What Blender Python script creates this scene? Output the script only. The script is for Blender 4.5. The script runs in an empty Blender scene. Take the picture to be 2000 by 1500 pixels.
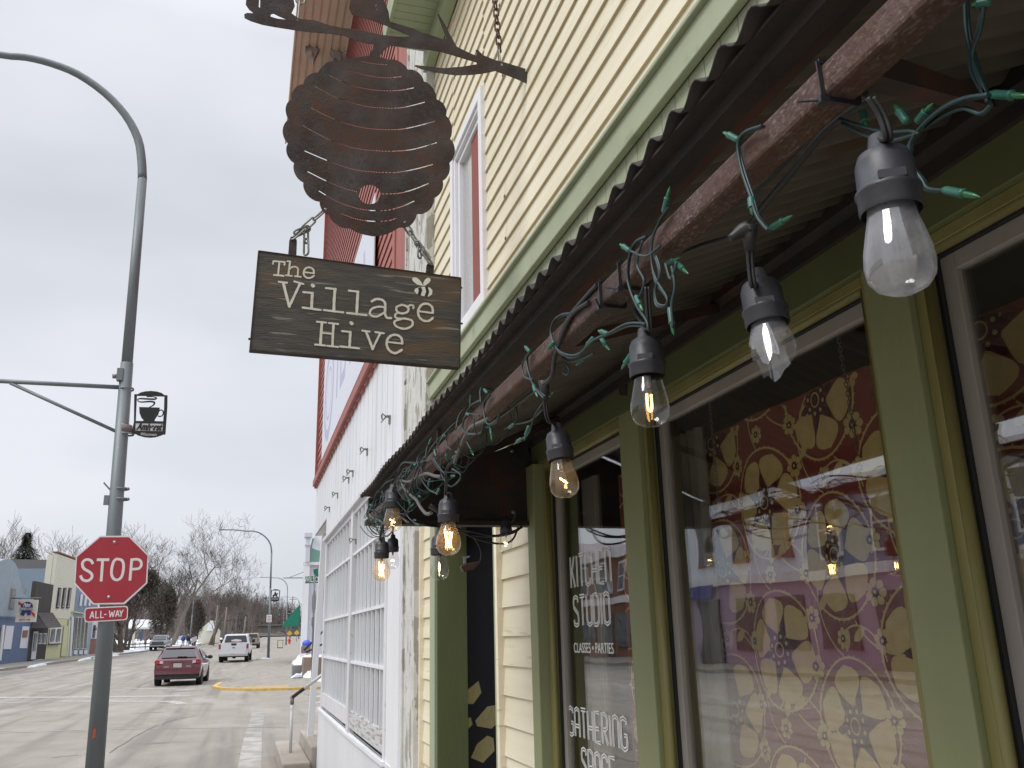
import bpy, bmesh, math, random
from mathutils import Vector, Matrix
R = math.radians
sc = bpy.context.scene
# ------------------------------------------------------------------ camera
F = 1700.0; CXp, CYp = 1000.0, 750.0; EYE = Vector((0, 0, 1.6))
dY = Vector((472-CXp, -(1253-CYp), -F)).normalized()
_a = (472-CXp, 1253-CYp); _bx = 850-CXp; _by = -(F*F+_a[0]*_bx)/_a[1]
dZ = Vector((_bx, -_by, -F)).normalized()
dX = dY.cross(dZ)
Rm = Matrix((dX, dY, dZ))                      # world = Rm @ camera
cam = bpy.data.cameras.new('camera'); camo = bpy.data.objects.new('camera', cam)
sc.collection.objects.link(camo); sc.camera = camo
cam.sensor_width = 36; cam.lens = F/2000*36; cam.clip_end = 3000; cam.clip_start = .02
camo.matrix_world = Matrix.Translation(EYE) @ Rm.to_4x4()
# ------------------------------------------------------------------ sky and light (overcast)
SUN_EL, SUN_AZ = 48, 250
w = bpy.data.worlds.new('World'); sc.world = w; w.use_nodes = True
nt = w.node_tree; nt.nodes.clear(); N = nt.nodes.new; Lk = nt.links.new
out = N('ShaderNodeOutputWorld'); mx = N('ShaderNodeMixShader'); b1 = N('ShaderNodeBackground'); b2 = N('ShaderNodeBackground')
sky = N('ShaderNodeTexSky'); sky.sky_type = 'NISHITA'; sky.sun_disc = False
sky.sun_elevation = R(SUN_EL); sky.sun_rotation = R(SUN_AZ)
b1.inputs[1].default_value = .1; Lk(sky.outputs[0], b1.inputs[0])
tc = N('ShaderNodeTexCoord'); mp = N('ShaderNodeMapping'); mp.inputs['Scale'].default_value = (1, 1, 2.6)
nz = N('ShaderNodeTexNoise'); nz.inputs['Scale'].default_value = 1.9; nz.inputs['Detail'].default_value = 4; nz.inputs['Roughness'].default_value = .45
rp = N('ShaderNodeValToRGB'); rp.color_ramp.elements[0].position = .33; rp.color_ramp.elements[0].color = (.475, .497, .54, 1)
rp.color_ramp.elements[1].position = .68; rp.color_ramp.elements[1].color = (.62, .635, .68, 1)
Lk(tc.outputs['Generated'], mp.inputs[0]); Lk(mp.outputs[0], nz.inputs[0]); Lk(nz.outputs[0], rp.inputs[0])
sx = N('ShaderNodeSeparateXYZ'); Lk(tc.outputs['Generated'], sx.inputs[0])
mr = N('ShaderNodeMapRange'); mr.inputs['From Min'].default_value = .60; mr.inputs['From Max'].default_value = 1
mr.inputs['To Min'].default_value = 1.0; mr.inputs['To Max'].default_value = 3.2; Lk(sx.outputs[2], mr.inputs[0])
Lk(rp.outputs[0], b2.inputs[0]); Lk(mr.outputs[0], b2.inputs[1])
mx.inputs[0].default_value = .96; Lk(b1.outputs[0], mx.inputs[1]); Lk(b2.outputs[0], mx.inputs[2]); Lk(mx.outputs[0], out.inputs[0])
sun = bpy.data.lights.new('sun', 'SUN'); sun.energy = 1.5; sun.angle = R(25); sun.color = (1, .97, .93)
so = bpy.data.objects.new('sun', sun); sc.collection.objects.link(so)
_az = R(SUN_AZ); sd = Vector((math.sin(_az)*math.cos(R(SUN_EL)), math.cos(_az)*math.cos(R(SUN_EL)), math.sin(R(SUN_EL))))
so.rotation_euler = sd.to_track_quat('Z', 'Y').to_euler()
sc.view_settings.view_transform = 'Standard'; sc.view_settings.look = 'None'
sc.view_settings.exposure = 0.45; sc.view_settings.gamma = 1; sc.view_settings.use_curve_mapping = False
# ------------------------------------------------------------------ helpers
rnd = random.Random(7)
def ray(x, y): return Rm @ Vector((x-CXp, -(y-CYp), -F))
def aX(x, y, X): d = ray(x, y); return EYE + d*(X/d.x)
def aY(x, y, Y): d = ray(x, y); return EYE + d*(Y/d.y)
def aZ(x, y, Z): d = ray(x, y); return EYE + d*((Z-EYE.z)/d.z)
def aL(x, y, off=-21.6): d = ray(x, y); Y = off/((d.x/d.y)-.0615); return EYE + d*(Y/d.y)
def aP(x, y, p, n): d = ray(x, y); return EYE + d*((Vector(p)-EYE).dot(n)/d.dot(n))
def V(*a): return Vector(a)
MATS = {}
def mat(name, col, rough=.7, col2=None, nscale=8, stretch=(1, 1, 1), bump=0, bscale=None, metal=0, spec=.5, lo=.35, hi=.65, detail=6, emit=None, estr=0, coat=0, layers=()):
    """principled material; layers: extra (colour, noise scale, stretch, threshold, softness) patches"""
    m = bpy.data.materials.new(name); m.use_nodes = True; t = m.node_tree; bs = t.nodes['Principled BSDF']
    bs.inputs['Base Color'].default_value = (*col, 1); bs.inputs['Roughness'].default_value = rough
    bs.inputs['Metallic'].default_value = metal; bs.inputs['Specular IOR Level'].default_value = spec
    bs.inputs['Coat Weight'].default_value = coat
    n = t.nodes.new; l = t.links.new
    if col2 or bump or layers:
        c = n('ShaderNodeTexCoord'); mpp = n('ShaderNodeMapping'); mpp.inputs['Scale'].default_value = stretch; l(c.outputs['Object'], mpp.inputs[0])
        no = n('ShaderNodeTexNoise'); no.inputs['Scale'].default_value = nscale; no.inputs['Detail'].default_value = detail; l(mpp.outputs[0], no.inputs[0])
    last = None
    if col2:
        r = n('ShaderNodeValToRGB'); r.color_ramp.elements[0].position = lo; r.color_ramp.elements[1].position = hi
        r.color_ramp.elements[0].color = (*col, 1); r.color_ramp.elements[1].color = (*col2, 1); l(no.outputs[0], r.inputs[0]); last = r.outputs[0]
    hsum = None
    for (lc, ls, lst, th, soft) in layers:
        m2 = n('ShaderNodeMapping'); m2.inputs['Scale'].default_value = lst; m2.inputs['Location'].default_value = (ls*.37, ls*.11, ls*.23); l(c.outputs['Object'], m2.inputs[0])
        n2 = n('ShaderNodeTexNoise'); n2.inputs['Scale'].default_value = ls; n2.inputs['Detail'].default_value = 7; l(m2.outputs[0], n2.inputs[0])
        r2 = n('ShaderNodeMapRange'); r2.inputs['From Min'].default_value = th-soft; r2.inputs['From Max'].default_value = th+soft; l(n2.outputs[0], r2.inputs[0])
        mixn = n('ShaderNodeMix'); mixn.data_type = 'RGBA'; l(r2.outputs[0], mixn.inputs[0])
        if last: l(last, mixn.inputs[6])
        else: mixn.inputs[6].default_value = (*col, 1)
        mixn.inputs[7].default_value = (*lc, 1); last = mixn.outputs[2]; hsum = r2.outputs[0]
    if last: l(last, bs.inputs['Base Color'])
    if bump:
        nb = n('ShaderNodeTexNoise'); nb.inputs['Scale'].default_value = bscale or nscale*4; nb.inputs['Detail'].default_value = 6; l(mpp.outputs[0], nb.inputs[0])
        bp = n('ShaderNodeBump'); bp.inputs['Strength'].default_value = bump; bp.inputs['Distance'].default_value = .01; l(nb.outputs[0], bp.inputs['Height']); l(bp.outputs[0], bs.inputs['Normal'])
    if emit: bs.inputs['Emission Color'].default_value = (*emit, 1); bs.inputs['Emission Strength'].default_value = estr
    MATS[name] = m; return m
def glass(name, ior=1.5, tint=(1, 1, 1), rough=0.0, haze=0, hazecol=(.6, .6, .62), wob=0):
    m = bpy.data.materials.new(name); m.use_nodes = True; t = m.node_tree; t.nodes.clear(); n = t.nodes.new; l = t.links.new
    o = n('ShaderNodeOutputMaterial'); tr = n('ShaderNodeBsdfTransparent'); tr.inputs[0].default_value = (*tint, 1)
    g = n('ShaderNodeBsdfGlossy'); g.inputs['Roughness'].default_value = rough; g.inputs[0].default_value = (1, 1, 1, 1)
    mi = n('ShaderNodeMixShader'); F0 = ((ior-1)/(ior+1))**2
    lw = n('ShaderNodeLayerWeight'); lw.inputs[0].default_value = .5; pw = n('ShaderNodeMath'); pw.operation = 'POWER'; pw.inputs[1].default_value = 5; l(lw.outputs['Facing'], pw.inputs[0])
    f = n('ShaderNodeMath'); f.operation = 'MULTIPLY_ADD'; f.inputs[1].default_value = 1-F0; f.inputs[2].default_value = F0; l(pw.outputs[0], f.inputs[0])
    if wob:
        c = n('ShaderNodeTexCoord'); no = n('ShaderNodeTexNoise'); no.inputs['Scale'].default_value = 5; no.inputs['Detail'].default_value = 1; l(c.outputs['Object'], no.inputs[0])
        bp = n('ShaderNodeBump'); bp.inputs['Strength'].default_value = wob; bp.inputs['Distance'].default_value = .01; l(no.outputs[0], bp.inputs['Height']); l(bp.outputs[0], g.inputs['Normal'])
    l(f.outputs[0], mi.inputs[0]); l(tr.outputs[0], mi.inputs[1]); l(g.outputs[0], mi.inputs[2]); last = mi.outputs[0]
    if haze:
        d = n('ShaderNodeBsdfDiffuse'); d.inputs[0].default_value = (*hazecol, 1); tl = n('ShaderNodeBsdfTranslucent'); tl.inputs[0].default_value = (*hazecol, 1)
        a = n('ShaderNodeMixShader'); l(d.outputs[0], a.inputs[1]); l(tl.outputs[0], a.inputs[2]); mm = n('ShaderNodeMixShader')
        c = n('ShaderNodeTexCoord'); no = n('ShaderNodeTexNoise'); no.inputs['Scale'].default_value = 25; l(c.outputs['Object'], no.inputs[0])
        r = n('ShaderNodeMapRange'); r.inputs['From Min'].default_value = .35; r.inputs['From Max'].default_value = .65; r.inputs['To Min'].default_value = haze*.3; r.inputs['To Max'].default_value = haze; l(no.outputs[0], r.inputs[0])
        l(r.outputs[0], mm.inputs[0]); l(last, mm.inputs[1]); l(a.outputs[0], mm.inputs[2]); last = mm.outputs[0]
    l(last, o.inputs[0]); MATS[name] = m; return m
def emis(name, col, s):
    m = bpy.data.materials.new(name); m.use_nodes = True; t = m.node_tree; t.nodes.clear()
    o = t.nodes.new('ShaderNodeOutputMaterial'); e = t.nodes.new('ShaderNodeEmission'); e.inputs[0].default_value = (*col, 1); e.inputs[1].default_value = s; t.links.new(e.outputs[0], o.inputs[0]); MATS[name] = m; return m

def tag(o, label, cat, group=None):
    o['label'] = label; o['category'] = cat
    if group: o['group'] = group
    return o
def thing(name, label, cat, loc=(0, 0, 0), group=None, rz=0):
    o = bpy.data.objects.new(name, None); sc.collection.objects.link(o); o.location = loc; o.rotation_euler = (0, 0, rz); o.empty_display_size = .1
    return tag(o, label, cat, group)
def wloc(p):
    v = Vector((0, 0, 0))
    while p: v += p.location; p = p.parent
    return v
class MB:
    def __init__(s): s.v = []; s.f = []; s.m = []; s.sm = []
    def add(s, vs, fs, mi=0, smooth=False):
        b = len(s.v); s.v += [Vector(v) for v in vs]
        for f in fs: s.f.append([b+i for i in f]); s.m.append(mi); s.sm.append(smooth)
    def box(s, x0, x1, y0, y1, z0, z1, mi=0):
        x0, x1 = min(x0, x1), max(x0, x1); y0, y1 = min(y0, y1), max(y0, y1); z0, z1 = min(z0, z1), max(z0, z1)
        s.add([(x, y, z) for x in (x0, x1) for y in (y0, y1) for z in (z0, z1)], [(0, 1, 3, 2), (4, 6, 7, 5), (0, 4, 5, 1), (2, 3, 7, 6), (0, 2, 6, 4), (1, 5, 7, 3)], mi)
    def obox(s, c, ax, ay, az, mi=0):       # oriented box: centre and half axes
        c = Vector(c); ax = Vector(ax); ay = Vector(ay); az = Vector(az)
        s.add([c+i*ax+j*ay+k*az for i in (-1, 1) for j in (-1, 1) for k in (-1, 1)], [(0, 1, 3, 2), (4, 6, 7, 5), (0, 4, 5, 1), (2, 3, 7, 6), (0, 2, 6, 4), (1, 5, 7, 3)], mi)
    def bar(s, a, b, w, h=None, mi=0, up=(0, 0, 1)):
        a = Vector(a); b = Vector(b); h = h or w; d = (b-a); c = (a+b)/2; dn = d.normalized(); u = Vector(up)
        if abs(dn.dot(u)) > .95: u = Vector((1, 0, 0))
        sd_ = dn.cross(u).normalized(); u2 = sd_.cross(dn); s.obox(c, d/2, sd_*w/2, u2*h/2, mi)
    def prism(s, pts, d, mi=0, mi2=None):     # polygon extruded by vector d
        pts = [Vector(p) for p in pts]; d = Vector(d); n = len(pts)
        s.add(pts+[p+d for p in pts], [list(range(n))], mi)
        b = len(s.v)-2*n
        s.f.append([b+n+i for i in reversed(range(n))]); s.m.append(mi if mi2 is None else mi2); s.sm.append(False)
        for i in range(n): s.f.append([b+i, b+(i+1) % n, b+n+(i+1) % n, b+n+i]); s.m.append(mi if mi2 is None else mi2); s.sm.append(False)
    def poly(s, pts, mi=0): s.add(pts, [list(range(len(pts)))], mi)
    def tube(s, path, r, n=8, mi=0, caps=True, sm=True):
        path = [Vector(p) for p in path]; k = len(path); rs = r if hasattr(r, '__len__') else [r]*k
        prev = None; base = len(s.v)
        for i, p in enumerate(path):
            t = (path[min(i+1, k-1)]-path[max(i-1, 0)]);
            if t.length < 1e-9: t = Vector((0, 0, 1))
            t.normalize()
            if prev is None:
                u = Vector((0, 0, 1)) if abs(t.z) < .9 else Vector((1, 0, 0)); a = t.cross(u).normalized()
            else:
                a = (prev-t*prev.dot(t));
                if a.length < 1e-6: a = t.cross(Vector((0, 0, 1)))
                a.normalize()
            prev = a; b = t.cross(a)
            for j in range(n):
                q = 2*math.pi*j/n; s.v.append(p+(a*math.cos(q)+b*math.sin(q))*rs[i])
        for i in range(k-1):
            for j in range(n):
                s.f.append([base+i*n+j, base+i*n+(j+1) % n, base+(i+1)*n+(j+1) % n, base+(i+1)*n+j]); s.m.append(mi); s.sm.append(sm)
        if caps:
            s.f.append([base+j for j in reversed(range(n))]); s.m.append(mi); s.sm.append(False)
            s.f.append([base+(k-1)*n+j for j in range(n)]); s.m.append(mi); s.sm.append(False)
    def lathe(s, prof, n=20, mi=0, o=(0, 0, 0), ax=(0, 0, 1), sm=True):   # prof: (r, z) along axis
        o = Vector(o); ax = Vector(ax).normalized(); u = Vector((1, 0, 0)) if abs(ax.x) < .9 else Vector((0, 1, 0)); a = ax.cross(u).normalized(); b = ax.cross(a)
        base = len(s.v); k = len(prof)
        for (r, z) in prof:
            for j in range(n):
                q = 2*math.pi*j/n; s.v.append(o+ax*z+(a*math.cos(q)+b*math.sin(q))*max(r, 1e-5))
        for i in range(k-1):
            for j in range(n):
                s.f.append([base+i*n+j, base+i*n+(j+1) % n, base+(i+1)*n+(j+1) % n, base+(i+1)*n+j]); s.m.append(mi); s.sm.append(sm)
    def blob(s, c, r, mi=0, n=8, jit=.0, rg=None):
        rg = rg or rnd; c = Vector(c); r = Vector(r) if hasattr(r, '__len__') else Vector((r, r, r)); base = len(s.v); m_ = n//2+1
        for i in range(m_):
            th = math.pi*i/(m_-1)
            for j in range(n):
                ph = 2*math.pi*j/n; k = 1+rg.uniform(-jit, jit)
                s.v.append(c+Vector((math.sin(th)*math.cos(ph)*r.x, math.sin(th)*math.sin(ph)*r.y, math.cos(th)*r.z))*k)
        for i in range(m_-1):
            for j in range(n): s.f.append([base+i*n+j, base+(i+1)*n+j, base+(i+1)*n+(j+1) % n, base+i*n+(j+1) % n]); s.m.append(mi); s.sm.append(True)
    def build(s, name, mats, parent=None, local=False, bevel=0, kind=None, solid=0):
        me = bpy.data.meshes.new(name); off = Vector((0, 0, 0)) if (local or not parent) else wloc(parent)
        me.from_pydata([v-off for v in s.v], [], s.f)
        mats = mats if isinstance(mats, (list, tuple)) else [mats]
        for m in mats: me.materials.append(MATS[m] if isinstance(m, str) else m)
        me.polygons.foreach_set('material_index', s.m); me.polygons.foreach_set('use_smooth', s.sm); me.update()
        bm = bmesh.new(); bm.from_mesh(me); bmesh.ops.recalc_face_normals(bm, faces=bm.faces); bm.to_mesh(me); bm.free()
        o = bpy.data.objects.new(name, me); sc.collection.objects.link(o)
        if parent: o.parent = parent
        if bevel:
            b = o.modifiers.new('b', 'BEVEL'); b.width = bevel; b.segments = 2; b.limit_method = 'ANGLE'
        if solid:
            b = o.modifiers.new('s', 'SOLIDIFY'); b.thickness = solid
        if kind: o['kind'] = kind
        return o
def copy_tree(o, parent=None):
    c = o.copy(); sc.collection.objects.link(c); c.parent = parent
    for ch in list(o.children): copy_tree(ch, c)
    return c
def flatcurve(name, polys, frame, thick, m, parent, off=0.0):
    """filled planar polygons (with holes) given as 3-D points in a plane; frame=(origin, ex, ey, n)"""
    o_, ex, ey, n_ = frame
    cu = bpy.data.curves.new(name, 'CURVE'); cu.dimensions = '2D'; cu.fill_mode = 'BOTH'; cu.extrude = thick/2
    for P in polys:
        sp = cu.splines.new('POLY'); sp.points.add(len(P)-1)
        for i, p in enumerate(P):
            q = p if len(p) == 2 else ((Vector(p)-o_).dot(ex), (Vector(p)-o_).dot(ey))
            sp.points[i].co = (q[0], q[1], 0, 1)
        sp.use_cyclic_u = True
    return curve_to_obj(name, cu, frame, m, parent, off)
def curve_to_obj(name, cu, frame, m, parent, off=0.0):
    o_, ex, ey, n_ = frame
    t = bpy.data.objects.new('tmp', cu); sc.collection.objects.link(t); dg = bpy.context.evaluated_depsgraph_get(); dg.update()
    me = bpy.data.meshes.new_from_object(t.evaluated_get(dg)); bpy.data.objects.remove(t)
    po = wloc(parent) if parent else Vector((0, 0, 0))
    for v in me.vertices:
        c = v.co.copy(); v.co = o_+ex*c.x+ey*c.y+n_*(c.z+off)-po
    me.materials.clear(); me.materials.append(MATS[m]); me.name = name
    ob = bpy.data.objects.new(name, me); sc.collection.objects.link(ob)
    if parent: ob.parent = parent
    return ob
def text(name, body, frame, size, m, parent, width=None, thick=.002, off=.001, shear=0, align='CENTER', bold=0):
    cu = bpy.data.curves.new(name, 'FONT'); cu.body = body; cu.size = size; cu.extrude = thick/2; cu.shear = shear; cu.align_x = align; cu.align_y = 'CENTER'; cu.offset = bold
    t = bpy.data.objects.new('tmp', cu); sc.collection.objects.link(t); dg = bpy.context.evaluated_depsgraph_get(); dg.update()
    wd = t.dimensions.x; bpy.data.objects.remove(t)
    f = frame
    if width and wd > 0: f = (frame[0], frame[1]*(width/wd), frame[2], frame[3])
    return curve_to_obj(name, cu, f, m, parent, off)
def smoothpath(P, k=4, closed=False):
    P = [Vector(p) for p in P]; n = len(P); out_ = []
    if n < 3: return P
    for i in range(n-1 if not closed else n):
        p0 = P[i-1] if (i > 0 or closed) else P[0]; p1 = P[i]; p2 = P[(i+1) % n]; p3 = P[(i+2) % n] if (i+2 < n or closed) else P[-1]
        for j in range(k):
            t = j/k; out_.append(.5*((2*p1)+(p2-p0)*t+(2*p0-5*p1+4*p2-p3)*t*t+(3*p1-p0-3*p2+p3)*t**3))
    if not closed: out_.append(P[-1])
    return out_
def ribbon(mb, P, w, n_, lift=0, mi=0, cap=True, closed=False):
    """flat stroke of width w (scalar or list) along 3-D path P lying in the plane with normal n_"""
    P = [Vector(p)+n_*lift for p in P]; k = len(P); ws = w if hasattr(w, '__len__') else [w]*k; base = len(mb.v)
    for i in range(k):
        if closed: t = P[(i+1) % k]-P[i-1]
        else: t = P[min(i+1, k-1)]-P[max(i-1, 0)]
        s_ = n_.cross(t).normalized()*ws[i]/2; mb.v += [P[i]-s_, P[i]+s_]
    for i in range(k-1 if not closed else k):
        j = (i+1) % k
        mb.f.append([base+2*i, base+2*j, base+2*j+1, base+2*i+1]); mb.m.append(mi); mb.sm.append(False)
    if cap and not closed:
        for i, sgn in ((0, -1), (k-1, 1)):
            t = (P[1]-P[0]).normalized()*-1 if i == 0 else (P[-1]-P[-2]).normalized(); s_ = n_.cross(t).normalized(); c = P[i]+n_*3e-5
            q = [c+(s_*math.cos(a)+t*math.sin(a))*ws[i]/2 for a in [math.pi*j/6 for j in range(7)]]
            mb.add(q, [list(range(7))], mi)
def interp(T, x):
    for (a, b), (c, d) in zip(T, T[1:]):
        if x <= c: return b+(d-b)*(x-a)/(c-a) if c > a else b
    return T[-1][1]
H_T = [(-200, -.1), (35, -.1), (67, .2), (120, .71), (185, 1.15), (250, 2.3), (350, 3.3), (500, 5), (1500, 16)]
def hz(y): return interp(H_T, y)
KR = lambda y: -3.4+.0615*y          # right kerb line (X at Y)
KL = lambda y: -18.4+.0615*y         # left kerb line
FL = lambda y: -21.6+.0615*y         # left building line
# ------------------------------------------------------------------ materials
mat('asphalt', (.275, .245, .207), .9, (.33, .30, .255), 1.2, bump=.35, bscale=120, layers=[((.205, .185, .16), 1.4, (1.6, .05, 1), .56, .07), ((.38, .35, .31), .9, (1, .25, 1), .58, .08), ((.16, .15, .135), 1.1, (.5, .8, 1), .68, .03), ((.21, .195, .175), 110, (1, 1, 1), .55, .06)])
mat('concrete', (.33, .29, .245), .9, (.40, .36, .31), 2, bump=.2, bscale=60, layers=[((.24, .22, .2), 9, (1, 1, 1), .66, .05)])
mat('kerb_concrete', (.25, .225, .19), .9, (.31, .28, .24), 3, bump=.2)
mat('yellow_paint', (.52, .33, .06), .7, (.60, .42, .12), 6, bump=.1, layers=[((.32, .27, .2), 9, (1, 1, 1), .62, .04)])
mat('road_paint', (.52, .50, .47), .8, (.40, .38, .35), 5, lo=.4, hi=.6, layers=[((.26, .245, .22), 14, (1, 1, 1), .54, .05)])
mat('snow', (.80, .82, .86), .8, (.66, .68, .72), 2, bump=.5, bscale=4, layers=[((.42, .40, .37), 3, (1, 1, 1), .68, .05)])
mat('salt_stain', (.35, .335, .31), .9, (.27, .255, .23), 2.5, lo=.42, hi=.58)
mat('rust', (.040, .025, .020), .8, (.075, .062, .060), 7, lo=.42, hi=.62, bump=.35, bscale=160, metal=.25, layers=[((.085, .038, .022), 5, (1, 1, 1), .60, .12), ((.045, .045, .05), 60, (1, 1, 1), .58, .06)])
mat('rust_red', (.070, .034, .025), .6, (.105, .062, .05), 30, lo=.4, hi=.68, bump=.35, bscale=130, metal=.2, layers=[((.22, .17, .15), 330, (1, .5, 1), .60, .07), ((.085, .04, .028), 9, (1, 1, 1), .52, .10), ((.30, .26, .25), 3.2, (1, 1, 1), .70, .05), ((.05, .032, .03), 6, (1, 1, 1), .62, .08)])
mat('dark_steel', (.018, .016, .015), .7, (.035, .025, .02), 12, bump=.2, layers=[((.06, .02, .012), 6, (1, 1, 1), .62, .08)])
mat('soffit_metal', (.085, .073, .058), .75, (.115, .10, .08), 5, bump=.15, layers=[((.07, .04, .025), 4, (1, 1, 1), .66, .08)])
mat('galv_edge', (.045, .042, .04), .6, (.10, .095, .09), 9, metal=.5, bump=.1)
mat('sign_wood', (.040, .036, .033), .62, (.075, .064, .052), 5, (1.4, 1.4, 16), bump=.3, bscale=20, layers=[((.115, .065, .028), 4.5, (.8, .8, 2.2), .61, .09), ((.20, .185, .16), 24, (.25, .25, 3.5), .665, .03)])
mat('sign_letter', (.66, .63, .55), .7, (.58, .545, .46), 16)
mat('sign_white', (.70, .68, .60), .7); mat('black', (.012, .012, .013), .6); mat('steel_link', (.30, .30, .30), .45, (.2, .19, .18), 20, metal=.7)
mat('rust_chain', (.075, .04, .03), .8, (.13, .08, .06), 50, metal=.3)
mat('cream_siding', (.70, .635, .465), .6, (.76, .70, .54), 3, (1, .4, 6), bump=.08, bscale=30, layers=[((.52, .45, .31), 11, (1, .25, 5), .68, .06)])
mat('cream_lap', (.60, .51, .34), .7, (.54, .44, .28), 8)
mat('sage_paint', (.27, .315, .19), .65, (.30, .35, .22), 4, bump=.1, bscale=60, layers=[((.24, .24, .15), 16, (1, 1, 1), .70, .03)])
mat('sage_light', (.33, .365, .245), .65, (.37, .405, .28), 4, (1, 1, .3), bump=.1, bscale=50, layers=[((.28, .32, .2), 9, (1, 1, 1), .67, .04)])
mat('moss_paint', (.10, .115, .045), .6, (.115, .13, .052), 6, (1, 1, .3), bump=.12, bscale=60, layers=[((.11, .12, .05), 22, (1, 1, 1), .70, .03)])
mat('post_green', (.225, .245, .12), .6, (.25, .27, .14), 5, (1, 1, .25), bump=.15, bscale=70, layers=[((.15, .16, .08), 30, (1, 1, .3), .72, .03)])
mat('olive_paint', (.20, .18, .06), .45, (.24, .215, .08), 9, (1, 1, .3), bump=.15, bscale=70)
mat('sash_grey', (.28, .255, .23), .7, (.32, .295, .265), 9, (1, 1, .2))
mat('gap', (.02, .02, .022), .8)
mat('white_vinyl', (.74, .745, .775), .5, (.79, .795, .82), 3, (1, 1, .3))
mat('white_metal', (.68, .69, .72), .45, (.75, .76, .79), 1.4, (1, 1, .25), layers=[((.55, .55, .55), 3, (1, 2, .2), .66, .06), ((.42, .38, .33), 9, (1, 2, .25), .72, .03)])
mat('white_trim', (.62, .62, .64), .55, (.70, .70, .72), 4, (1, 1, .2), layers=[((.38, .36, .33), 20, (1, 1, .5), .66, .03)])
mat('peel_paint', (.52, .52, .49), .8, (.60, .60, .56), 6, bump=.5, bscale=28, layers=[((.34, .32, .28), 6.5, (1, 1.6, .6), .56, .006), ((.20, .15, .12), 18, (1, 1, .7), .67, .01)])
mat('weather_wood', (.55, .55, .55), .8, (.32, .29, .27), 9, (1, .5, 5), bump=.5, bscale=30, lo=.5, hi=.62)
mat('barn_red', (.31, .085, .062), .55, (.36, .11, .085), 5, (1, 1, .3))
mat('banner_white', (.66, .68, .76), .5); mat('banner_print', (.45, .47, .62), .6)
mat('tan_metal', (.50, .41, .31), .6, (.56, .46, .35), 3)
mat('corbel_wood', (.33, .29, .28), .85, (.17, .13, .12), 14, (1, 1, .4), bump=.5, lo=.45, hi=.6)
mat('rubber', (.030, .030, .036), .45, (.038, .038, .045), 30, bump=.05); mat('cord', (.022, .021, .022), .5); mat('cord_grey', (.10, .095, .09), .5)
mat('fairy_green', (.02, .115, .082), .4, (.035, .15, .11), 60); mat('fairy_wire', (.011, .032, .032), .45, (.022, .05, .055), 40); mat('fairy_bulb', (.03, .14, .06), .15); mat('fairy_tip', (.45, .55, .40), .3)
mat('ziptie', (.02, .02, .024), .4); mat('brass', (.5, .4, .2), .4, metal=1)
glass('bulb_glass', 1.75, (.93, .93, .93)); glass('bulb_glass_amber', 1.7, (.97, .90, .80), haze=.10, hazecol=(.9, .7, .4)); glass('bulb_glass_shard', 2.2, (.9, .9, .92), haze=.22, hazecol=(.75, .75, .80)); glass('bulb_glass_hazy', 2.1, (.88, .88, .90), haze=.34, hazecol=(.75, .75, .80))
glass('upper_glass', 1.35, (.95, .95, .95)); glass('window_glass', 2.45, (.92, .94, .93), wob=.06); glass('pane_old', 1.7, (.80, .82, .83), wob=.10); glass('car_glass', 1.9, (.15, .17, .17))
emis('filament', (1.0, .48, .10), 9.0); emis('filament_hot', (1.0, .60, .20), 24.0)
mat('curtain_red', (.36, .078, .068), .95, (.30, .062, .055), 6, bump=.2, bscale=200); mat('curtain_gold', (.86, .62, .27), .95, (.78, .55, .22), 40, bump=.2, bscale=200)
mat('curtain_plum', (.11, .022, .03), .95); mat('drape_grey', (.42, .38, .34), .95)
mat('interior', (.035, .032, .03), .9); mat('door_black', (.006, .006, .008), .9, spec=.05); mat('hex_gold', (.12, .098, .035), .5, (.085, .07, .025), 30)
mat('letter_white', (.88, .88, .88), .5)
mat('pole_grey', (.15, .175, .185), .5, (.175, .20, .21), 6, (1, 1, .3), metal=.2, layers=[((.30, .32, .32), 40, (1, 1, .4), .73, .03)])
mat('stop_red', (.33, .016, .028), .3, (.36, .024, .038), 3); mat('reflective_white', (.68, .67, .66), .4); mat('bolt', (.5, .48, .46), .35, metal=.5)
mat('tar', (.03, .03, .03), .7); mat('red_spot', (.4, .07, .03), .7)
# ------------------------------------------------------------------ CAFE BUILDING
FX = 1.03
cafe = thing('cafe_building', 'cream clapboard building with sage green storefront under the corrugated awning', 'building', (1.6, 2.4, -.1))
jr = random.Random(5)
def laps(mb, y0, y1, z0, z1, e=.103, x=FX, pro=.0105):
    z = z0
    while z < z1-.01:
        zt = min(z+e, z1); k = (zt-z)/e
        mb.add([(x-pro, y0, z), (x-pro, y1, z), (x-pro*(1-k), y1, zt), (x-pro*(1-k), y0, zt)], [(0, 1, 2, 3)], 0)      # face
        mb.add([(x-pro, y0, z), (x, y0, z), (x-pro*(1-k), y0, zt)], [(0, 1, 2)], 0)
        if y1-y0 > 2:
            jy = y0+jr.uniform(.4, 3.6)
            while jy < y1: mb.add([(x-pro-.0006, jy, z-.001), (x-pro-.0006, jy+.004, z-.001), (x-.0006-pro*(1-k), jy+.004, zt), (x-.0006-pro*(1-k), jy, zt)], [(0, 1, 2, 3)], 1); mb.box(x-pro-.003, x-pro, jy-.006, jy+.007, z, z+.012, 2); jy += jr.uniform(3.0, 3.8)
        mb.add([(x-pro, y0, z), (x-pro, y1, z), (x+.001, y1, z), (x+.001, y0, z)], [(0, 1, 2, 3)], 1)  # underside in the darker second material, lap shadow put into the colour
        z += e
WY0, WY1, WZ0, WZ1 = 3.70, 4.40, 3.115, 4.29           # upstairs window
m_ = MB()
laps(m_, -3, WY0, 3.075, 5.42); laps(m_, WY1, 4.95, 3.075, 5.42); laps(m_, WY0, WY1, WZ1, 5.42)
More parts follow.
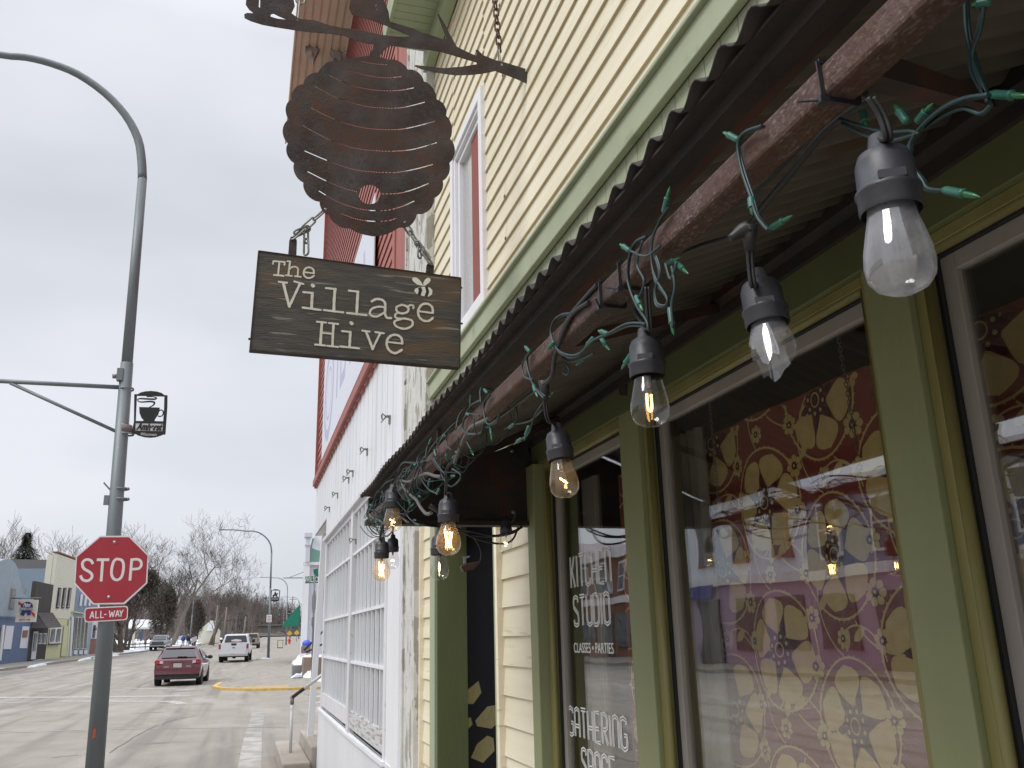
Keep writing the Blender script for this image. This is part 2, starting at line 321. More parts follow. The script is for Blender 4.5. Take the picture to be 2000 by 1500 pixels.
mat('nail_stain', (.12, .07, .04), .9); m_.build('upper_siding', ['cream_siding', 'cream_lap', 'nail_stain'], cafe)
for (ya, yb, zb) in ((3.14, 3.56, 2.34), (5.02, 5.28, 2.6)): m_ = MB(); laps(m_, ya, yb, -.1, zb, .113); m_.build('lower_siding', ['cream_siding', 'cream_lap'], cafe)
m_ = MB()                                               # structural wall behind the cladding
m_.box(1.04, 1.10, -3, WY0, 2.4, 5.42); m_.box(1.04, 1.10, WY1, 4.95, 2.4, 5.42); m_.box(1.04, 1.10, WY0, WY1, WZ1, 5.42); m_.box(1.04, 1.10, WY0, WY1, 2.4, WZ0)
m_.box(1.2, 7, -3, 5.2, 5.30, 5.5); m_.box(6.9, 7, -3, 5.2, -.1, 5.3); m_.box(1.2, 6.9, 5.0, 5.2, -.1, 5.3); m_.box(1.2, 6.9, -3.1, -3, -.1, 5.3); m_.box(1.11, 6.9, -3, 5.0, 2.5, 2.56); m_.box(1.1, 6.9, -3, 5, -.1, -.02)
m_.build('wall', 'interior', cafe)
m_ = MB()                                               # beadboard band over the awning
y = -3.0
while y < 4.93: m_.box(1.022, 1.038, y, min(y+.077, 4.95), 2.36, 2.97); y += .08
m_.box(1.030, 1.0385, -3, 4.95, 2.36, 2.969)
m_.build('beadboard', 'sage_light', cafe)
m_ = MB(); m_.box(.992, 1.018, -3, 4.955, 2.965, 3.062); m_.box(.975, 1.018, -3, 4.955, 3.062, 3.078); m_.build('belt_trim', 'sage_light', cafe, bevel=.004)
m_ = MB(); m_.box(.70, 1.016, -3, 4.99, 5.42, 5.45); m_.box(.68, .70, -3, 4.99, 5.40, 5.60)
y = -3.0
while y < 4.9: m_.box(.70, 1.016, y, y+.066, 5.412, 5.421); y += .07
m_.box(.955, 1.014, -3, 4.985, 5.25, 5.405)
m_.build('eave', 'sage_paint', cafe)
# upstairs window
def ring(mb, x0, x1, y0, y1, z0, z1, wd, mi=0):
    mb.box(x0, x1, y0, y0+wd, z0, z1, mi); mb.box(x0, x1, y1-wd, y1, z0, z1, mi); mb.box(x0, x1, y0+wd, y1-wd, z0, z0+wd, mi); mb.box(x0, x1, y0+wd, y1-wd, z1-wd, z1, mi)
m_ = MB(); ring(m_, 1.000, 1.06, WY0, WY1, WZ0, WZ1, .055); ring(m_, 1.012, 1.07, WY0+.056, WY1-.056, WZ0+.056, WZ1-.056, .022); ring(m_, 1.03, 1.07, WY0+.08, WY1-.08, WZ0+.08, WZ1-.08, .03)
upw = m_.build('window', 'white_vinyl', cafe, bevel=.003)
m_ = MB(); m_.box(1.050, 1.054, WY0+.11, WY1-.11, WZ0+.11, WZ1-.11); m_.build('pane', 'upper_glass', upw)
mat('brick_panel', (.26, .085, .065), .9); mat('pale_curtain', (.42, .40, .37), .9)
m_ = MB(); m_.box(1.044, 1.048, WY0+.105, WY0+.36, WZ0+.105, WZ1-.105, 0); m_.box(1.064, 1.069, WY0+.3, WY1-.105, WZ0+.115, WZ1-.115, 1); m_.build('window_panels', ['brick_panel', 'pale_curtain'], upw)  # red-brown panel in front of the pane, pale one behind it
# ---- storefront
HZ = 2.215; SZ = .55
m_ = MB(); m_.box(1.03, 1.08, -3, 3.14, HZ, 2.36); m_.box(1.03, 1.08, 3.56, 5.02, 2.24, 2.36); m_.build('header', 'moss_paint', cafe, bevel=.002)
for (y0, y1) in ((3.055, 3.14), (2.178, 2.307), (1.106, 1.207), (-.25, -.12)):
    m_ = MB(); m_.box(1.006 if y0 > 3 else 1.03, 1.12, y0, y1, -.1, HZ-.0005); m_.build('post', 'post_green', cafe, bevel=.003)
m_ = MB(); m_.box(1.036, 1.10, -3, 3.055, -.1, SZ-.04); m_.box(1.00, 1.12, -3, 3.05, SZ-.04, SZ); m_.build('bulkhead', 'moss_paint', cafe)
def shopwin(y0, y1):
    a = MB(); ring(a, 1.045, 1.10, y0, y1, SZ, HZ, .022)
    fo = a.build('window', 'olive_paint', cafe, bevel=.002)
    a = MB(); x = 1.043
    for (p, q) in (((y1-.024, SZ), (y1-.024, HZ-.022)), ((y0+.024, SZ), (y0+.024, HZ-.022)), ((y0, HZ-.024), (y1, HZ-.024))): a.tube([(x+.012, p[0], p[1]), (x+.012, q[0], q[1])], .0095, 10)
    a.build('bead', 'olive_paint', fo)
    a = MB(); ring(a, 1.072, 1.086, y0+.023, y1-.023, SZ+.022, HZ-.023, .007); a.build('gasket', 'gap', fo)
    a = MB(); ring(a, 1.080, 1.1, y0+.030, y1-.030, SZ+.03, HZ-.030, .030); a.build('sash', 'sash_grey', fo, bevel=.002)
    a = MB(); a.box(1.092, 1.096, y0+.06, y1-.06, SZ+.06, HZ-.06); a.build('pane', 'window_glass', fo)
    return fo
w1 = shopwin(2.307, 3.055); w2 = shopwin(1.207, 2.178); w3 = shopwin(-.12, 1.106)
# ---- door recess
m_ = MB(); m_.box(1.03, 1.20, 4.89, 5.02, -.1, 2.239); m_.build('door_jamb', 'moss_paint', cafe, bevel=.003)
m_ = MB(); m_.box(1.012, 1.03, 4.89, 5.02, -.1, 2.34); m_.box(1.012, 1.03, 3.595, 3.66, -.1, 2.34); m_.box(1.03, 1.20, 3.585, 3.66, -.1, 2.239)
m_.prism([(1.012, 3.66, 2.34), (1.012, 3.66, 2.08), (1.012, 3.80, 2.239), (1.012, 3.80, 2.34)], (.018, 0, 0)); m_.build('door_casing', 'sage_light', cafe, bevel=.002)
m_ = MB(); m_.tube([(1.008, 3.575, -.1), (1.008, 3.575, 2.3)], .013, 10); m_.box(1.0, 1.03, 3.56, 3.585, -.1, 2.3); m_.build('corner_bead', 'cream_siding', cafe); m_ = MB(); m_.box(1.0, 1.03, 5.25, 5.29, -.1, 2.75); m_.build('corner_bead', 'cream_siding', cafe)
m_ = MB(); m_.box(1.20, 1.24, 3.6, 5.0, -.1, 2.24); m_.box(1.03, 1.2, 3.6, 4.95, 2.239, 2.30)
dr = m_.build('door', 'door_black', cafe)
m_ = MB()
for P in ([(318, 1090), (318, 1122), (372, 1126), (420, 1060), (403, 990), (345, 1038)], [(385, 1222), (395, 1255), (480, 1270), (527, 1225), (527, 1128), (455, 1140)], [(318, 1215), (318, 1298), (368, 1245), (357, 1203)], [(360, 1440), (430, 1470), (497, 1400), (490, 1325), (455, 1310), (395, 1360)]):
    m_.prism([aX(800+x/3, 1000+y/3, 1.1985) for x, y in P], (.0025, 0, 0))
m_.build('hexagon_decor', 'hex_gold', dr)
# peeling pilaster at the party wall
m_ = MB(); m_.box(.985, 1.06, 4.955, 5.75, 2.62, 6.6); m_.box(.985, 1.06, 5.29, 5.75, -.1, 2.62)
for yy in (5.71, 5.31): m_.box(.972, .985, yy-.02, yy+.02, -.1, 2.6)
m_.box(.972, .985, 5.70, 5.745, 2.62, 6.6); m_.box(.975, .985, 4.957, 4.99, 2.62, 6.6)
pil = m_.build('party_wall_pilaster', 'peel_paint', None); tag(pil, 'peeling grey and white painted board upright between the cream and the white building', 'pilaster')
# ---- window lettering (sub-parts of the window)
def deco(mb, word, Y0, Y1, z0, z1, x=1.0905, gap=.22, d=.19, w_=.115):
    """tall double-line letters; Y0 far (left) to Y1 near (right)"""
    G = {'K': [[(0, 0), (0, 1)], [(.9, 1), (.15, .42)], [(.3, .52), (.95, 0)]], 'I': [[(.1, 0), (.1, 1)]], 'T': [[(0, 1), (1, 1)], [(.5, .93), (.5, 0)]],
         'C': [[(1, .78), (.95, .93), (.5, 1), (.05, .93), (0, .75), (0, .25), (.05, .07), (.5, 0), (.95, .07), (1, .22)]], 'H': [[(0, 0), (0, 1)], [(1, 0), (1, 1)], [(.1, .42), (.9, .42)]],
         'E': [[(1, 1), (0, 1), (0, 0), (1, 0)], [(.1, .45), (.8, .45)]], 'N': [[(0, 0), (0, .75), (.06, .93), (.5, 1), (.94, .93), (1, .75), (1, 0)]],
         'S': [[(1, .8), (.9, .95), (.5, 1), (.1, .95), (0, .8), (.05, .64), (.9, .4), (1, .2), (.9, .05), (.5, 0), (.1, .05), (0, .2)]], 'U': [[(0, 1), (0, .25), (.06, .07), (.5, 0), (.94, .07), (1, .25), (1, 1)]],
         'D': [[(0, 0), (0, 1), (.6, 1), (.95, .88), (1, .7), (1, .3), (.95, .12), (.6, 0), (0, 0)]], 'O': [[(.5, 1), (.05, .93), (0, .75), (0, .25), (.05, .07), (.5, 0), (.95, .07), (1, .25), (1, .75), (.95, .93), (.5, 1)]],
         'G': [[(1, .8), (.95, .93), (.5, 1), (.05, .93), (0, .75), (0, .25), (.05, .07), (.5, 0), (.95, .07), (1, .25), (1, .45), (.55, .45)]], 'A': [[(0, 0), (0, .75), (.06, .93), (.5, 1), (.94, .93), (1, .75), (1, 0)], [(.1, .38), (.9, .38)]],
         'R': [[(0, 0), (0, 1), (.6, 1), (.95, .93), (1, .75), (.95, .55), (.6, .48), (.1, .48)], [(.45, .42), (1, 0)]], 'P': [[(0, 0), (0, 1), (.6, 1), (.95, .93), (1, .75), (.95, .52), (.6, .45), (.1, .45)]]}
    ws = [(.2 if c == 'I' else 1) for c in word]; tot = sum(ws)+.42*(len(word)-1); u = (Y1-Y0)/tot; au = abs(u); h = z1-z0; p = 0; n_ = Vector((-1, 0, 0)); k = 0
    for c, wc in zip(word, ws):
        for st in G[c]:
            k += 1
            P = [Vector((x, Y0+u*(p+q[0]*1.0), z0+h*q[1])) for q in st]
            for sg in (-1, 1):
                Q = []
                for i in range(len(P)):
                    t = P[min(i+1, len(P)-1)]-P[max(i-1, 0)]; Q.append(P[i]+n_.cross(t).normalized()*sg*d*au*.55)
                ribbon(mb, Q, w_*au, n_, lift=k*2e-5, cap=False)
        p += wc+.42
def gp(x, y): return aX(x, y, 1.0905)
a, b, c = gp(1116, 1148), gp(1194, 1139), gp(1116, 1088); m_ = MB(); deco(m_, 'KITCHEN', a.y, b.y, a.z, c.z); m_.build('window_lettering', 'letter_white', w1)
a, b, c = gp(1122, 1222), gp(1192, 1221), gp(1122, 1166); m_ = MB(); deco(m_, 'STUDIO', a.y, b.y, a.z, c.z); m_.build('window_lettering', 'letter_white', w1)
a, b, c = gp(1112, 1434), gp(1226, 1464), gp(1112, 1381); m_ = MB(); deco(m_, 'GATHERING', a.y, b.y, a.z, c.z); m_.build('window_lettering', 'letter_white', w1)
a, b, c = gp(1138, 1520), gp(1203, 1536), gp(1138, 1462); m_ = MB(); deco(m_, 'SPACE', a.y, b.y, a.z, c.z); m_.build('window_lettering', 'letter_white', w1)
a, b = gp(1121, 1266), gp(1198, 1266)
text('small_lettering', 'CLASSES \u2022 PARTIES', (Vector((1.0905, (a.y+b.y)/2, a.z)), V(0, -1, 0), V(0, 0, 1), V(-1, 0, 0)), .046, 'letter_white', w1, width=a.y-b.y, thick=.0006, off=0)
# ---- curtains
def curtain(y0, y1, z0, z1, X, label, seed):
    rg = random.Random(seed); t = thing('curtain', label, 'curtain', (X, (y0+y1)/2, z0))
    wv = lambda y: X+.006*math.sin(y*19)+.0006*math.sin(y*47+1)
    a = MB(); n = 90; nz_ = 14
    for i in range(n+1):
        y = y0+(y1-y0)*i/n
        for j in range(nz_+1): a.v.append(V(wv(y), y, z0+(z1-z0)*j/nz_))
    for i in range(n):
        for j in range(nz_):
            q = i*(nz_+1)+j; a.f.append([q, q+nz_+1, q+nz_+2, q+1]); a.m.append(0); a.sm.append(True)
    lay = [0]
    def put(P, mi, lift):
        P = [p for p in P]
        if all(y0 < p[0] < y1 and z0 < p[1] < z1 for p in P):
            c0 = (sum(p[0] for p in P)/len(P), sum(p[1] for p in P)/len(P)); L = lift+lay[0]
            a.add([(wv(c0[0])-L, c0[0], c0[1])]+[(wv(p[0])-L, p[0], p[1]) for p in P], [(0, i+1, (i+1) % len(P)+1) for i in range(len(P))], mi)
    def petal(cx, cz, ang, r0, r1, wd, mi, lift, tip=.5):
        P = []
        for k in range(10):
            s_ = k/9; P.append((r0+(r1-r0)*s_, wd*(max(0, math.sin(math.pi*s_**(1.5 if tip < .6 else 1.0)))**.75)))
        Q = P+[(x, -y) for x, y in reversed(P[1:-1])]
        put([(cx+x*math.cos(ang)-y*math.sin(ang), cz+x*math.sin(ang)+y*math.cos(ang)) for x, y in Q], mi, lift)
    def seg(P, wd, mi, lift):
        for p, q in zip(P, P[1:]):
            dx, dy = q[0]-p[0], q[1]-p[1]; l = math.hypot(dx, dy) or 1; nx, ny = -dy/l*wd/2, dx/l*wd/2
            put([(p[0]-nx, p[1]-ny), (q[0]-nx, q[1]-ny), (q[0]+nx, q[1]+ny), (p[0]+nx, p[1]+ny)], mi, lift)
    def medal(cx, cz, r, a0):
        seg([(cx+r*math.cos(2*math.pi*k/44), cz+r*1.05*math.sin(2*math.pi*k/44)) for k in range(45)], .0055, 1, .0020)
        for k in range(44):
            c_, s_ = math.cos(2*math.pi*k/44), math.sin(2*math.pi*k/44); put([(cx+r*c_-s_*.003, cz+r*1.05*s_+c_*.003), (cx+r*1.055*c_, cz+r*1.105*s_), (cx+r*c_+s_*.003, cz+r*1.05*s_-c_*.003)], 1, .0021)
        for k in range(6):
            an = a0+k*math.pi/3; petal(cx, cz, an, r*.28, r*.95, r*.37, 1, .0022+.0002*k); petal(cx, cz, an+math.pi/6, r*.26, r*.56, r*.07, 2, .0040, .8)
        for k in range(8):
            an = a0+k*math.pi/4; bx, bz = cx+r*.24*math.cos(an), cz+r*.24*math.sin(an)
            put([(bx+r*.10*math.cos(q*.785), bz+r*.10*math.sin(q*.785)) for q in range(8)], 2, .0046+.0001*k); put([(bx+r*.04*math.cos(q*.785), bz+r*.04*math.sin(q*.785)) for q in range(8)], 1, .0058)
        put([(cx+r*.2*math.cos(q*.52), cz+r*.2*math.sin(q*.52)) for q in range(12)], 2, .0062); put([(cx+r*.14*math.cos(q*.52), cz+r*.14*math.sin(q*.52)) for q in range(12)], 1, .0066); put([(cx+r*.11*math.cos(q*.52), cz+r*.11*math.sin(q*.52)) for q in range(12)], 2, .0070)
    def small(cx, cz, r):
        a0 = rg.uniform(0, 1)
        for k in range(7): petal(cx, cz, a0+k*.8976, r*.2, r, r*.3, 1, .0024+.0001*k)
        put([(cx+r*.36*math.cos(q*.785), cz+r*.36*math.sin(q*.785)) for q in range(8)], 2, .0038); put([(cx+r*.14*math.cos(q*.785), cz+r*.14*math.sin(q*.785)) for q in range(8)], 1, .0042)
    def vine(cx, cz, L, an, cv):
        P = [(cx, cz)]; 
        for k in range(16):
            an += cv; P.append((P[-1][0]+L/16*math.cos(an), P[-1][1]+L/16*math.sin(an)))
            if k in (6, 11): petal(P[-1][0], P[-1][1], an+1.0*(1 if cv > 0 else -1), 0, .05, .011, 1, .0017, .7)
        seg(P, .0042, 1, .0014)
    i = 0; yy = y0-.1
    while yy < y1+.2:
        zz = z0+.05+(.20 if i % 2 else 0)
        while zz < z1+.2:
            medal(yy, zz, .130, rg.uniform(0, 1)); small(yy+.125, zz+.175-.06, .030); small(yy-.12, zz+.17, .026); small(yy+.12, zz-.13, .028); small(yy+.01, zz+.175, .024)
            vine(yy+.02, zz+.14, .28, rg.uniform(.2, .9), .13); vine(yy-.04, zz-.14, .30, rg.uniform(-2.6, -2), -.12); vine(yy+.12, zz-.02, .2, 1.5, -.15)
            zz += .35
        yy += .242; i += 1
    a.build('fabric', ['curtain_red', 'curtain_gold', 'curtain_plum'], t); return t
curtain(1.02, 2.17, .45, 2.13, 1.235, 'maroon curtain with gold flower medallions filling the wide middle window', 3)
curtain(2.34, 2.80, .45, 2.13, 1.235, 'maroon and gold floral curtain behind the window with white lettering', 5)
curtain(-.2, .85, .45, 2.2, 1.27, 'maroon and gold floral curtain in the window at the right edge', 8)
for (ya, yb, lb) in ((2.12, 2.36, 'grey drape edge at the left of the wide middle window'), (2.90, 3.03, 'grey drape edge behind the left frame of the lettered window')):
    m_ = MB(); P = [(1.20+.012*math.sin(k*1.3), ya+(yb-ya)*k/28) for k in range(29)]
    for (p, q) in zip(P, P[1:]): m_.add([(p[0], p[1], .5), (q[0], q[1], .5), (q[0], q[1], 2.15), (p[0], p[1], 2.15)], [(0, 1, 2, 3)], 0, True)
    tag(m_.build('drape', 'drape_grey', None), lb, 'drape')
# hanging chains behind the glass
def link(mb, c, d, n_, L, W, r):
    """one oval chain link, long axis d, lying in plane (d, n_)"""
    d = Vector(d).normalized(); n_ = Vector(n_); n_ = (n_-d*n_.dot(d)).normalized(); P = []
    for k in range(16):
        q = 2*math.pi*k/16; s_ = (L/2-W/2); P.append(Vector(c)+n_*math.cos(q)*W/2+d*(math.sin(q)*W/2+(s_ if math.sin(q) >= 0 else -s_)))
    P.append(P[0]); P.append(P[1]); mb.tube(P[:-1], r, 6, caps=False)
def chain(mb, P, L, W, r, flip=0):
    P = [Vector(p) for p in P]; tot = sum((b-a).length for a, b in zip(P, P[1:])); n = max(1, round(tot/(L-2.6*r))); acc = []
    for k in range(n):
        s_ = (k+.5)/n*tot
        for a, b in zip(P, P[1:]):
            l = (b-a).length
            if s_ <= l or b == P[-1]: acc.append((a+(b-a)*min(1, s_/l), (b-a).normalized())); break
            s_ -= l
    for k, (c, d) in enumerate(acc):
        a_ = Vector((-.7, .7, 0)); n_ = (d.cross(a_) if (k+flip) % 2 else a_); link(mb, c, d, n_, L, W, r)
for (x0, y0, x1, y1, lb) in ((1384, 768, 1404, 985, 'thin metal chain hanging in the left part of the middle window'), (1632, 628, 1676, 890, 'thin metal chain hanging in the right part of the middle window')):
    m_ = MB(); chain(m_, [aX(x0, y0, 1.13), aX(x1, y1, 1.13)], .012, .006, .0010); tag(m_.build('hanging_chain', 'steel_link', None), lb, 'chain')
# ------------------------------------------------------------------ AWNING
awn = thing('metal_awning', 'dark corrugated metal awning on a rusty square pipe frame over the storefront', 'awning', (.9, 1.5, 2.0))
m_ = MB(); n = 0; y = -2.2; ye = 3.19; PITCH = .052
def soff(x): return 2.097+(x-.385)/(1.03-.385)*.262
ys = []
while y < ye: ys.append(y); y += PITCH/8
base = len(m_.v); xs = [.385, .46, .62, .8, 1.03]
for y in ys:
    dz = .0078*math.sin(2*math.pi*y/PITCH)
    for x in xs: m_.v.append(V(x+(.004*math.sin(y*9.1) if x < .4 else 0), y, soff(x)+dz))
for i in range(len(ys)-1):
    for j in range(len(xs)-1):
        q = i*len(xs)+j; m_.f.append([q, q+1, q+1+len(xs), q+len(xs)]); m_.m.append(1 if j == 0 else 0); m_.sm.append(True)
mat('soffit_shade', (.03, .026, .024), .8, (.045, .035, .03), 6); m_.build('corrugated_sheet', ['soffit_metal', 'soffit_shade'], awn, solid=.0015)  # outer strip darker: shade between sheet edge and beam put into the colour
m_ = MB(); m_.box(.4058, .4342, -2.2, 3.13, 1.9918, 2.0202); m_.build('pipe_rail', 'rust_red', awn, bevel=.004)
m_ = MB(); m_.box(.415, .437, -2.2, 3.14, 2.077, 2.098); m_.box(.395, .415, -2.2, 3.14, 2.090, 2.0935); m_.build('edge_beam', 'dark_steel', awn)
mat('beam_rust', (.085, .030, .021), .8, (.035, .022, .02), 8)
m_ = MB(); m_.box(.437, .452, -2.2, 3.14, 2.079, 2.09); m_.build('beam_flange', 'beam_rust', awn)
m_ = MB(); m_.box(.985, 1.029, -2.2, 3.14, 2.316, 2.345); m_.box(1.018, 1.029, -2.2, 3.14, 2.29, 2.316)
m_.build('wall_ledger', 'dark_steel', awn)
m_ = MB(); m_.prism([(.41, 3.14, 2.008), (1.03, 3.14, 1.998), (1.03, 3.14, 2.33), (.41, 3.14, 2.085)], (0, .03, 0)); m_.box(.40, 1.03, 3.115, 3.175, 1.990, 2.006)
m_.build('end_board', 'dark_steel', awn)
for (a, b) in (((.43, 1.15, 2.015), (1.0, 1.66, 2.31)), ((.43, .47, 2.01), (1.0, .86, 2.33)), ((.43, 2.45, 2.015), (1.0, 2.75, 2.31))):
    m_ = MB(); m_.bar(a, b, .022, .022); m_.build('brace', 'beam_rust', awn)
for yy in (2.0, 2.7):
    m_ = MB(); m_.bar((.425, yy, 2.02), (.425, yy, 2.085), .018, .01); m_.build('strut', 'rust', awn)
for (x, y) in ((1003, 1000), (898, 920), (1000, 880)): m_ = MB(); m_.lathe([(0, -.004), (.007, -.004), (.009, 0)], 10, 0, aY(x, y, 3.139), (0, 1, 0)); m_.build('bolt', 'steel_link', awn)
m_ = MB(); a, b, c = aX(1207, 740, 1.02), aX(1221, 742, 1.02), aX(1219, 772, 1.02)
m_.prism([a, b, (1.02, c.y+.002, c.z), (1.02, c.y+.012, c.z+.002), (1.02, a.y-.002, a.z-.05)], (.01, 0, 0)); m_.build('hook_bracket', 'dark_steel', awn)
# ------------------------------------------------------------------ HIVE SIGN
yaw = .0406; SP = aY(705, 608, 3.0); sn = Vector((math.sin(yaw), -math.cos(yaw), 0)); sxv = Vector((math.cos(yaw), math.sin(yaw), 0)); szv = Vector((0, 0, 1))
def sp(x, y, l=0): return aP(x, y, SP+sn*l, sn)
bd = thing('sign_board', 'dark stained wooden board with cream lettering and a small bee, hung on chains', 'sign', SP)
Cn = [sp(505, 490), sp(900, 543), sp(898, 718), sp(488, 683)]
m_ = MB(); m_.prism(Cn, -sn*.028); m_.build('plank', 'sign_wood', bd, bevel=.002)
m_ = MB()
for i in range(4): m_.bar(Cn[i]-sn*.014, Cn[(i+1) % 4]-sn*.014, .034, .003, 0, up=(Cn[(i+2) % 4]-Cn[(i+1) % 4]).normalized())
m_.build('metal_edge', 'rust', bd)
m_ = MB()
for P in ([(497, 581), (520, 582), (553, 586)], [(845, 621), (872, 623), (900, 628)], [(860, 687), (880, 689), (899, 691)], [(503, 500), (515, 507)]): ribbon(m_, [sp(*p) for p in P], .0012, sn, .0006, cap=False)
m_.build('plank_crack', 'black', bd)
Z3 = lambda x, y: sp(460+x/4, 400+y/4)
wpx = (Z3(100, 500)-Z3(0, 500)).length/100
ST = [  # (width, points, smooth)
 (15, [(297, 440), (385, 448)], 0), (13, [(297, 440), (292, 462)], 0), (13, [(385, 448), (382, 472)], 0), (15, [(343, 444), (332, 550)], 0), (15, [(300, 549), (376, 556)], 0),
 (13, [(405, 441), (428, 443)], 0), (15, [(426, 443), (412, 552)], 0), (14, [(395, 551), (440, 557)], 0), (14, [(418, 506), (440, 488), (470, 486), (488, 505), (484, 557)], 1), (14, [(465, 559), (510, 564)], 0),
 (13, [(532, 527), (612, 536)], 0), (15, [(612, 536), (608, 508), (580, 490), (548, 498), (532, 527), (538, 555), (562, 572), (590, 570), (612, 555)], 1),
 (17, [(337, 602), (400, 610)], 0), (17, [(460, 600), (530, 620)], 0), (22, [(372, 608), (395, 700), (420, 795)], 1), (20, [(505, 614), (465, 700), (420, 795)], 1),
 (30, [(600, 628), (606, 634)], 0), (18, [(530, 683), (598, 690)], 0), (23, [(600, 690), (596, 750), (594, 808)], 1), (18, [(525, 804), (665, 823)], 0),
 (18, [(706, 652), (782, 659)], 0), (23, [(777, 660), (770, 750), (768, 832)], 1), (18, [(690, 823), (840, 842)], 0),
 (18, [(885, 672), (960, 680)], 0), (23, [(955, 682), (950, 770), (946, 855)], 1), (18, [(870, 846), (1022, 863)], 0),
 (21, [(1065, 755), (1100, 738), (1145, 745), (1168, 775), (1168, 850), (1182, 882), (1214, 886)], 1), (18, [(1165, 803), (1120, 797), (1068, 812), (1048, 845), (1068, 870), (1110, 872), (1165, 840)], 1),
 (19, [(1300, 782), (1345, 800), (1345, 835), (1300, 850), (1262, 835), (1258, 800), (1300, 782)], 1), (17, [(1338, 802), (1365, 785), (1388, 790), (1388, 810)], 1), (17, [(1268, 842), (1245, 865), (1262, 888), (1330, 890)], 1), (19, [(1312, 888), (1375, 905), (1378, 945), (1320, 970), (1255, 950), (1243, 912), (1312, 888)], 1),
 (17, [(1432, 833), (1540, 847)], 0), (21, [(1541, 847), (1535, 802), (1500, 775), (1455, 782), (1427, 825), (1432, 872), (1465, 905), (1508, 908), (1540, 885)], 1),
 (16, [(636, 915), (708, 922)], 0), (16, [(728, 925), (800, 933)], 0), (22, [(675, 920), (668, 1010), (662, 1095)], 1), (20, [(766, 930), (760, 1015), (757, 1105)], 1), (16, [(622, 1093), (700, 1101)], 0), (16, [(716, 1103), (800, 1112)], 0), (15, [(672, 1002), (760, 1010)], 0),
 (29, [(902, 923), (908, 929)], 0), (17, [(832, 988), (895, 995)], 0), (22, [(897, 995), (893, 1050), (890, 1112)], 1), (17, [(817, 1108), (965, 1123)], 0),
 (17, [(990, 985), (1045, 992)], 0), (17, [(1092, 996), (1158, 1006)], 0), (21, [(1018, 990), (1045, 1060), (1070, 1128)], 1), (18, [(1130, 1004), (1100, 1065), (1070, 1128)], 1),
 (16, [(1187, 1073), (1300, 1086)], 0), (21, [(1301, 1086), (1295, 1045), (1262, 1020), (1218, 1022), (1185, 1055), (1182, 1103), (1207, 1145), (1250, 1160), (1298, 1135)], 1)]
m_ = MB()
for k, (wd, P, smf) in enumerate(ST):
    Q = [Z3(*p) for p in P]
    Q = smoothpath(Q, 5) if smf else [Q[0]+(Q[1]-Q[0])*j/6 for j in range(7)]
    ws = [wd*wpx*(1+.09*math.sin(k*3+j*1.7)) for j in range(len(Q))]
    ribbon(m_, Q, ws, sn, .0008+k*4e-5)
m_.build('lettering', 'sign_letter', bd)
m_ = MB()
def fillp(P, l, mi=0): m_.poly([Z3(*p)+sn*l for p in P], mi)
fillp([(1465, 635), (1420, 625), (1388, 600), (1378, 580), (1392, 567), (1415, 570), (1440, 590), (1460, 620)], .001); fillp([(1468, 635), (1466, 610), (1480, 585), (1500, 570), (1520, 575), (1524, 592), (1510, 612), (1485, 630)], .001)
fillp([(1395, 675), (1405, 655), (1440, 642), (1480, 640), (1520, 648), (1538, 670), (1535, 700), (1510, 718), (1470, 715), (1420, 700)], .001)
fillp([(1425, 650), (1450, 643), (1458, 670), (1445, 708), (1422, 700), (1430, 675)], .0016, 1); fillp([(1480, 641), (1502, 644), (1512, 680), (1500, 717), (1475, 714), (1488, 680)], .0016, 1)
m_.build('bee_emblem', ['sign_white', 'black'], bd)
for (P) in ([(563, 497), (565, 470), (568, 462), (576, 462), (580, 470), (579, 500)], [(832, 532), (833, 518), (838, 512), (845, 514), (848, 520), (847, 536)]):
    m_ = MB(); m_.prism([sp(*p, -.012) for p in P], -sn*.004); m_.build('hook_tab', 'rust', bd)
for p in ((901, 562), (902, 632), (487, 662), (506, 492)): m_ = MB(); m_.blob(sp(*p, -.014), .0045); m_.build('screw', 'dark_steel', bd)
# beehive plate
hv = thing('hive_sign', 'rusty steel plate cut as a beehive hanging from a branch, above the wooden board', 'sign', sp(720, 280))
Z2 = lambda x, y: sp(430+x/3.0615, y/3.0615, -.012)
def lobes(C, bulge, ctr):
    outp = []
    for (a, b), g in zip(zip(C, C[1:]), bulge):
        a_ = Vector(a); b_ = Vector(b); m0 = (a_+b_)/2; nrm = (m0-Vector(ctr)).normalized(); L = (b_-a_).length
        for k in range(8):
            t = k/8; outp.append(tuple(a_.lerp(b_, t)+nrm*g*L*math.sin(math.pi*t)**.7))
    outp.append(C[-1]); return outp
rightc = [(1000, 368), (1118, 428), (1214, 498), (1290, 605), (1346, 702), (1370, 840), (1364, 985), (1326, 1090), (1275, 1190), (1172, 1288), (1080, 1368)]
leftc = [(770, 1372), (645, 1292), (592, 1215), (495, 1100), (440, 985), (403, 868), (408, 725), (425, 606), (495, 515), (582, 446), (700, 372)]
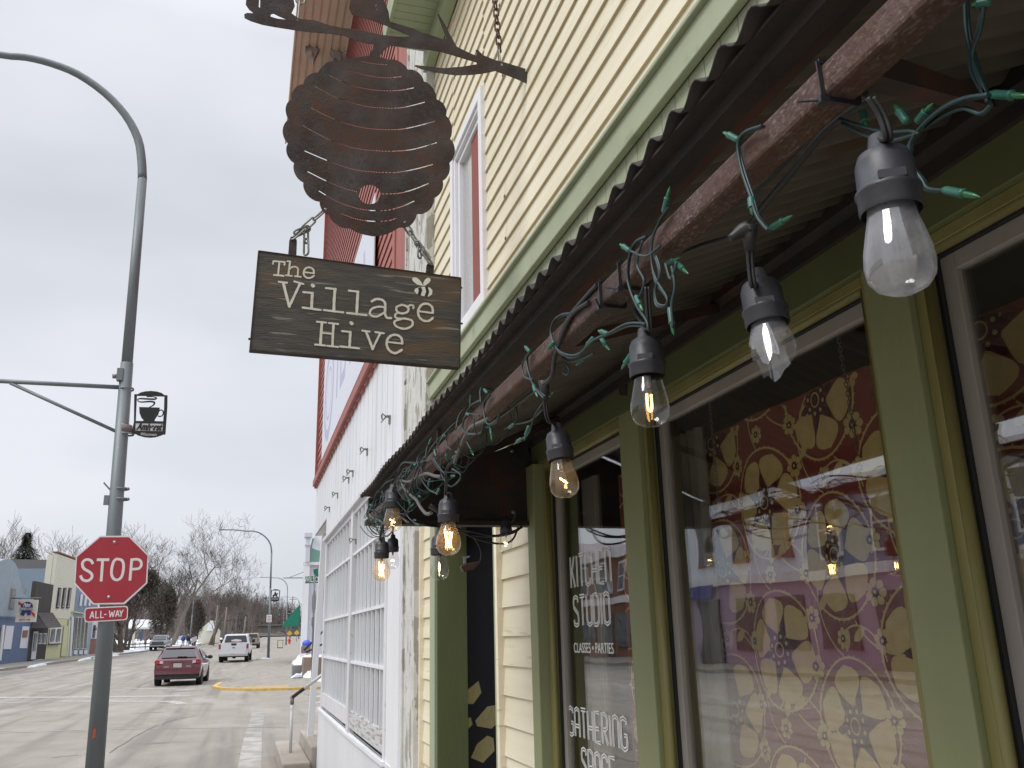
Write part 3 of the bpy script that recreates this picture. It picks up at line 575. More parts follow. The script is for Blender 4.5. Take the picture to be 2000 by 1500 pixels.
B1 = [(145, 120), (143, 98), (160, 90), (200, 92), (172, 70), (152, 40), (155, 5), (190, -40), (260, -60), (300, -45), (322, -22), (350, -45), (400, -40), (436, 0), (445, 50), (425, 92), (470, 125), (560, 132), (640, 160), (720, 178), (800, 186), (880, 202), (960, 220), (1060, 232), (1140, 229), (1080, 205), (1000, 170), (940, 145), (860, 120), (785, 100), (768, 60), (773, 20), (800, -20), (850, -52), (900, -42), (960, -10), (988, 40), (1005, 90), (1010, 140), (1060, 155), (1140, 180), (1220, 210), (1330, 247), (1347, 240), (1325, 180), (1295, 100), (1300, 90), (1335, 150), (1372, 222), (1410, 290), (1470, 320), (1525, 345), (1531, 332), (1521, 312), (1535, 307), (1565, 340), (1640, 370), (1700, 385), (1830, 425), (1848, 440), (1845, 500), (1830, 511), (1760, 480), (1640, 435), (1580, 448), (1500, 458), (1400, 461), (1290, 445), (1200, 425), (1155, 405), (1165, 400), (1230, 408), (1330, 418), (1440, 410), (1530, 395), (1528, 384), (1430, 355), (1330, 325), (1250, 310), (1150, 300), (1080, 290), (1010, 285), (985, 305), (950, 350)]
Bn = [(885, 345), (910, 300), (920, 275), (880, 272), (800, 250), (740, 226), (650, 213), (560, 206), (460, 195), (330, 175), (250, 160), (180, 138)]
bot = [(1060, 1372), (1030, 1392), (990, 1408), (950, 1419), (910, 1421), (860, 1412), (810, 1395)]
Hout = B1+lobes(rightc, [.16, .2, .16, .2, .16, .22, .18, .2, .24, .22], (900, 880))+bot+lobes(leftc, [.16, .18, .2, .18, .2, .24, .24, .22, .2, .14], (900, 880))+Bn
slots = [[(845, 378), (920, 392), (995, 398)], [(762, 425), (850, 455), (940, 472), (1010, 475), (1080, 468)], [(650, 462), (750, 508), (850, 538), (960, 552), (1070, 550), (1155, 535)], [(562, 525), (700, 597), (850, 642), (960, 655), (1070, 655), (1155, 638), (1220, 620)],
 [(540, 655), (670, 718), (800, 762), (900, 780), (1000, 785), (1070, 783), (1155, 768), (1278, 735)], [(490, 760), (650, 845), (800, 895), (950, 912), (1060, 912), (1160, 900), (1292, 862)], [(503, 912), (640, 970), (780, 1018), (900, 1036), (1040, 1040), (1155, 1022), (1268, 992)],
 [(520, 1035), (640, 1095), (740, 1135), (815, 1155)], [(965, 1168), (1060, 1165), (1150, 1142), (1243, 1105)], [(587, 1150), (690, 1210), (800, 1250), (900, 1267), (1000, 1265), (1090, 1240), (1157, 1210)], [(717, 1283), (800, 1315), (900, 1331), (1000, 1328), (1052, 1312)]]
HP = [[Z2(*p) for p in Hout]]
for s_ in slots:
    Q = smoothpath([Vector((p[0], p[1])).to_3d() for p in s_], 4); up_ = []; dn = []
    for i, q in enumerate(Q):
        t = (Q[min(i+1, len(Q)-1)]-Q[max(i-1, 0)]).normalized(); nn = Vector((-t.y, t.x, 0))*3.2; up_.append(q-nn); dn.append(q+nn)
    HP.append([Z2(q.x, q.y) for q in up_+dn[::-1]])
HP.append([Z2(890+66*math.cos(a*.26), 1172+58*math.sin(a*.26)) for a in range(24)])
for c in ((628, 1258, 9), (1098, 1332, 9), (1675, 395, 9), (462, 130, 7)): HP.append([Z2(c[0]+c[2]*math.cos(a*.785), c[1]+c[2]*math.sin(a*.785)) for a in range(8)])
HP.append([Z2(*p) for p in [(302, 98), (318, 94), (350, 110), (398, 130), (340, 124), (300, 112)]]); HP.append([Z2(*p) for p in [(232, 8), (238, 12), (237, 60), (230, 55)]])
HP.append([Z2(*p) for p in [(924, 30), (930, 32), (936, 75), (929, 72)]])
flatcurve('plate', HP, (sp(720, 280), sxv, szv, sn), .0022, 'rust', hv)
def chainthing(name, P, L, W, r, m, label, extra=None):
    a = MB(); chain(a, P, L, W, r)
    if extra:
        for e in extra: chain(a, e, L, W, r, 1)
    return tag(a.build(name, m, None), label, 'chain')
k_ = (sp(975, 130)-sp(970, 0)).length/130
chainthing('hanging_chain', [sp(966, -60, -.012), sp(967, 0, -.012), sp(972, 60, -.012), sp(976, 100, -.012)], 17*k_, 9*k_, 1.5*k_, 'rust_chain', 'rusty chain holding the right end of the steel branch')
m_ = MB(); link(m_, sp(975, 113, -.012), sp(977, 132)-sp(974, 95), (0, 1, .0), 38*k_, 7*k_, 1.3*k_); tag(m_.build('chain_shackle', 'steel_link', None), 'bright oval link joining the rusty chain to the steel branch', 'chain link')
m_ = MB(); link(m_, sp(583, 26, -.012), sp(581, 45)-sp(585, 0), (0, 1, 0), 44*k_, 6*k_, 1.3*k_); link(m_, sp(587, -4, -.012), (0, 0, 1), (1, 0, 0), 22*k_, 14*k_, 1.6*k_); chain(m_, [sp(587, -14, -.012), sp(588, -90, -.012)], 18*k_, 10*k_, 1.6*k_)
tag(m_.build('hanging_chain', 'steel_link', None), 'short chain holding the left end of the steel branch at the top edge', 'chain')
chainthing('hanging_chain', [sp(635, 410, -.012), sp(604, 437, -.012), sp(571, 467, -.012)], 25*k_, 8.5*k_, 1.6*k_, 'steel_link', 'grey link chain from the beehive plate to the left hook of the board', [[sp(598, 448, -.018), sp(598, 494, -.018)], [sp(606, 444, -.02), sp(574, 458, -.02)]])
chainthing('hanging_chain', [sp(789, 435, -.012), sp(812, 470, -.012), sp(841, 514, -.012)], 25*k_, 8.5*k_, 1.6*k_, 'steel_link', 'grey link chain from the beehive plate to the right hook of the board', [[sp(820, 476, -.018), sp(819, 503, -.018)], [sp(822, 480, -.02), sp(838, 506, -.02)]])
# ------------------------------------------------------------------ FESTOON BULBS
def aD(x, y, D): return EYE + ray(x, y)*(D/F)
def festoon(cx, cy, D, kind, label, cordp, gl='bulb_glass', tilt=(0, 0), s=1.0, X=None):
    c = aX(cx, cy, X) if X else aD(cx, cy, D)
    up = Vector((tilt[0], tilt[1], 1)).normalized(); rr = .0225*s; L = .056*s; top = c+up*(L*.48)
    t = thing('festoon_light', label, 'light bulb', top+up*.05*s, 'festoon bulbs along the awning pipe')
    a = MB(); a.lathe([(.0195*s, -.002), (.0205*s, 0), (.0205*s, .010*s), (.0215*s, .0115*s), (.0215*s, .014*s), (.0195*s, .0155*s), (.0190*s, .034*s), (.0165*s, .041*s), (.009*s, .046*s), (.0075*s, .056*s), (.005*s, .0575*s), (0, .0577*s)], 28, 0, top, up)
    a.obox(top+up*.0175*s+Vector((-.5, -.85, 0)).normalized()*.0185*s, Vector((.85, -.5, 0)).normalized()*.0085*s, Vector((.5, .85, 0)).normalized()*.002, up*.003*s)
    a.build('socket', 'rubber', t)
    a = MB()
    if kind == 'broken':
        n = 28; prof = [(.0150, 0), (.0172, -.008), (.0200, -.016)]; u = Vector((1, 0, 0)); b_ = up.cross(u).normalized(); u = b_.cross(up)
        jag = [.034, .040, .050, .046, .030, .019, .021, .030, .049, .042, .024, .017, .020, .027]
        for j in range(n):
            q = 2*math.pi*j/n; d_ = u*math.cos(q)+b_*math.sin(q)
            for (r_, z_) in prof: a.v.append(top+up*z_*s+d_*r_*s)
            h = jag[(j//2) % 14]*(1 if j % 2 else .93); a.v.append(top-up*h*s+d_*(.0200+.0035*min(1, (h-.016)/.02))*s)
        for j in range(n):
            for i in range(3):
                k = (j+1) % n; a.f.append([j*4+i, k*4+i, k*4+i+1, j*4+i+1]); a.m.append(0); a.sm.append(True)
    elif kind in ('globe', 'globe_off'):
        a.lathe([(.0125*s, .002), (.0135*s, -.006*s), (.0185*s, -.018*s), (.0232*s, -.032*s), (.0242*s, -.042*s), (.0225*s, -.052*s), (.0165*s, -.060*s), (.008*s, -.0643*s), (.001, -.0652*s)], 28, 0, top, up)
    else:
        a.lathe([(.0150*s, .002), (.0162*s, -.006*s), (.0190*s, -.018*s), (.0216*s, -.030*s), (.0225*s, -.040*s), (.0212*s, -.049*s), (.0165*s, -.0555*s), (.009*s, -.0592*s), (.001, -.0603*s)], 32, 0, top, up)
    a.build('glass_bulb', gl, t)
    a = MB(); a.tube([top-up*.0, top-up*.014*s], [.004*s, .0025*s], 8); 
    sd_ = Vector((.93, .37, 0)); 
    for sg in (-1, 1): a.tube([top-up*.010*s+sd_*sg*.0015*s, top-up*.028*s+sd_*sg*.0045*s], .0004*s, 5)
    a.build('filament_stem', 'steel_link', t)
    a = MB(); fm = 'filament'
    def P(x, z): return top-up*z*s+sd_*x*s
    if kind == 'u': a.tube(smoothpath([P(-.0035, .022), P(-.0035, .036), P(-.0018, .041), P(.0018, .041), P(.0035, .036), P(.0035, .022)], 4), .0013*s, 8)
    elif kind == 'coil': a.tube(smoothpath([P(-.007+.0017*k, .030+.0018*(k % 2)+.0008*k) for k in range(9)], 3), .0009*s, 6); fm = 'filament_hot'
    elif kind in ('globe', 'w'):
        for (x0, x1) in ((-.009, -.003), (-.006, .001), (.006, -.001), (.009, .003), (-.002, -.007), (.002, .007)): a.tube([P(x0, .020), P(x1, .050)], .0007*s, 6)
        fm = 'filament_hot'
    elif kind == 'spindle': a.tube([P(0, .020), P(0, .027), P(0, .034), P(0, .041)], [.0003*s, .0020*s, .0020*s, .0003*s], 8); fm = 'filament_hot'
    elif kind == 'bar': a.tube(smoothpath([P(-.006, .033), P(-.002, .032), P(.002, .033), P(.006, .032)], 3), .0011*s, 6); fm = 'filament_hot'
    if a.v: a.build('filament', fm, t)
    a = MB(); e = top+up*.057*s; C = [e]+[(aX(x, y, X) if X else aD(x, y, D)) for x, y in cordp]; C = smoothpath(C, 5)
    o2 = Vector((.0016, -.0007, 0))
    a.tube([p+o2 for p in C], .0018*s, 7); a.tube([p-o2 for p in C], .0018*s, 7); 
    a.build('cord', 'cord', t)
    return t
festoon(1752, 482, .578, None, 'unlit cloudy bulb nearest the camera, hanging left of the green post', [(1735, 270), (1722, 225), (1700, 190)], 'bulb_glass_hazy')
festoon(1510, 683, .80, 'broken', 'broken bulb with jagged glass shards below its black socket', [(1472, 560), (1466, 520), (1463, 455)], tilt=(-.02, .12), gl='bulb_glass_shard')
festoon(1268, 778, .985, 'u', 'bulb with an orange U-shaped filament at the left edge of the middle window', [(1268, 640), (1266, 600), (1264, 560)])
festoon(1100, 930, 1.32, 'coil', 'bulb with a squiggly lit filament at the top left of the lettered window', [(1070, 820), (1064, 780), (1061, 748)], 'bulb_glass_amber', tilt=(-.06, .1))
festoon(876, 1046, 1.83, 'globe', 'large round lit bulb with criss-cross filaments in front of the door jamb', [(871, 965), (872, 940), (870, 925)], 'bulb_glass_amber', s=1.08)
festoon(858, 1105, 2.08, 'spindle', 'lit bulb with one spindle filament, lower and partly behind the large round bulb', [(859, 1045), (866, 1010), (880, 990)])
festoon(767, 1012, 2.42, 'coil', 'highest lit bulb in the wire tangle at the far end of the pipe', [(768, 958), (776, 935), (790, 925)], 'bulb_glass_amber', s=1.12)
festoon(745, 1108, 2.42, 'globe', 'round lit bulb lowest and leftmost of the cluster at the far end of the pipe', [(743, 1055), (744, 1040), (750, 1022)], 'bulb_glass_amber')
festoon(767, 1092, 3.0, 'bar', 'small clear bulb with a short flat filament beside the lowest round bulb', [(767, 1040), (768, 1028), (768, 1015)])
festoon(988, 1057, 2.95, 'coil', 'bulb partly hidden by looping cables under the right part of the dark end board', [(1000, 1020), (1004, 1010), (1008, 1000)], tilt=(.05, .05))
# power cable of the bulbs
m_ = MB(); mg = MB()
lc = thing('light_cable', 'black cable tied along the rusty pipe that feeds the hanging bulbs', 'cable', (.44, 1.6, 2.02))
def cab(P, r=.0034, X=.448, n=6): a = MB(); a.tube(smoothpath([aX(x, y, X) for x, y in P], n), r, 8); a.build('cable', 'cord', lc)
cab([(1700, 195), (1650, 225), (1600, 270), (1540, 345), (1490, 405), (1463, 445)], X=.455); cab([(1690, 180), (1620, 215), (1570, 275), (1500, 350), (1430, 405), (1360, 440)], X=.465)
cab([(1463, 452), (1420, 466), (1370, 480), (1320, 500), (1285, 530), (1265, 560)], .0032); cab([(1264, 560), (1240, 600), (1262, 640)], .0030, .44)
cab([(1167, 556), (1145, 580), (1112, 620), (1096, 655), (1083, 700), (1078, 735), (1062, 750)], .0034, .404); cab([(1150, 590), (1120, 612), (1100, 650), (1087, 690)], .003, .402)
cab([(1060, 752), (1010, 790), (975, 815), (950, 822)], .0033, .44)
cab([(893, 895), (880, 905), (873, 915), (871, 930), (874, 950)], .0032, .42)
cab([(768, 975), (772, 950), (783, 935), (792, 928)], .0033, .40); cab([(800, 1022), (780, 1010), (765, 1022), (750, 1022), (735, 1005), (728, 985)], .0033, .41)
for k, P in enumerate([[(790, 1020), (850, 1026), (920, 1045), (975, 1047), (1008, 1038), (1020, 1025)], [(880, 1026), (930, 1052), (975, 1062), (1000, 1055), (1012, 1030)], [(1020, 1030), (995, 1040), (960, 1046), (900, 1034), (830, 1026)]]):
    m_ = MB(); m_.tube(smoothpath([aY(x, y, 3.09-.012*k) for x, y in P], 6), .0036, 8); m_.build('cable', 'cord', lc)
m_ = MB(); m_.tube(smoothpath([aD(x, y, .80) for x, y in [(1425, 466), (1438, 458), (1450, 450), (1463, 446)]], 2), [.0035, .004, .005, .006, .007, .008, .008], 8)
m_.tube([aD(1463, 440, .80), aD(1464, 490, .80)], [.0085, .0045], 10); m_.build('cable_joint', 'cord', lc)
m_ = MB(); m_.tube([aD(1062, 742, 1.32), aD(1066, 782, 1.32)], [.009, .0045], 10); m_.build('cable_joint', 'cord', lc); m_ = MB(); m_.tube([aD(840, 985, 2.3), aD(862, 1000, 2.3)], [.010, .008], 10)
m_.build('cable_joint', 'cord', lc)
for P in ([(955, 818), (925, 832), (915, 842), (905, 860), (895, 885), (888, 905)], [(780, 934), (792, 941), (806, 939), (820, 930), (834, 925), (850, 930), (862, 931)], [(782, 936), (789, 952), (802, 967), (813, 976), (821, 990), (832, 1003), (842, 1002)], [(722, 1005), (728, 1012), (740, 1016), (750, 1025)]):
    m_ = MB(); m_.tube(smoothpath([aX(x, y, .402) for x, y in P], 6), .0042, 8); m_.build('cable_loop', 'cord_grey', lc)
def ztie(px, py, dy, label, w_=.0044):
    c = aX(px, py, .40); y = c.y; a = MB(); h = .0162
    for P, Q in (((.42-h, 2.006-h), (.42-h, 2.006+h)), ((.42-h, 2.006+h), (.42+h, 2.006+h)), ((.42+h, 2.006+h), (.42+h, 2.006-h)), ((.42+h, 2.006-h), (.42-h, 2.006-h))):
        a.bar((P[0], y, P[1]), (Q[0], y+.0005, Q[1]), w_, .0014, up=(0, 1, 0))
    a.box(.42-h-.005, .42-h+.002, y-.003, y+.003, 1.984, 1.9895); a.bar((.42-h-.002, y, 1.987), (.42-h-.016, y+dy, 1.990), .0022, .001)
    tag(a.build('cable_tie', 'ziptie', None), label, 'cable tie', 'cable ties round the awning pipe')
ztie(1597, 165, .010, 'black cable tie round the rustiest near stretch of the pipe, above the cloudy bulb'); ztie(1205, 540, .006, 'right one of two black cable ties side by side on the pipe'); ztie(1168, 580, -.02, 'left one of two black cable ties side by side on the pipe')
# ------------------------------------------------------------------ FAIRY LIGHTS
fl = thing('fairy_light_string', 'string of unlit green mini lights wound around the awning pipe', 'fairy lights', (.41, 1.5, 2.0))
m_ = MB(); rg = random.Random(4)
def wire(P, n=2, X=.398, r=.00155, sp_=.0028):
    m_ = MB()
    for k in range(n):
        o_ = Vector((0, rg.uniform(-1, 1), rg.uniform(-1, 1)))*sp_*(1 if k else 0); Q = [aX(x+rg.uniform(-2, 2)*(k > 0), y+rg.uniform(-2, 2)*(k > 0), X+.0022*k)+o_ for x, y in P]
        m_.tube(smoothpath(Q, 6), r, 6)
    m_.build('wire', 'fairy_wire', fl)
wire([(1884, -15), (1887, 60), (1900, 115), (1922, 170), (1928, 200)], 2, .46); wire([(1925, -5), (1914, 60), (1900, 100), (1905, 140), (1930, 190)], 2, .46)
wire([(1930, 185), (1885, 192), (1845, 210), (1805, 242), (1778, 280), (1780, 320), (1800, 350), (1812, 368), (1842, 372)], 3, .44); wire([(1935, 205), (1915, 222), (1880, 212), (1845, 225), (1805, 250)], 2, .445)
wire([(1640, 232), (1680, 245), (1730, 258), (1775, 256), (1795, 262)], 1, .44); wire([(1645, 240), (1685, 262), (1735, 275), (1790, 262)], 1, .44)
wire([(1488, 246), (1455, 258), (1441, 282), (1448, 330), (1466, 384), (1478, 422), (1500, 450)], 2)
wire([(1305, 405), (1288, 432), (1274, 470), (1273, 515), (1283, 548), (1302, 580), (1300, 596), (1284, 592), (1280, 565), (1290, 530), (1282, 500)], 2); wire([(1312, 520), (1318, 560), (1312, 595), (1314, 640)], 1); wire([(1300, 515), (1310, 545), (1322, 512)], 1)
wire([(1262, 462), (1240, 474), (1228, 505), (1226, 548), (1240, 590), (1262, 625), (1266, 645)], 2); wire([(1255, 470), (1244, 515), (1258, 550), (1246, 585)], 1); wire([(1290, 480), (1262, 500), (1232, 490), (1215, 478)], 1)
wire([(1262, 632), (1225, 632), (1190, 650), (1160, 664), (1128, 692), (1100, 690), (1084, 675), (1076, 648), (1082, 626), (1098, 614), (1116, 612)], 2, .40); wire([(1084, 680), (1110, 706), (1140, 700), (1160, 690)], 1, .43); wire([(1104, 715), (1100, 728), (1108, 732), (1112, 722), (1105, 712)], 1, .43)
wire([(1036, 686), (1028, 700), (1032, 725), (1040, 748), (1048, 762), (1062, 778)], 2); wire([(1030, 694), (1020, 712), (1024, 735), (1040, 742)], 1)
wire([(1062, 785), (1045, 810), (1033, 845), (1018, 858), (1003, 868)], 1, .43); wire([(1006, 790), (1010, 812), (1004, 826), (985, 838)], 1, .44); wire([(1060, 800), (1035, 822), (1003, 829)], 1, .44)
wire([(958, 768), (946, 785), (945, 805), (952, 828), (968, 822), (975, 810)], 2); wire([(940, 782), (920, 792), (908, 815), (904, 838), (916, 848), (938, 845), (944, 828)], 2); wire([(880, 845), (872, 858), (875, 872), (882, 880)], 1); wire([(936, 812), (915, 808), (905, 820)], 1)
wire([(918, 848), (912, 862), (920, 878)], 1); wire([(852, 880), (848, 895), (858, 912), (868, 925)], 2)
# looser tangle at the far end
for k in range(24):
    yb = 1.45+1.65*(k/24)**.7; P = []
    for j in range(9):
        q = 2*math.pi*j/8; P.append(Vector((.42-.030*math.cos(q)*(1+.5*rg.random()), yb+.035*math.sin(q*.5+k)+.05*j/8, 2.004-.008+(.034+.02*rg.random())*math.sin(q)-.012*(q > 3.14))))
    m_ = MB(); m_.tube(smoothpath(P, 4), .0013, 5); m_.build('wire', 'fairy_wire', fl)
for P in ([(842, 898), (820, 905), (800, 930), (790, 950), (778, 965)], [(778, 925), (786, 905), (812, 905), (830, 900)], [(772, 985), (757, 975), (745, 960), (752, 945), (770, 935)], [(722, 985), (716, 1002), (722, 1016), (736, 1010)], [(790, 960), (800, 985), (795, 1005), (808, 1020), (820, 1028)], [(735, 1030), (740, 1042), (756, 1048), (768, 1036)], [(828, 900), (822, 930), (836, 955), (856, 965)], [(862, 895), (862, 925), (880, 950), (900, 930), (884, 915)]):
    wire(P, 2, .40, .0014, .004)
for k in range(16):
    y0_ = rg.uniform(2.15, 3.1); P = [Vector((rg.uniform(.385, .45), y0_+rg.uniform(-.12, .12), rg.uniform(1.93, 2.045))) for j in range(5)]
    m_ = MB(); m_.tube(smoothpath(P, 6), .0014 if k % 3 else .0022, 5); m_.build('wire', 'fairy_wire' if k % 3 else 'cord', fl)
MINI = [((1443, 274), (1378, 240), .398), ((1296, 416), (1309, 364), .398), ((1230, 490), (1196, 466), .398), ((1466, 384), (1469, 412), .398), ((1505, 446), (1575, 405), .44), ((1320, 512), (1352, 542), .42), ((1300, 514), (1358, 494), .42), ((1242, 578), (1256, 608), .398), ((1308, 600), (1316, 655), .40), ((1234, 690), (1213, 722), .42),
 ((1187, 652), (1141, 636), .40), ((1174, 661), (1193, 687), .41), ((1159, 659), (1134, 690), .42), ((1082, 668), (1065, 688), .398), ((1035, 687), (1007, 656), .398), ((1042, 752), (1050, 776), .398), ((1068, 775), (1101, 753), .43), ((952, 768), (932, 744), .398), ((917, 810), (889, 803), .398), ((958, 830), (961, 862), .41), ((1003, 829), (978, 848), .43), ((1006, 790), (1037, 795), .45), ((1033, 832), (1022, 866), .43), ((1018, 857), (985, 881), .43), ((870, 852), (842, 845), .398), ((920, 770), (918, 795), .42), ((884, 895), (905, 878), .41),
 ((852, 892), (847, 872), .398), ((812, 908), (789, 902), .398), ((840, 935), (836, 952), .40), ((858, 955), (845, 980), .40), ((882, 930), (910, 929), .41), ((890, 883), (920, 884), .41), ((920, 876), (925, 890), .42), ((750, 970), (731, 965), .398), ((725, 988), (717, 975), .40), ((806, 952), (779, 964), .398), ((817, 970), (845, 967), .41), ((817, 982), (838, 981), .42), ((766, 1014), (747, 1012), .398), ((808, 1016), (822, 1014), .42), ((735, 1022), (731, 1006), .40), ((742, 1040), (728, 1026), .40), ((955, 833), (930, 828), .43), ((838, 868), (845, 850), .40), ((1140, 700), (1122, 715), .44),
 ((1772, 240), (1746, 202), .44), ((1790, 240), (1822, 202), .445), ((1934, 184), (2010, 188), .46), ((1842, 371), (1940, 390), .44), ((1935, 3), (1900, 10), .46), ((1685, 215), (1690, 240), .45)]
MINI = [(aX(*a_, X_), aX(*b_, X_)) for (a_, b_, X_) in MINI]
for k in range(16):
    p = Vector((rg.uniform(.385, .46), rg.uniform(1.7, 3.1), rg.uniform(1.95, 2.04))); MINI.append((p, p+Vector((rg.uniform(-1, 1), rg.uniform(-1, 1), rg.uniform(-1, 1))).normalized()*.027))
for (p, q) in MINI:
    q = q.copy(); L = (q-p).length; L2 = min(max(L, .018), .034); q = p+(q-p).normalized()*L2; d = (q-p)
    t = MB(); t.lathe([(0, 0), (.0024, .0005), (.0031, L2*.10), (.0031, L2*.5), (.0036, L2*.53), (.0036, L2*.58), (0, L2*.585)], 9, 0, p, d); hb = t.build('mini_light', 'fairy_green', fl)
    t = MB(); t.lathe([(.0020, L2*.56), (.0023, L2*.62), (.0019, L2*.85), (.0003, L2)], 8, 0, p, d); t.build('mini_bulb', 'fairy_bulb', hb)
# small red clip lamp in the doorway
cl = thing('clip_lamp', 'small dark red clip lamp on a curved wire at the top of the doorway', 'lamp', aX(920, 1100, 1.02))
q = lambda x, y: aY(800+x/3, 1000+y/3, 3.75)
m_ = MB(); m_.prism([q(300, 318), (q(318, 350)), q(380, 338), q(420, 300), q(412, 288), q(345, 300)], (0, .03, 0)); mat('lamp_red', (.035, .006, .008), .3); m_.build('lamp_housing', 'lamp_red', cl, bevel=.004)
m_ = MB(); m_.prism([q(308, 262), q(352, 256), q(352, 265), q(328, 272), q(330, 300), q(318, 302), q(318, 272)], (0, .01, 0)); m_.build('clip', 'pole_grey', cl)
m_ = MB(); m_.tube(smoothpath([q(412, 292), q(418, 240), q(395, 180), q(350, 130), q(290, 90)], 6), .0025, 7); m_.build('wire', 'cord', cl)
# ------------------------------------------------------------------ NEIGHBOUR: white building with red upper storey
shop = thing('corner_shop', 'tall corner building, white ribbed metal below and red siding above', 'building', (4, 10, -.1))
m_ = MB(); y = 6.2
while y < 14.25: m_.box(1.018, 1.04, y, min(y+.27, 14.3), 2.90 if y < 12.1 else 3.19, 3.95); y += .30
m_.box(1.03, 1.05, 5.76, 14.3, 3.19, 3.95); m_.box(1.03, 1.05, 5.76, 12.2, 2.87, 3.19); m_.build('ribbed_cladding', 'white_metal', shop)
m_ = MB(); m_.box(1.0, 1.06, 6.01, 6.19, -.1, 3.95); m_.box(.99, 1.06, 5.93, 5.97, -.1, 3.95); m_.box(1.01, 1.06, 5.76, 5.93, -.1, 3.95); m_.box(1.015, 1.06, 6.19, 6.60, -.1, 2.87); m_.box(1.005, 1.02, 6.22, 6.30, -.1, 2.87); m_.build('corner_trim', 'white_vinyl', shop)
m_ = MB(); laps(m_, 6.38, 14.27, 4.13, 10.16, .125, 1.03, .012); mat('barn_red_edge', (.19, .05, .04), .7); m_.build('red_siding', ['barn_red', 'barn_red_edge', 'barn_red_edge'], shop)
m_ = MB(); m_.box(.985, 1.05, 5.78, 6.375, 3.97, 10.17); m_.box(.975, .985, 6.25, 6.375, 3.97, 10.17); m_.build('red_corner_board', 'barn_red', shop); m_ = MB(); m_.box(.985, 1.05, 14.272, 14.33, 3.95, 10.17); m_.build('red_corner_board', 'barn_red', shop)
m_ = MB(); m_.box(.955, 1.028, 6.376, 14.271, 3.97, 4.06); m_.box(.975, 1.028, 6.376, 14.271, 4.06, 4.12)
y = 6.4
while y < 14.2: m_.prism([(.99, y, 3.97), (.99, y+.27, 3.97), (.99, y+.2, 3.93), (.99, y+.07, 3.93)], (.028, 0, 0)); y += .3
m_.build('red_fascia', 'barn_red', shop)
m_ = MB(); m_.box(.978, .990, 7.52, 12.95, 4.15, 5.69); bn = m_.build('banner', 'banner_white', shop)
bf = lambda y, z: (Vector((.9775, y, z)), V(0, -1, 0), V(0, 0, 1), V(-1, 0, 0))
m_ = MB(); el = [V(.9772, 12.0+.62*math.cos(k*.2618), 4.92+.60*math.sin(k*.2618)) for k in range(25)]; ribbon(m_, el, .16, V(-1, 0, 0), cap=False)
el = [V(.9771, 12.0+.38*math.cos(k*.2618), 4.92+.36*math.sin(k*.2618)) for k in range(25)]; ribbon(m_, el, .04, V(-1, 0, 0), cap=False); m_.build('oval_print', 'banner_print', bn)
text('faded_print', 'TEAIRL', bf(9.5, 4.92), 1.2, 'banner_print', bn, width=3.3, thick=.001, off=0, bold=.02)
m_ = MB(); y = 6.0
m_.box(.264, 1.03, 5.77, 14.32, 10.20, 10.23); x = .27
while x < 1.0: m_.box(x, x+.075, 5.77, 14.32, 10.178, 10.2); x += .11
m_.box(.24, .264, 5.75, 14.34, 10.16, 10.5); m_.build('eave', 'tan_metal', shop)
cb = aX(678, 95, 1.03).y; q = lambda x, y: aY(560+x/5.88, y/5.88, cb)
m_ = MB(); m_.prism([q(*p) for p in [(165, 425), (695, 468), (695, 680), (560, 722), (440, 765), (430, 740), (450, 715), (540, 700), (532, 610), (480, 545), (430, 528), (375, 555), (330, 640), (308, 690), (285, 600), (235, 570), (205, 500)]], (0, .14, 0)); m_.build('corbel', 'corbel_wood', shop)
m_ = MB(); m_.box(1.05, 9, 5.76, 14.3, 3.19, 10.17); m_.box(1.6, 9, 5.78, 12.2, -.1, 3.19); m_.box(1.1, 1.6, 5.78, 12.28, 2.9, 3.19); m_.box(1.1, 1.6, 12.2, 12.32, -.1, 3.19); m_.build('wall', 'white_metal', shop)
m_ = MB(); m_.box(1.09, 1.58, 6.6, 12.2, -.1, .3); m_.build('interior_floor', 'interior', shop)
# shop window
sw = MB(); sw.box(1.005, 1.06, 6.60, 6.70, .74, 2.87); sw.box(1.005, 1.06, 11.86, 12.02, .74, 2.87); sw.box(1.0, 1.06, 8.84, 9.02, .74, 2.87); sw.box(1.01, 1.06, 6.70, 8.84, 2.80, 2.87); sw.box(1.01, 1.06, 9.02, 11.86, 2.80, 2.87); sw.box(.97, 1.0, 6.55, 12.1, 2.86, 2.90)
swo = sw.build('window', 'white_trim', shop)
m_ = MB(); m_.box(1.012, 1.06, 6.70, 8.84, .80, .95); m_.build('bottom_rail', 'weather_wood', swo)
m_ = MB(); m_.box(1.012, 1.06, 9.02, 11.86, .80, .95); m_.build('bottom_rail', 'white_trim', swo)
m_ = MB()
for (ya, yb, nn) in ((6.70, 8.84, 8), (9.02, 11.86, 9)):
    for k in range(1, nn): yk = ya+(yb-ya)*k/nn; m_.box(1.018, 1.045, yk-.011, yk+.011, .95, 2.80)
    for zk in (1.385, 1.835, 2.40): m_.box(1.012, 1.05, ya, yb, zk-.012, zk+.012)
m_.build('glazing_bars', 'white_vinyl', swo)
m_ = MB(); m_.box(1.046, 1.049, 6.72, 8.82, .96, 2.79); m_.build('pane', 'pane_old', swo)
m_ = MB(); m_.box(1.046, 1.049, 9.04, 11.84, .96, 2.79); m_.build('pane', 'pane_old', swo)
m_ = MB(); m_.prism([(.985, 12.25, .755), (.985, 8.95, .745), (.985, 6.58, .765), (.985, 6.58, .735), (.985, 8.95, .715), (.985, 12.25, .728)], (.035, 0, 0)); m_.build('sill', 'white_vinyl', swo)
m_ = MB(); y = 6.2
while y < 12.25: m_.box(1.008, 1.03, y, min(y+.115, 12.3), -.1, .76); y += .12
m_.box(1.02, 1.04, 6.2, 12.3, -.1, .76); m_.build('beadboard_base', 'white_metal', shop)
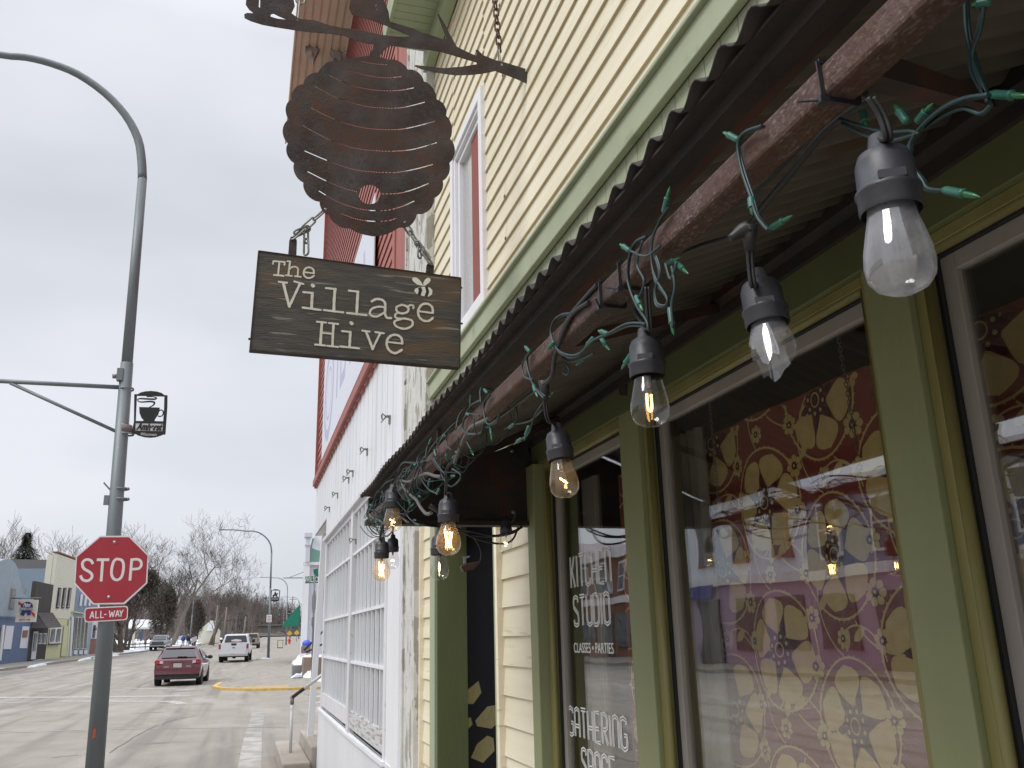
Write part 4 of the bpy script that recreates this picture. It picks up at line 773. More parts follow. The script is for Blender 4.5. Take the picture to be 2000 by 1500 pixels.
mat('shelf_grey', (.15, .15, .16), .7, (.3, .3, .3), 3)
m_ = MB()
for k in range(5): m_.box(1.25, 1.5, 7.0+k, 7.55+k, .3, 1.2+.25*(k % 3))
m_.build('display_shelf', 'shelf_grey', shop)
for k in range(3): pass
for (x, y) in ((762, 820), (718, 883), (690, 925), (682, 938), (660, 968), (644, 995), (696, 1058)):
    c = aX(x, y, 1.018); m_ = MB(); s_ = .62 if y < 1050 else .5
    m_.box(.985, 1.018, c.y-.045*s_, c.y+.045*s_, c.z+.035*s_, c.z+.05*s_); m_.box(1.008, 1.018, c.y-.05*s_, c.y+.05*s_, c.z-.05*s_, c.z+.05*s_); m_.bar((.985, c.y, c.z+.04*s_), (.985-.055*s_, c.y+.05*s_, c.z-.03*s_), .012*s_); m_.bar((.985, c.y, c.z+.04*s_), (.985-.055*s_, c.y-.03*s_, c.z+.07*s_), .012*s_); m_.bar((.955, c.y, c.z), (.95, c.y, c.z+.06*s_), .012)
    m_.build('sign_bracket', 'steel_link', shop)
# corner entry: post, steps, handrail
m_ = MB(); m_.bar(aY(605, 1445, 13.6), aY(634, 1042, 13.6), .085, .085); m_.build('porch_post', 'white_vinyl', shop, bevel=.004)
m_ = MB(); m_.box(1.05, 1.12, 12.3, 12.42, -.1, 3.19); m_.box(1.5, 1.6, 12.3, 14.25, 0.3, 3.19); m_.build('entry_wall', 'white_trim', shop)
mat('old_yellow', (.42, .30, .13), .8, (.3, .25, .2), 8)
m_ = MB(); m_.box(1.12, 1.25, 13.1, 13.2, 2.4, 3.19); m_.build('corner_brace', 'old_yellow', shop)
st = thing('entry_steps', 'tan concrete steps at the corner entry of the white building', 'steps', (1.1, 13.4, -.1))
m_ = MB(); m_.box(.93, 2.4, 12.35, 14.6, -.1, .28); m_.build('step', 'concrete', st, bevel=.02)
m_ = MB(); m_.box(.58, .925, 12.2, 14.9, -.1, .11); m_.build('step', 'concrete', st, bevel=.02)
hr = thing('handrail', 'white pipe handrail with a rusty elbow beside the concrete steps', 'handrail', (.73, 13.3, .1))
pt = aY(571, 1362, 13.3); pb = aY(567, 1470, 13.3); m_ = MB(); m_.tube([pb, pt-(pt-pb)*.06], .022, 10); m_.build('post', 'white_trim', hr)
m_ = MB(); m_.blob(pt, .034); m_.tube([pt, pt-(pt-pb)*.13], .027, 10); m_.build('elbow', 'corbel_wood', hr)
pr = aY(627, 1320, 12.75); m_ = MB(); m_.tube([pt, pt.lerp(pr, .45)], .024, 10); m_.build('rail', 'dark_steel', hr)
m_ = MB(); m_.tube([pt.lerp(pr, .45), pr+(pr-pt)*.3], .024, 10); m_.build('rail', 'white_trim', hr)
# ------------------------------------------------------------------ GROUND, ROAD, PAVEMENTS
YS = [-60, -20, 0, 8, 14, 20, 27, 31, 35, 39, 43, 48, 54, 60, 67, 75, 85, 95, 107, 120, 135, 150, 167, 185, 205, 225, 250, 280, 310, 350, 400, 500, 700, 1000, 1500]
def sheet(name, mname, xa, xb, ys, lift, step=None, cols=1, thick=0, kind='structure', jit=0):
    a = MB(); b = 0
    for y in ys:
        for c in range(cols+1):
            t = c/cols; x = xa(y)*(1-t)+xb(y)*t; a.v.append(V(x, y, hz(y)+lift+(jit*rnd.uniform(-1, 1) if jit else 0)))
    n = cols+1
    for i in range(len(ys)-1):
        for c in range(cols): a.f.append([i*n+c, i*n+c+1, (i+1)*n+c+1, (i+1)*n+c]); a.m.append(0); a.sm.append(bool(jit))
    if thick:
        for (ci) in (0, cols):
            e = [a.v[i*n+ci] for i in range(len(ys))]
            for p, q in zip(e, e[1:]): a.add([p, q, q-V(0, 0, thick), p-V(0, 0, thick)], [(0, 1, 2, 3)])
        for i in (0, len(ys)-1):
            p, q = a.v[i*n], a.v[i*n+cols]; a.add([p, q, q-V(0, 0, thick), p-V(0, 0, thick)], [(0, 1, 2, 3)])
    return a.build(name, mname, None, kind=kind)
def seq(a, b, st):
    r = []; y = a
    while y < b: r.append(y); y += st
    return r+[b]
sheet('ground', 'asphalt', lambda y: -500, lambda y: 500, YS, 0, cols=6)
mat('sidewalk', (.26, .235, .20), .9, (.31, .285, .25), 1.5, bump=.2, bscale=90, layers=[((.20, .185, .16), 4, (1, .3, 1), .62, .06)])
sheet('sidewalk', 'sidewalk', lambda y: KR(y)+.16 if y > 0 else -3.2, lambda y: 1.4, seq(-30, 12.15, 3), .14, thick=.3)
sheet('kerb', 'kerb_concrete', lambda y: KR(y) if y > 0 else -3.4, lambda y: KR(y)+.16 if y > 0 else -3.2, seq(-30, 12.1, 3), .143, thick=.3)
def cx(y):  # far corner: rounded kerb end
    k = 37.2-y
    return KR(y)+.15+(k*k*.16 if k > 0 else 0)
sheet('sidewalk', 'sidewalk', lambda y: cx(y)+.17, lambda y: 6.5 if y < 60 else KR(y)+6, seq(34.3, 40, .4)+seq(41, 200, 4), .075, cols=2, thick=.3)
sheet('kerb', 'kerb_concrete', lambda y: cx(y), lambda y: cx(y)+.17, seq(39.4, 200, 4), .08, thick=.3)
ky = sheet('kerb', 'yellow_paint', lambda y: cx(y), lambda y: cx(y)+.19, seq(34.3, 39.4, .3), .085, thick=.3)
m_ = MB(); P0 = Vector((cx(34.3)+.0, 34.28, hz(34)+.085))
m_.prism([(P0.x, 34.10, P0.z), (1.6, 33.6, P0.z), (6.5, 33.2, P0.z), (6.5, 33.5, P0.z), (1.6, 33.95, P0.z), (P0.x+.3, 34.36, P0.z)], (0, 0, -.3)); m_.build('kerb', 'yellow_paint', None, kind='structure')
m_ = MB(); m_.prism([(P0.x+.3, 34.35, P0.z-.004), (1.6, 33.94, P0.z-.004), (6.5, 33.48, P0.z-.004), (6.5, 34.6, P0.z-.004), (P0.x+.2, 34.5, P0.z-.004)], (0, 0, -.28)); m_.build('sidewalk', 'sidewalk', None, kind='structure')
mat('tactile', (.50, .33, .10), .8, (.36, .27, .15), 9)
m_ = MB(); m_.prism([(.15, 34.5, -.016), (1.75, 34.36, -.016), (1.75, 35.5, -.016), (.15, 35.6, -.016)], (0, 0, -.01)); m_.build('tactile_paving', 'tactile', None, kind='structure')
sheet('sidewalk', 'sidewalk', lambda y: KL(y)-3.3, lambda y: KL(y)-.16, seq(8, 200, 4), .14, thick=.3)
sheet('kerb', 'kerb_concrete', lambda y: KL(y)-.16, lambda y: KL(y), seq(8, 200, 4), .143, thick=.3)
# painted lines and seams
def line(name, P, w_, m='road_paint', lift=.004):
    a = MB(); Q = []
    for p, q in zip(P, P[1:]):
        n = max(1, int(math.hypot(q[0]-p[0], q[1]-p[1])/2)); Q += [(p[0]+(q[0]-p[0])*k/n, p[1]+(q[1]-p[1])*k/n) for k in range(n)]
    Q.append(P[-1]); ribbon(a, [V(x, y, hz(y)) for x, y in Q], w_, V(0, 0, 1), lift, cap=False); return a.build(name, m, None, kind='structure')
g = lambda x, y: (lambda p: (p.x, p.y))(aZ(x, y, -.1))
line('road_marking', [g(-60, 1364), g(370, 1359)], .55); line('road_marking', [g(110, 1369.5), g(335, 1370), g(358, 1375)], .38)
line('road_marking', [g(240, 1346), g(372, 1347.5)], .30); line('road_marking', [g(275, 1344), g(290, 1339)], .10)
line('road_marking', [(KR(47.5)-2.3, 47.5), (KR(47.5)-.1, 47.5)], .10); line('road_marking', [(KR(55)-2.3, 55), (KR(55)-.1, 55)], .10)
line('road_marking', [g(0, 1432), g(160, 1426)], .14, 'salt_stain'); line('road_marking', [g(215, 1425), g(560, 1420)], .07, 'salt_stain')
mat('worn_paint', (.33, .305, .275), .85, (.43, .41, .38), 3, lo=.45, hi=.6, layers=[((.12, .115, .11), 8, (1, .5, 1), .67, .02)])
line('road_marking', [g(485, 1520), g(494, 1440)], .32, 'worn_paint'); line('salt_streak', [g(494, 1440), g(506, 1386)], .30, 'salt_stain')
for (a_, b_) in (((604, 1362), (640, 1358)), ((604, 1374), (640, 1370))): line('road_marking', [g(*a_), g(*b_)], .5)
mat('crack', (.14, .13, .12), .9)
rg = random.Random(12)
for P in ([(215, 1470), (262, 1440), (300, 1420), (345, 1405), (400, 1395)], [(0, 1372), (60, 1362), (120, 1352), (200, 1340)], [(250, 1418), (290, 1414)], [(0, 1399), (80, 1392)], [(90, 1352), (190, 1333)], [(300, 1500), (330, 1494)], [(100, 1480), (165, 1474)]):
    Q = []
    for p, q in zip(P, P[1:]):
        for k in range(6): Q.append(g(p[0]+(q[0]-p[0])*k/6+rg.uniform(-2, 2), p[1]+(q[1]-p[1])*k/6+rg.uniform(-1, 1)))
    line('road_crack', Q, rg.uniform(.012, .026), 'crack')
for (P, w_) in (([(-13, 40), (-9.5, 75), (-7, 110)], .35), ([(-10.5, 40), (-7.6, 80), (-5, 120)], .3), ([(-6.5, 42), (-4, 75), (-1.5, 110)], .3), ([(-24, 33), (-15, 32.5), (-6, 33)], .5)): line('tyre_track', P, w_, 'salt_stain', .003)
# snow
def snowpile(name, x, y, rx, ry, h, label=None, kind='stuff', seed=0):
    r_ = random.Random(seed); a = MB(); n, k = 9, 22; a.v.append(V(x, y, hz(y)+h+.1)); z0 = hz(y)
    for i in range(1, n+1):
        t = i/n
        for j in range(k):
            q = 2*math.pi*j/k; rr = t*(1+.18*math.sin(q*3+seed)+.10*math.sin(q*7+seed*2)); a.v.append(V(x+rx*rr*math.cos(q), y+ry*rr*math.sin(q), hz(y+ry*rr*math.sin(q))+.1+h*(1-t**1.7)*(1+.25*r_.uniform(-1, 1))-(.12 if i == n else 0)))
    for j in range(k): a.f.append([0, 1+j, 1+(j+1) % k]); a.m.append(0); a.sm.append(True)
    for i in range(n-1):
        for j in range(k): a.f.append([1+i*k+j, 1+(i+1)*k+j, 1+(i+1)*k+(j+1) % k, 1+i*k+(j+1) % k]); a.m.append(0); a.sm.append(True)
    return a.build(name, 'snow', None, kind=kind)
sheet('snow_field', 'snow', lambda y: -140, lambda y: KL(y)-1.2, seq(107, 205, 5), .19, cols=26, jit=.07, kind='stuff')
sheet('snow_field', 'snow', lambda y: KL(y)-60, lambda y: KL(y)-.4, seq(205, 330, 6), .25, cols=20, jit=.12, kind='stuff')
sheet('snow_field', 'snow', lambda y: KR(y)+3.6, lambda y: KR(y)+60, seq(86, 330, 6), .22, cols=12, jit=.1, kind='stuff')
for i, (x, y, rx, ry, h) in enumerate([(KL(100)-.4, 100, .5, 9, .10), (KL(118)-1.0, 125, 1.2, 16, .25), (KL(160)-1.5, 163, 2.0, 22, .45), (KL(75)-.15, 75, .16, 6, .06), (KL(90)-.2, 90, .2, 7, .07), (KL(64)-.15, 65, .14, 3, .05), (FL(80)+.3, 88, .25, 6, .10),
    (3.75, 52, .9, 3.2, .62), (3.55, 44.5, .75, 2.2, .70), (4.2, 58.5, 1.2, 3, .7), (5.2, 66, 1.0, 4, .7), (6.0, 76, 1.2, 6, .9), (2.9, 40.8, .45, .5, .30), (1.75, 71, .5, .4, .05), (3.6, 37.5, .8, .4, .18), (8.2, 100, 1.6, 12, .8)]): snowpile('snow_bank', x, y, rx, ry, h, seed=i)
# ------------------------------------------------------------------ STREET LAMPS
NP = [aY(x, y, 11.84) for x, y in [(278, 350), (276.5, 312), (269, 270), (245, 225), (205, 182), (152, 145), (100, 124), (50, 112), (0, 107)]]
base_near = V(-1.545, 11.84, .04)
PROF = [((p.x+1.545), p.z-.04) for p in NP]+[(-2.9, 9.52), (-3.5, 9.53)]
def lamp(base, label, lean=0, sc_=1.0, dirn=-1, base_r=.104, n=12):
    t = thing('street_lamp', label, 'street lamp', base, 'grey street lamps with curved arms'); b = Vector(base); a = MB()
    q = lambda x, z: b+V((x+ .15)*-dirn*sc_*1.0-.15*(-dirn)*(z/7.8)*1.0 if False else x*(-dirn)*sc_, 0, z*sc_)
    a.tube([q(0, 0), q(-.05, 2.8), q(-.10, 5.1)], [base_r, .088, .078], n); pole = a.build('pole', 'pole_grey', t)
    a = MB(); a.tube([q(-.10, 5.1), q(-.145, PROF[0][1])], [.070, .061], n); a.tube(smoothpath([q(*p) for p in PROF], 3), [.061-.018*k/30 for k in range(len(smoothpath([q(*p) for p in PROF], 3)))], n); a.build('arm', 'pole_grey', t)
    a = MB(); e = q(*PROF[-1]); f_ = q(PROF[-1][0]-.62, PROF[-1][1]+.0); a.prism([e+V(0, -.10, .03), e+V(0, .10, .03), f_+V(0, .15, .02), f_+V(0, -.15, .02)], (0, 0, -.07)); a.build('lamp_head', 'pole_grey', t, bevel=.01)
    a = MB(); a.lathe([(.15, 0), (.15, .03), (.12, .05)], 12, 0, b); a.build('base_collar', 'pole_grey', t); return t
near = lamp(base_near, 'nearest grey street lamp pole, carrying the stop sign and the cup emblem')
m_ = MB()
for (y_) in (842, 832): p = aY(243, y_, 11.84); m_.lathe([(.0835, -.012), (.086, -.01), (.086, .01), (.0835, .012)], 16, 0, (p.x, 11.84, p.z))
m_.build('band', 'steel_link', near)
m_ = MB(); m_.lathe([(.084, -.04), (.087, -.04), (.087, .04), (.084, .04)], 16, 0, (aY(244, 837, 11.84).x, 11.84, aY(244, 837, 11.84).z)); mat('tape_red', (.25, .12, .11), .7, (.2, .2, .2), 30); m_.build('tape', 'tape_red', near)
for y_ in (955, 975, 848, 760): m_ = MB(); p = aY(236 if y_ > 900 else 247, y_, 11.84); m_.lathe([(.09, -.012), (.093, -.012), (.093, .012), (.09, .012)], 16, 0, (p.x, 11.84, p.z)); m_.build('pole_band', 'pole_grey', near)
for y_ in (955, 975): m_ = MB(); p = aY(250, y_, 11.8); m_.blob(p, .022); m_.build('clamp_bolt', 'pole_grey', near)
m_ = MB(); p = aY(203, 943, 11.84); q_ = aY(218, 960, 11.84); m_.bar(p, q_, .05, .02); m_.build('bracket', 'pole_grey', near); m_ = MB(); p = aY(212, 976, 11.84); m_.box(p.x-.05, p.x+.01, 11.8, 11.83, p.z-.07, p.z+.05); m_.build('bracket', 'pole_grey', near)
m_ = MB(); p = aY(235, 735, 11.84); m_.box(p.x-.035, p.x+.04, 11.76, 11.86, p.z-.07, p.z+.09); m_.tube([p+V(-.02, 0, 0), p+V(-.09, -.02, -.01)], .03, 10); m_.bar(p+V(.02, 0, .07), p+V(.06, 0, .12), .02); m_.build('sensor_box', 'pole_grey', near)
m_ = MB()
for (a_, b_, n_) in (((-60, 741), (243, 757), .028), ((20, 748), (232, 845), .022)): m_.tube([aY(*a_, 11.84), aY(*b_, 11.84)], n_, 10)
m_.tube([aY(-200, 737, 11.84), aY(-60, 741, 11.84)], .028, 10); m_.build('side_arm', 'pole_grey', near)
m_ = MB(); p = aY(184, 1430, 11.735); m_.prism([p+V(-.012, 0, -.07), p+V(.015, 0, -.06), p+V(.02, 0, .02), p+V(.0, 0, .05), p+V(-.012, 0, .02)], (0, .01, 0)); m_.build('rust_patch', 'red_spot', near)
L1 = V(.0268*71+.08, 71, hz(71)+.14); L2 = V(6.12, 134, hz(134)+.14); L3 = V(12.6, 215, hz(215)+.14); L4 = V(-8.6, 166, hz(166)+.2)
lamp1 = lamp(L1, 'grey street lamp with a horse rider emblem beside the parked pickups'); lamp(L2, 'second grey street lamp along the right kerb, beyond the sandwich board', n=8); lamp(L3, 'farthest grey street lamp on the right, partly behind the green awning', n=8)
lamp(L4, 'grey street lamp on the left side beside the three pedestrians', dirn=1, n=8)
# town emblem signs (cut plates)
def emblem(T, px, label, rider=False, Yp=None):
    """T maps 857x1500 zoom coordinates of the cup sign to 3-D"""
    t = thing('emblem_sign', label, 'sign', T(505, 480)); o_ = T(505, 480); fr = (o_, V(1, 0, 0), V(0, 0, 1), V(0, -1, 0)); f2 = lambda L: [T(*p) for p in L]
    outer = [(333, 268), (370, 268), (400, 250), (450, 238), (510, 234), (570, 240), (620, 255), (650, 277), (682, 280), (680, 400), (660, 690), (640, 690), (610, 702), (560, 718), (500, 724), (440, 718), (380, 702), (350, 686), (300, 684), (330, 560)]
    holes = [[(362, 285), (470, 287), (648, 292), (645, 420), (636, 552), (556, 550), (350, 548), (355, 420)], [(345, 570), (635, 576), (628, 655), (345, 650)]]
    flatcurve('frame', [f2(outer)]+[f2(h) for h in holes], fr, .012, 'black', t)
    if not rider:
        flatcurve('cup', [f2([(385, 402), (600, 408), (598, 440), (585, 480), (560, 515), (545, 540), (553, 552), (420, 551), (432, 540), (408, 515), (388, 465)])], fr, .011, 'black', t)
        a = MB(); ribbon(a, [T(*p) for p in [(595, 440), (615, 432), (635, 445), (638, 470), (625, 495), (600, 502), (580, 495)]], (T(15, 0)-T(0, 0)).length, V(0, -1, 0), .004, cap=False); a.build('cup_handle', 'black', t)
        a = MB(); P = smoothpath([T(*p) for p in [(490, 405), (530, 385), (545, 355), (500, 345), (400, 350), (368, 330), (390, 315), (470, 318), (550, 320), (562, 305), (520, 295), (470, 292)]], 4)
        ribbon(a, P, [(T(9+13*abs(math.sin(k*.16)), 0)-T(0, 0)).length for k in range(len(P))], V(0, -1, 0), .004); a.build('steam', 'black', t)
    else:
        flatcurve('rider', [f2([(390, 545), (400, 500), (380, 470), (420, 450), (455, 430), (450, 380), (480, 340), (500, 320), (520, 345), (515, 380), (545, 400), (600, 380), (610, 410), (575, 440), (560, 480), (600, 520), (610, 548), (560, 540), (520, 500), (470, 500), (440, 545)])], fr, .011, 'black', t)
    if px:
        a = MB(); a.prism([T(*p) for p in [(344, 568), (636, 574), (629, 657), (344, 652)]], (0, .002, 0)); a.build('lettering_backing', 'reflective_white', t)
        sz = (T(0, 0)-T(0, 100)).length; text('lettering', 'Amherst', (T(488, 612), V(1, 0, 0), V(0, 0, 1), V(0, -1, 0)), sz, 'black', t, width=(T(275, 0)-T(0, 0)).length, thick=.003, off=.006, shear=.35, bold=.006)
        text('lettering', 'Wisconsin', (T(482, 690), V(1, 0, 0), V(0, 0, 1), V(0, -1, 0)), sz*.42, 'reflective_white', t, width=(T(170, 0)-T(0, 0)).length, thick=.002, off=.008, shear=.3)
    else:
        a = MB(); a.prism([T(*p) for p in [(344, 568), (636, 574), (629, 657), (344, 652)]], (0, .002, 0)); a.build('lettering_backing', 'pole_grey', t)
    return t
Tn = lambda x, y: aY(200+x/5.357, 720+y/5.357, 11.80)
emblem(Tn, True, 'black cut metal plate with a steaming coffee cup on the nearest pole')
def Trel(c, s_): return lambda x, y: Vector(c)+V((x-505)*s_, 0, (480-y)*s_)
emblem(Trel((aY(538, 1163, 70.95)), .0019), False, 'black cut metal plate with a horse rider, on the second lamp pole', rider=True)
emblem(Trel((aY(565.5, 1195, 133.9)), .0019), False, 'dark emblem plate on the lamp pole beyond the horse rider plate', rider=True)
m_ = MB(); p = aY(525.5, 1208, 70.88); m_.box(p.x-.19, p.x+.19, 70.86, 70.88, p.z-.27, p.z+.27); ns = thing('parking_sign', 'small white sign with red print on the second lamp pole', 'sign', p); m_.build('plate', 'reflective_white', ns)
m_ = MB()
for k in range(4): m_.box(p.x-.12, p.x+.12, 70.853, 70.859, p.z-.2+.11*k, p.z-.17+.11*k)
m_.build('print', 'stop_red', ns)
# ------------------------------------------------------------------ STOP SIGN
YS_ = 11.735
T = lambda x, y, l=0: aY(140+x/7.894, 1040+y/7.894, YS_-l)
ss = thing('stop_sign', 'red octagonal STOP sign with white border on the nearest grey pole', 'stop sign', T(610, 575))
m_ = MB(); m_.prism([T(*p) for p in [(440, 50), (905, 50), (1187, 352), (1165, 782), (815, 1107), (328, 1110), (38, 792), (63, 360)]], (0, .004, 0)); m_.build('plate', 'reflective_white', ss)
m_ = MB(); m_.prism([T(*p, .0015) for p in [(440, 73), (882, 73), (1168, 357), (1142, 773), (800, 1080), (342, 1090), (57, 777), (82, 378)]], (0, .001, 0)); m_.build('red_field', 'stop_red', ss)
fy = V(0, -1, 0); up_ = (T(10, 0)-T(0, 0)).length/10
for nm, Ls in (('letter_s', [[(325, 487), (305, 440), (255, 418), (205, 425), (170, 465), (170, 520), (200, 565), (270, 605), (312, 650), (305, 705), (255, 742), (200, 742), (155, 710), (138, 662)]]), ('letter_t', [[(388, 420), (580, 420)], [(478, 425), (455, 754)]]), ('letter_o', [[(705, 410), (770, 425), (800, 490), (795, 590), (770, 680), (730, 722), (685, 730), (640, 705), (615, 640), (620, 545), (645, 455), (680, 415), (705, 410)]]), ('letter_p', [[(928, 400), (898, 742)], [(930, 418), (1015, 414), (1062, 440), (1075, 495), (1050, 545), (1000, 562), (918, 566)]])):
    a = MB()
    for k, P in enumerate(Ls):
        Q = [T(*p) for p in P]; Q = smoothpath(Q, 5) if len(Q) > 2 else Q; ribbon(a, Q, (43 if nm != 'letter_t' or k else 46)*up_, fy, .0025+.0003*k, cap=False)
    a.build(nm.replace('_s', '').replace('_t', '').replace('_o', '').replace('_p', ''), 'reflective_white', ss)
m_ = MB()
for (x, y) in ((660, 148), (572, 995)): m_.lathe([(25*up_, 0), (25*up_, .006), (12*up_, .007), (12*up_, .012), (0, .012)], 14, 0, T(x, y, .001), (0, -1, 0))
m_.build('bolt', 'bolt', ss)
aw = thing('all_way_plate', 'small red ALL-WAY plate with rounded corners below the stop sign', 'sign plate', T(535, 1260))
def rr4(C, r, n=5):
    out_ = []
    for i in range(4):
        p = Vector(C[i]).to_3d(); a_ = Vector(C[i-1]).to_3d(); b_ = Vector(C[(i+1) % 4]).to_3d(); u = (a_-p).normalized()*r; v = (b_-p).normalized()*r
        for k in range(n+1):
            t = k/n; out_.append(((p+u)*(1-t)**2+p*2*t*(1-t)+(p+v)*t*t)[:2])
    return out_
m_ = MB(); m_.prism([T(*p) for p in rr4([(200, 1160), (872, 1128), (862, 1350), (195, 1388)], 55)], (0, .003, 0)); m_.build('plate', 'reflective_white', aw)
m_ = MB(); m_.prism([T(*p, .0015) for p in rr4([(212, 1177), (856, 1146), (846, 1334), (210, 1372)], 48)], (0, .001, 0)); m_.build('red_field', 'stop_red', aw)
m_ = MB()
for k, P in enumerate([[(280, 1325), (320, 1215)], [(320, 1215), (340, 1320)], [(295, 1290), (333, 1288)], [(375, 1212), (370, 1318)], [(365, 1317), (418, 1315)], [(452, 1208), (446, 1315)], [(440, 1313), (493, 1310)], [(500, 1264), (537, 1262)], [(582, 1205), (595, 1305)], [(595, 1305), (622, 1225)], [(622, 1225), (637, 1303)], [(637, 1303), (664, 1202)], [(675, 1300), (708, 1198)], [(708, 1198), (732, 1296)], [(688, 1268), (726, 1266)], [(742, 1198), (765, 1252)], [(796, 1192), (765, 1252)], [(765, 1250), (758, 1298)]]): ribbon(m_, [T(*p) for p in P], 17*up_, fy, .0025+.0001*k, cap=False)
m_.build('lettering', 'reflective_white', aw)
# ------------------------------------------------------------------ VEHICLES (local coordinates: x right, y forward, z up, origin on the ground under the rear axle centre)
mat('tyre', (.018, .018, .018), .85); mat('rim_metal', (.40, .40, .41), .35, metal=.6); mat('plastic_black', (.018, .018, .02), .6); mat('tail_red', (.35, .015, .02), .2); mat('lamp_clear', (.6, .5, .5), .15); mat('plate_white', (.5, .48, .42), .5, (.3, .3, .28), 60); mat('chrome', (.6, .6, .6), .2, metal=1)
mat('maroon_paint', (.115, .018, .030), .30, coat=.8, spec=.6); mat('white_paint', (.62, .62, .66), .3, coat=.6); mat('tan_paint', (.28, .25, .19), .4, coat=.4); mat('slate_paint', (.17, .20, .23), .3, coat=.7)
def car_shell(t, st, paint, bev=.02):
    """st: (y, z_bottom, z_belt, z_top, half_sill, half_belt, half_top)"""
    a = MB(); n = 0
    for (y, zb, zm, zt, ws, wb, wt) in st:
        r_ = [(0, zb), (ws*.8, zb), (ws, zb+.06), (wb, zb+(zm-zb)*.45), (wb*.995, zm-.04), (wb*.97, zm), (wt+.02 if zt > zm+.1 else wb*.90, max(zt-.07, zm+.003)), (wt*.88, zt-.012 if zt > zm+.1 else zt), (0, zt)]
        r_ = r_+[(-x, z) for x, z in reversed(r_[1:-1])]; n = len(r_); a.v += [V(x, y, z) for x, z in r_]
    for i in range(len(st)-1):
        for j in range(n): a.f.append([i*n+j, i*n+(j+1) % n, (i+1)*n+(j+1) % n, (i+1)*n+j]); a.m.append(0); a.sm.append(True)
    a.f.append(list(reversed(range(n)))); a.m.append(0); a.sm.append(False); b = (len(st)-1)*n; a.f.append([b+j for j in range(n)]); a.m.append(0); a.sm.append(False)
    o = a.build('body', paint, t, local=True); 
    es = o.modifiers.new('e', 'EDGE_SPLIT'); es.split_angle = R(38)
    return o
def wheel(t, x, y, r_=.33, wd=.21):
    a = MB(); s_ = 1 if x > 0 else -1; a.lathe([(0, 0), (r_*.96, 0), (r_, .02), (r_, wd-.02), (r_*.96, wd), (r_*.66, wd), (r_*.66, wd-.03), (0, wd-.03)], 24, 0, (x-s_*wd, y, r_), (s_, 0, 0)); w_ = a.build('wheel', 'tyre', t, local=True)
    a = MB(); a.lathe([(r_*.64, wd-.028), (r_*.62, wd-.01), (r_*.5, wd-.022), (0, wd-.012)], 20, 0, (x-s_*wd, y, r_), (s_, 0, 0))
    a.build('rim', 'rim_metal', w_, local=True)
def quadp(t, name, pts, m, parent=None, d=(0, 0, 0)):
    a = MB()
    if Vector(d).length > 0: a.prism(pts, d)
    else: a.poly([Vector(p) for p in pts])
    return a.build(name, m, parent or t, local=True)
def arch(t, x, y, r_):
    a = MB(); s_ = 1 if x > 0 else -1; P = [V(x, y+r_*math.cos(q), r_*.85+r_*math.sin(q)) for q in [math.pi*k/12 for k in range(13)]]; a.prism(P+[V(x, y-r_, .2), V(x, y+r_, .2)], (-s_*.05, 0, 0)); a.build('wheel_arch', 'plastic_black', t, local=True)
# red hatchback, seen from behind
rc = thing('parked_car', 'dusty maroon hatchback with roof rails parked near the yellow kerb', 'car', (-.0617*39.3+.0, 39.3, hz(39.3)), rz=R(-3.2))
car_shell(rc, [(-.02, .42, .72, .80, .70, .80, .62), (.06, .30, .95, 1.00, .84, .885, .70), (.16, .26, 1.03, 1.08, .86, .90, .66), (.48, .24, 1.02, 1.46, .87, .90, .60), (.75, .24, 1.00, 1.52, .87, .90, .63), (1.8, .22, .98, 1.55, .87, .90, .64), (2.6, .22, .96, 1.50, .87, .90, .62), (3.35, .22, .95, 1.02, .87, .90, .60), (4.0, .25, .86, .90, .86, .88, .6), (4.35, .3, .68, .72, .78, .82, .6)], 'maroon_paint')
quadp(rc, 'rear_window', [(-.66, .135, 1.09), (.66, .135, 1.09), (.68, .16, 1.13), (.55, .405, 1.43), (-.55, .405, 1.43), (-.68, .16, 1.13)], 'car_glass', d=(0, -.012, .01))
a = MB(); a.prism([(-.55, .36, 1.455), (.55, .36, 1.455), (.58, .60, 1.50), (-.58, .60, 1.50)], (0, 0, .025)); a.build('spoiler', 'maroon_paint', rc, local=True)
for s_ in (-1, 1):
    quadp(rc, 'tail_light', [(s_*.55, -.035, .86), (s_*.60, -.035, .99), (s_*.80, -.025, 1.01), (s_*.885, .02, .99), (s_*.89, .03, .90), (s_*.80, -.02, .86)], 'tail_red', d=(0, .12, 0))
    quadp(rc, 'reversing_light', [(s_*.55, -.042, .875), (s_*.58, -.042, .975), (s_*.69, -.040, .98), (s_*.68, -.040, .88)], 'lamp_clear', d=(0, .05, 0))
    a = MB(); a.tube(smoothpath([V(s_*.60, .55, 1.50), V(s_*.62, .62, 1.56), V(s_*.63, 1.4, 1.60), V(s_*.62, 2.2, 1.585), V(s_*.60, 2.3, 1.53)], 3), .018, 6); a.build('roof_rail', 'chrome', rc, local=True)
    quadp(rc, 'side_window', [(s_*.893, .75, 1.05), (s_*.90, 1.55, 1.03), (s_*.905, 2.75, 1.01), (s_*.70, 2.30, 1.42), (s_*.69, 1.2, 1.45), (s_*.72, .85, 1.38)], 'car_glass', d=(s_*.012, 0, 0))
    a = MB(); a.blob((s_*1.0, 2.62, 1.06), (.12, .07, .08)); a.build('wing_mirror', 'plastic_black', rc, local=True)
    for y_ in (.78, 3.42): arch(rc, s_*.905, y_, .385); wheel(rc, s_*.91, y_, .335, .22)
quadp(rc, 'rear_bumper', [(-.84, -.03, .28), (.84, -.03, .28), (.86, -.02, .43), (.5, -.05, .46), (-.5, -.05, .46), (-.86, -.02, .43)], 'plastic_black', d=(0, .2, 0))
quadp(rc, 'bumper_face', [(-.86, -.06, .46), (.86, -.06, .46), (.88, -.05, .62), (.70, -.07, .66), (-.70, -.07, .66), (-.88, -.05, .62)], 'maroon_paint', d=(0, .2, 0))
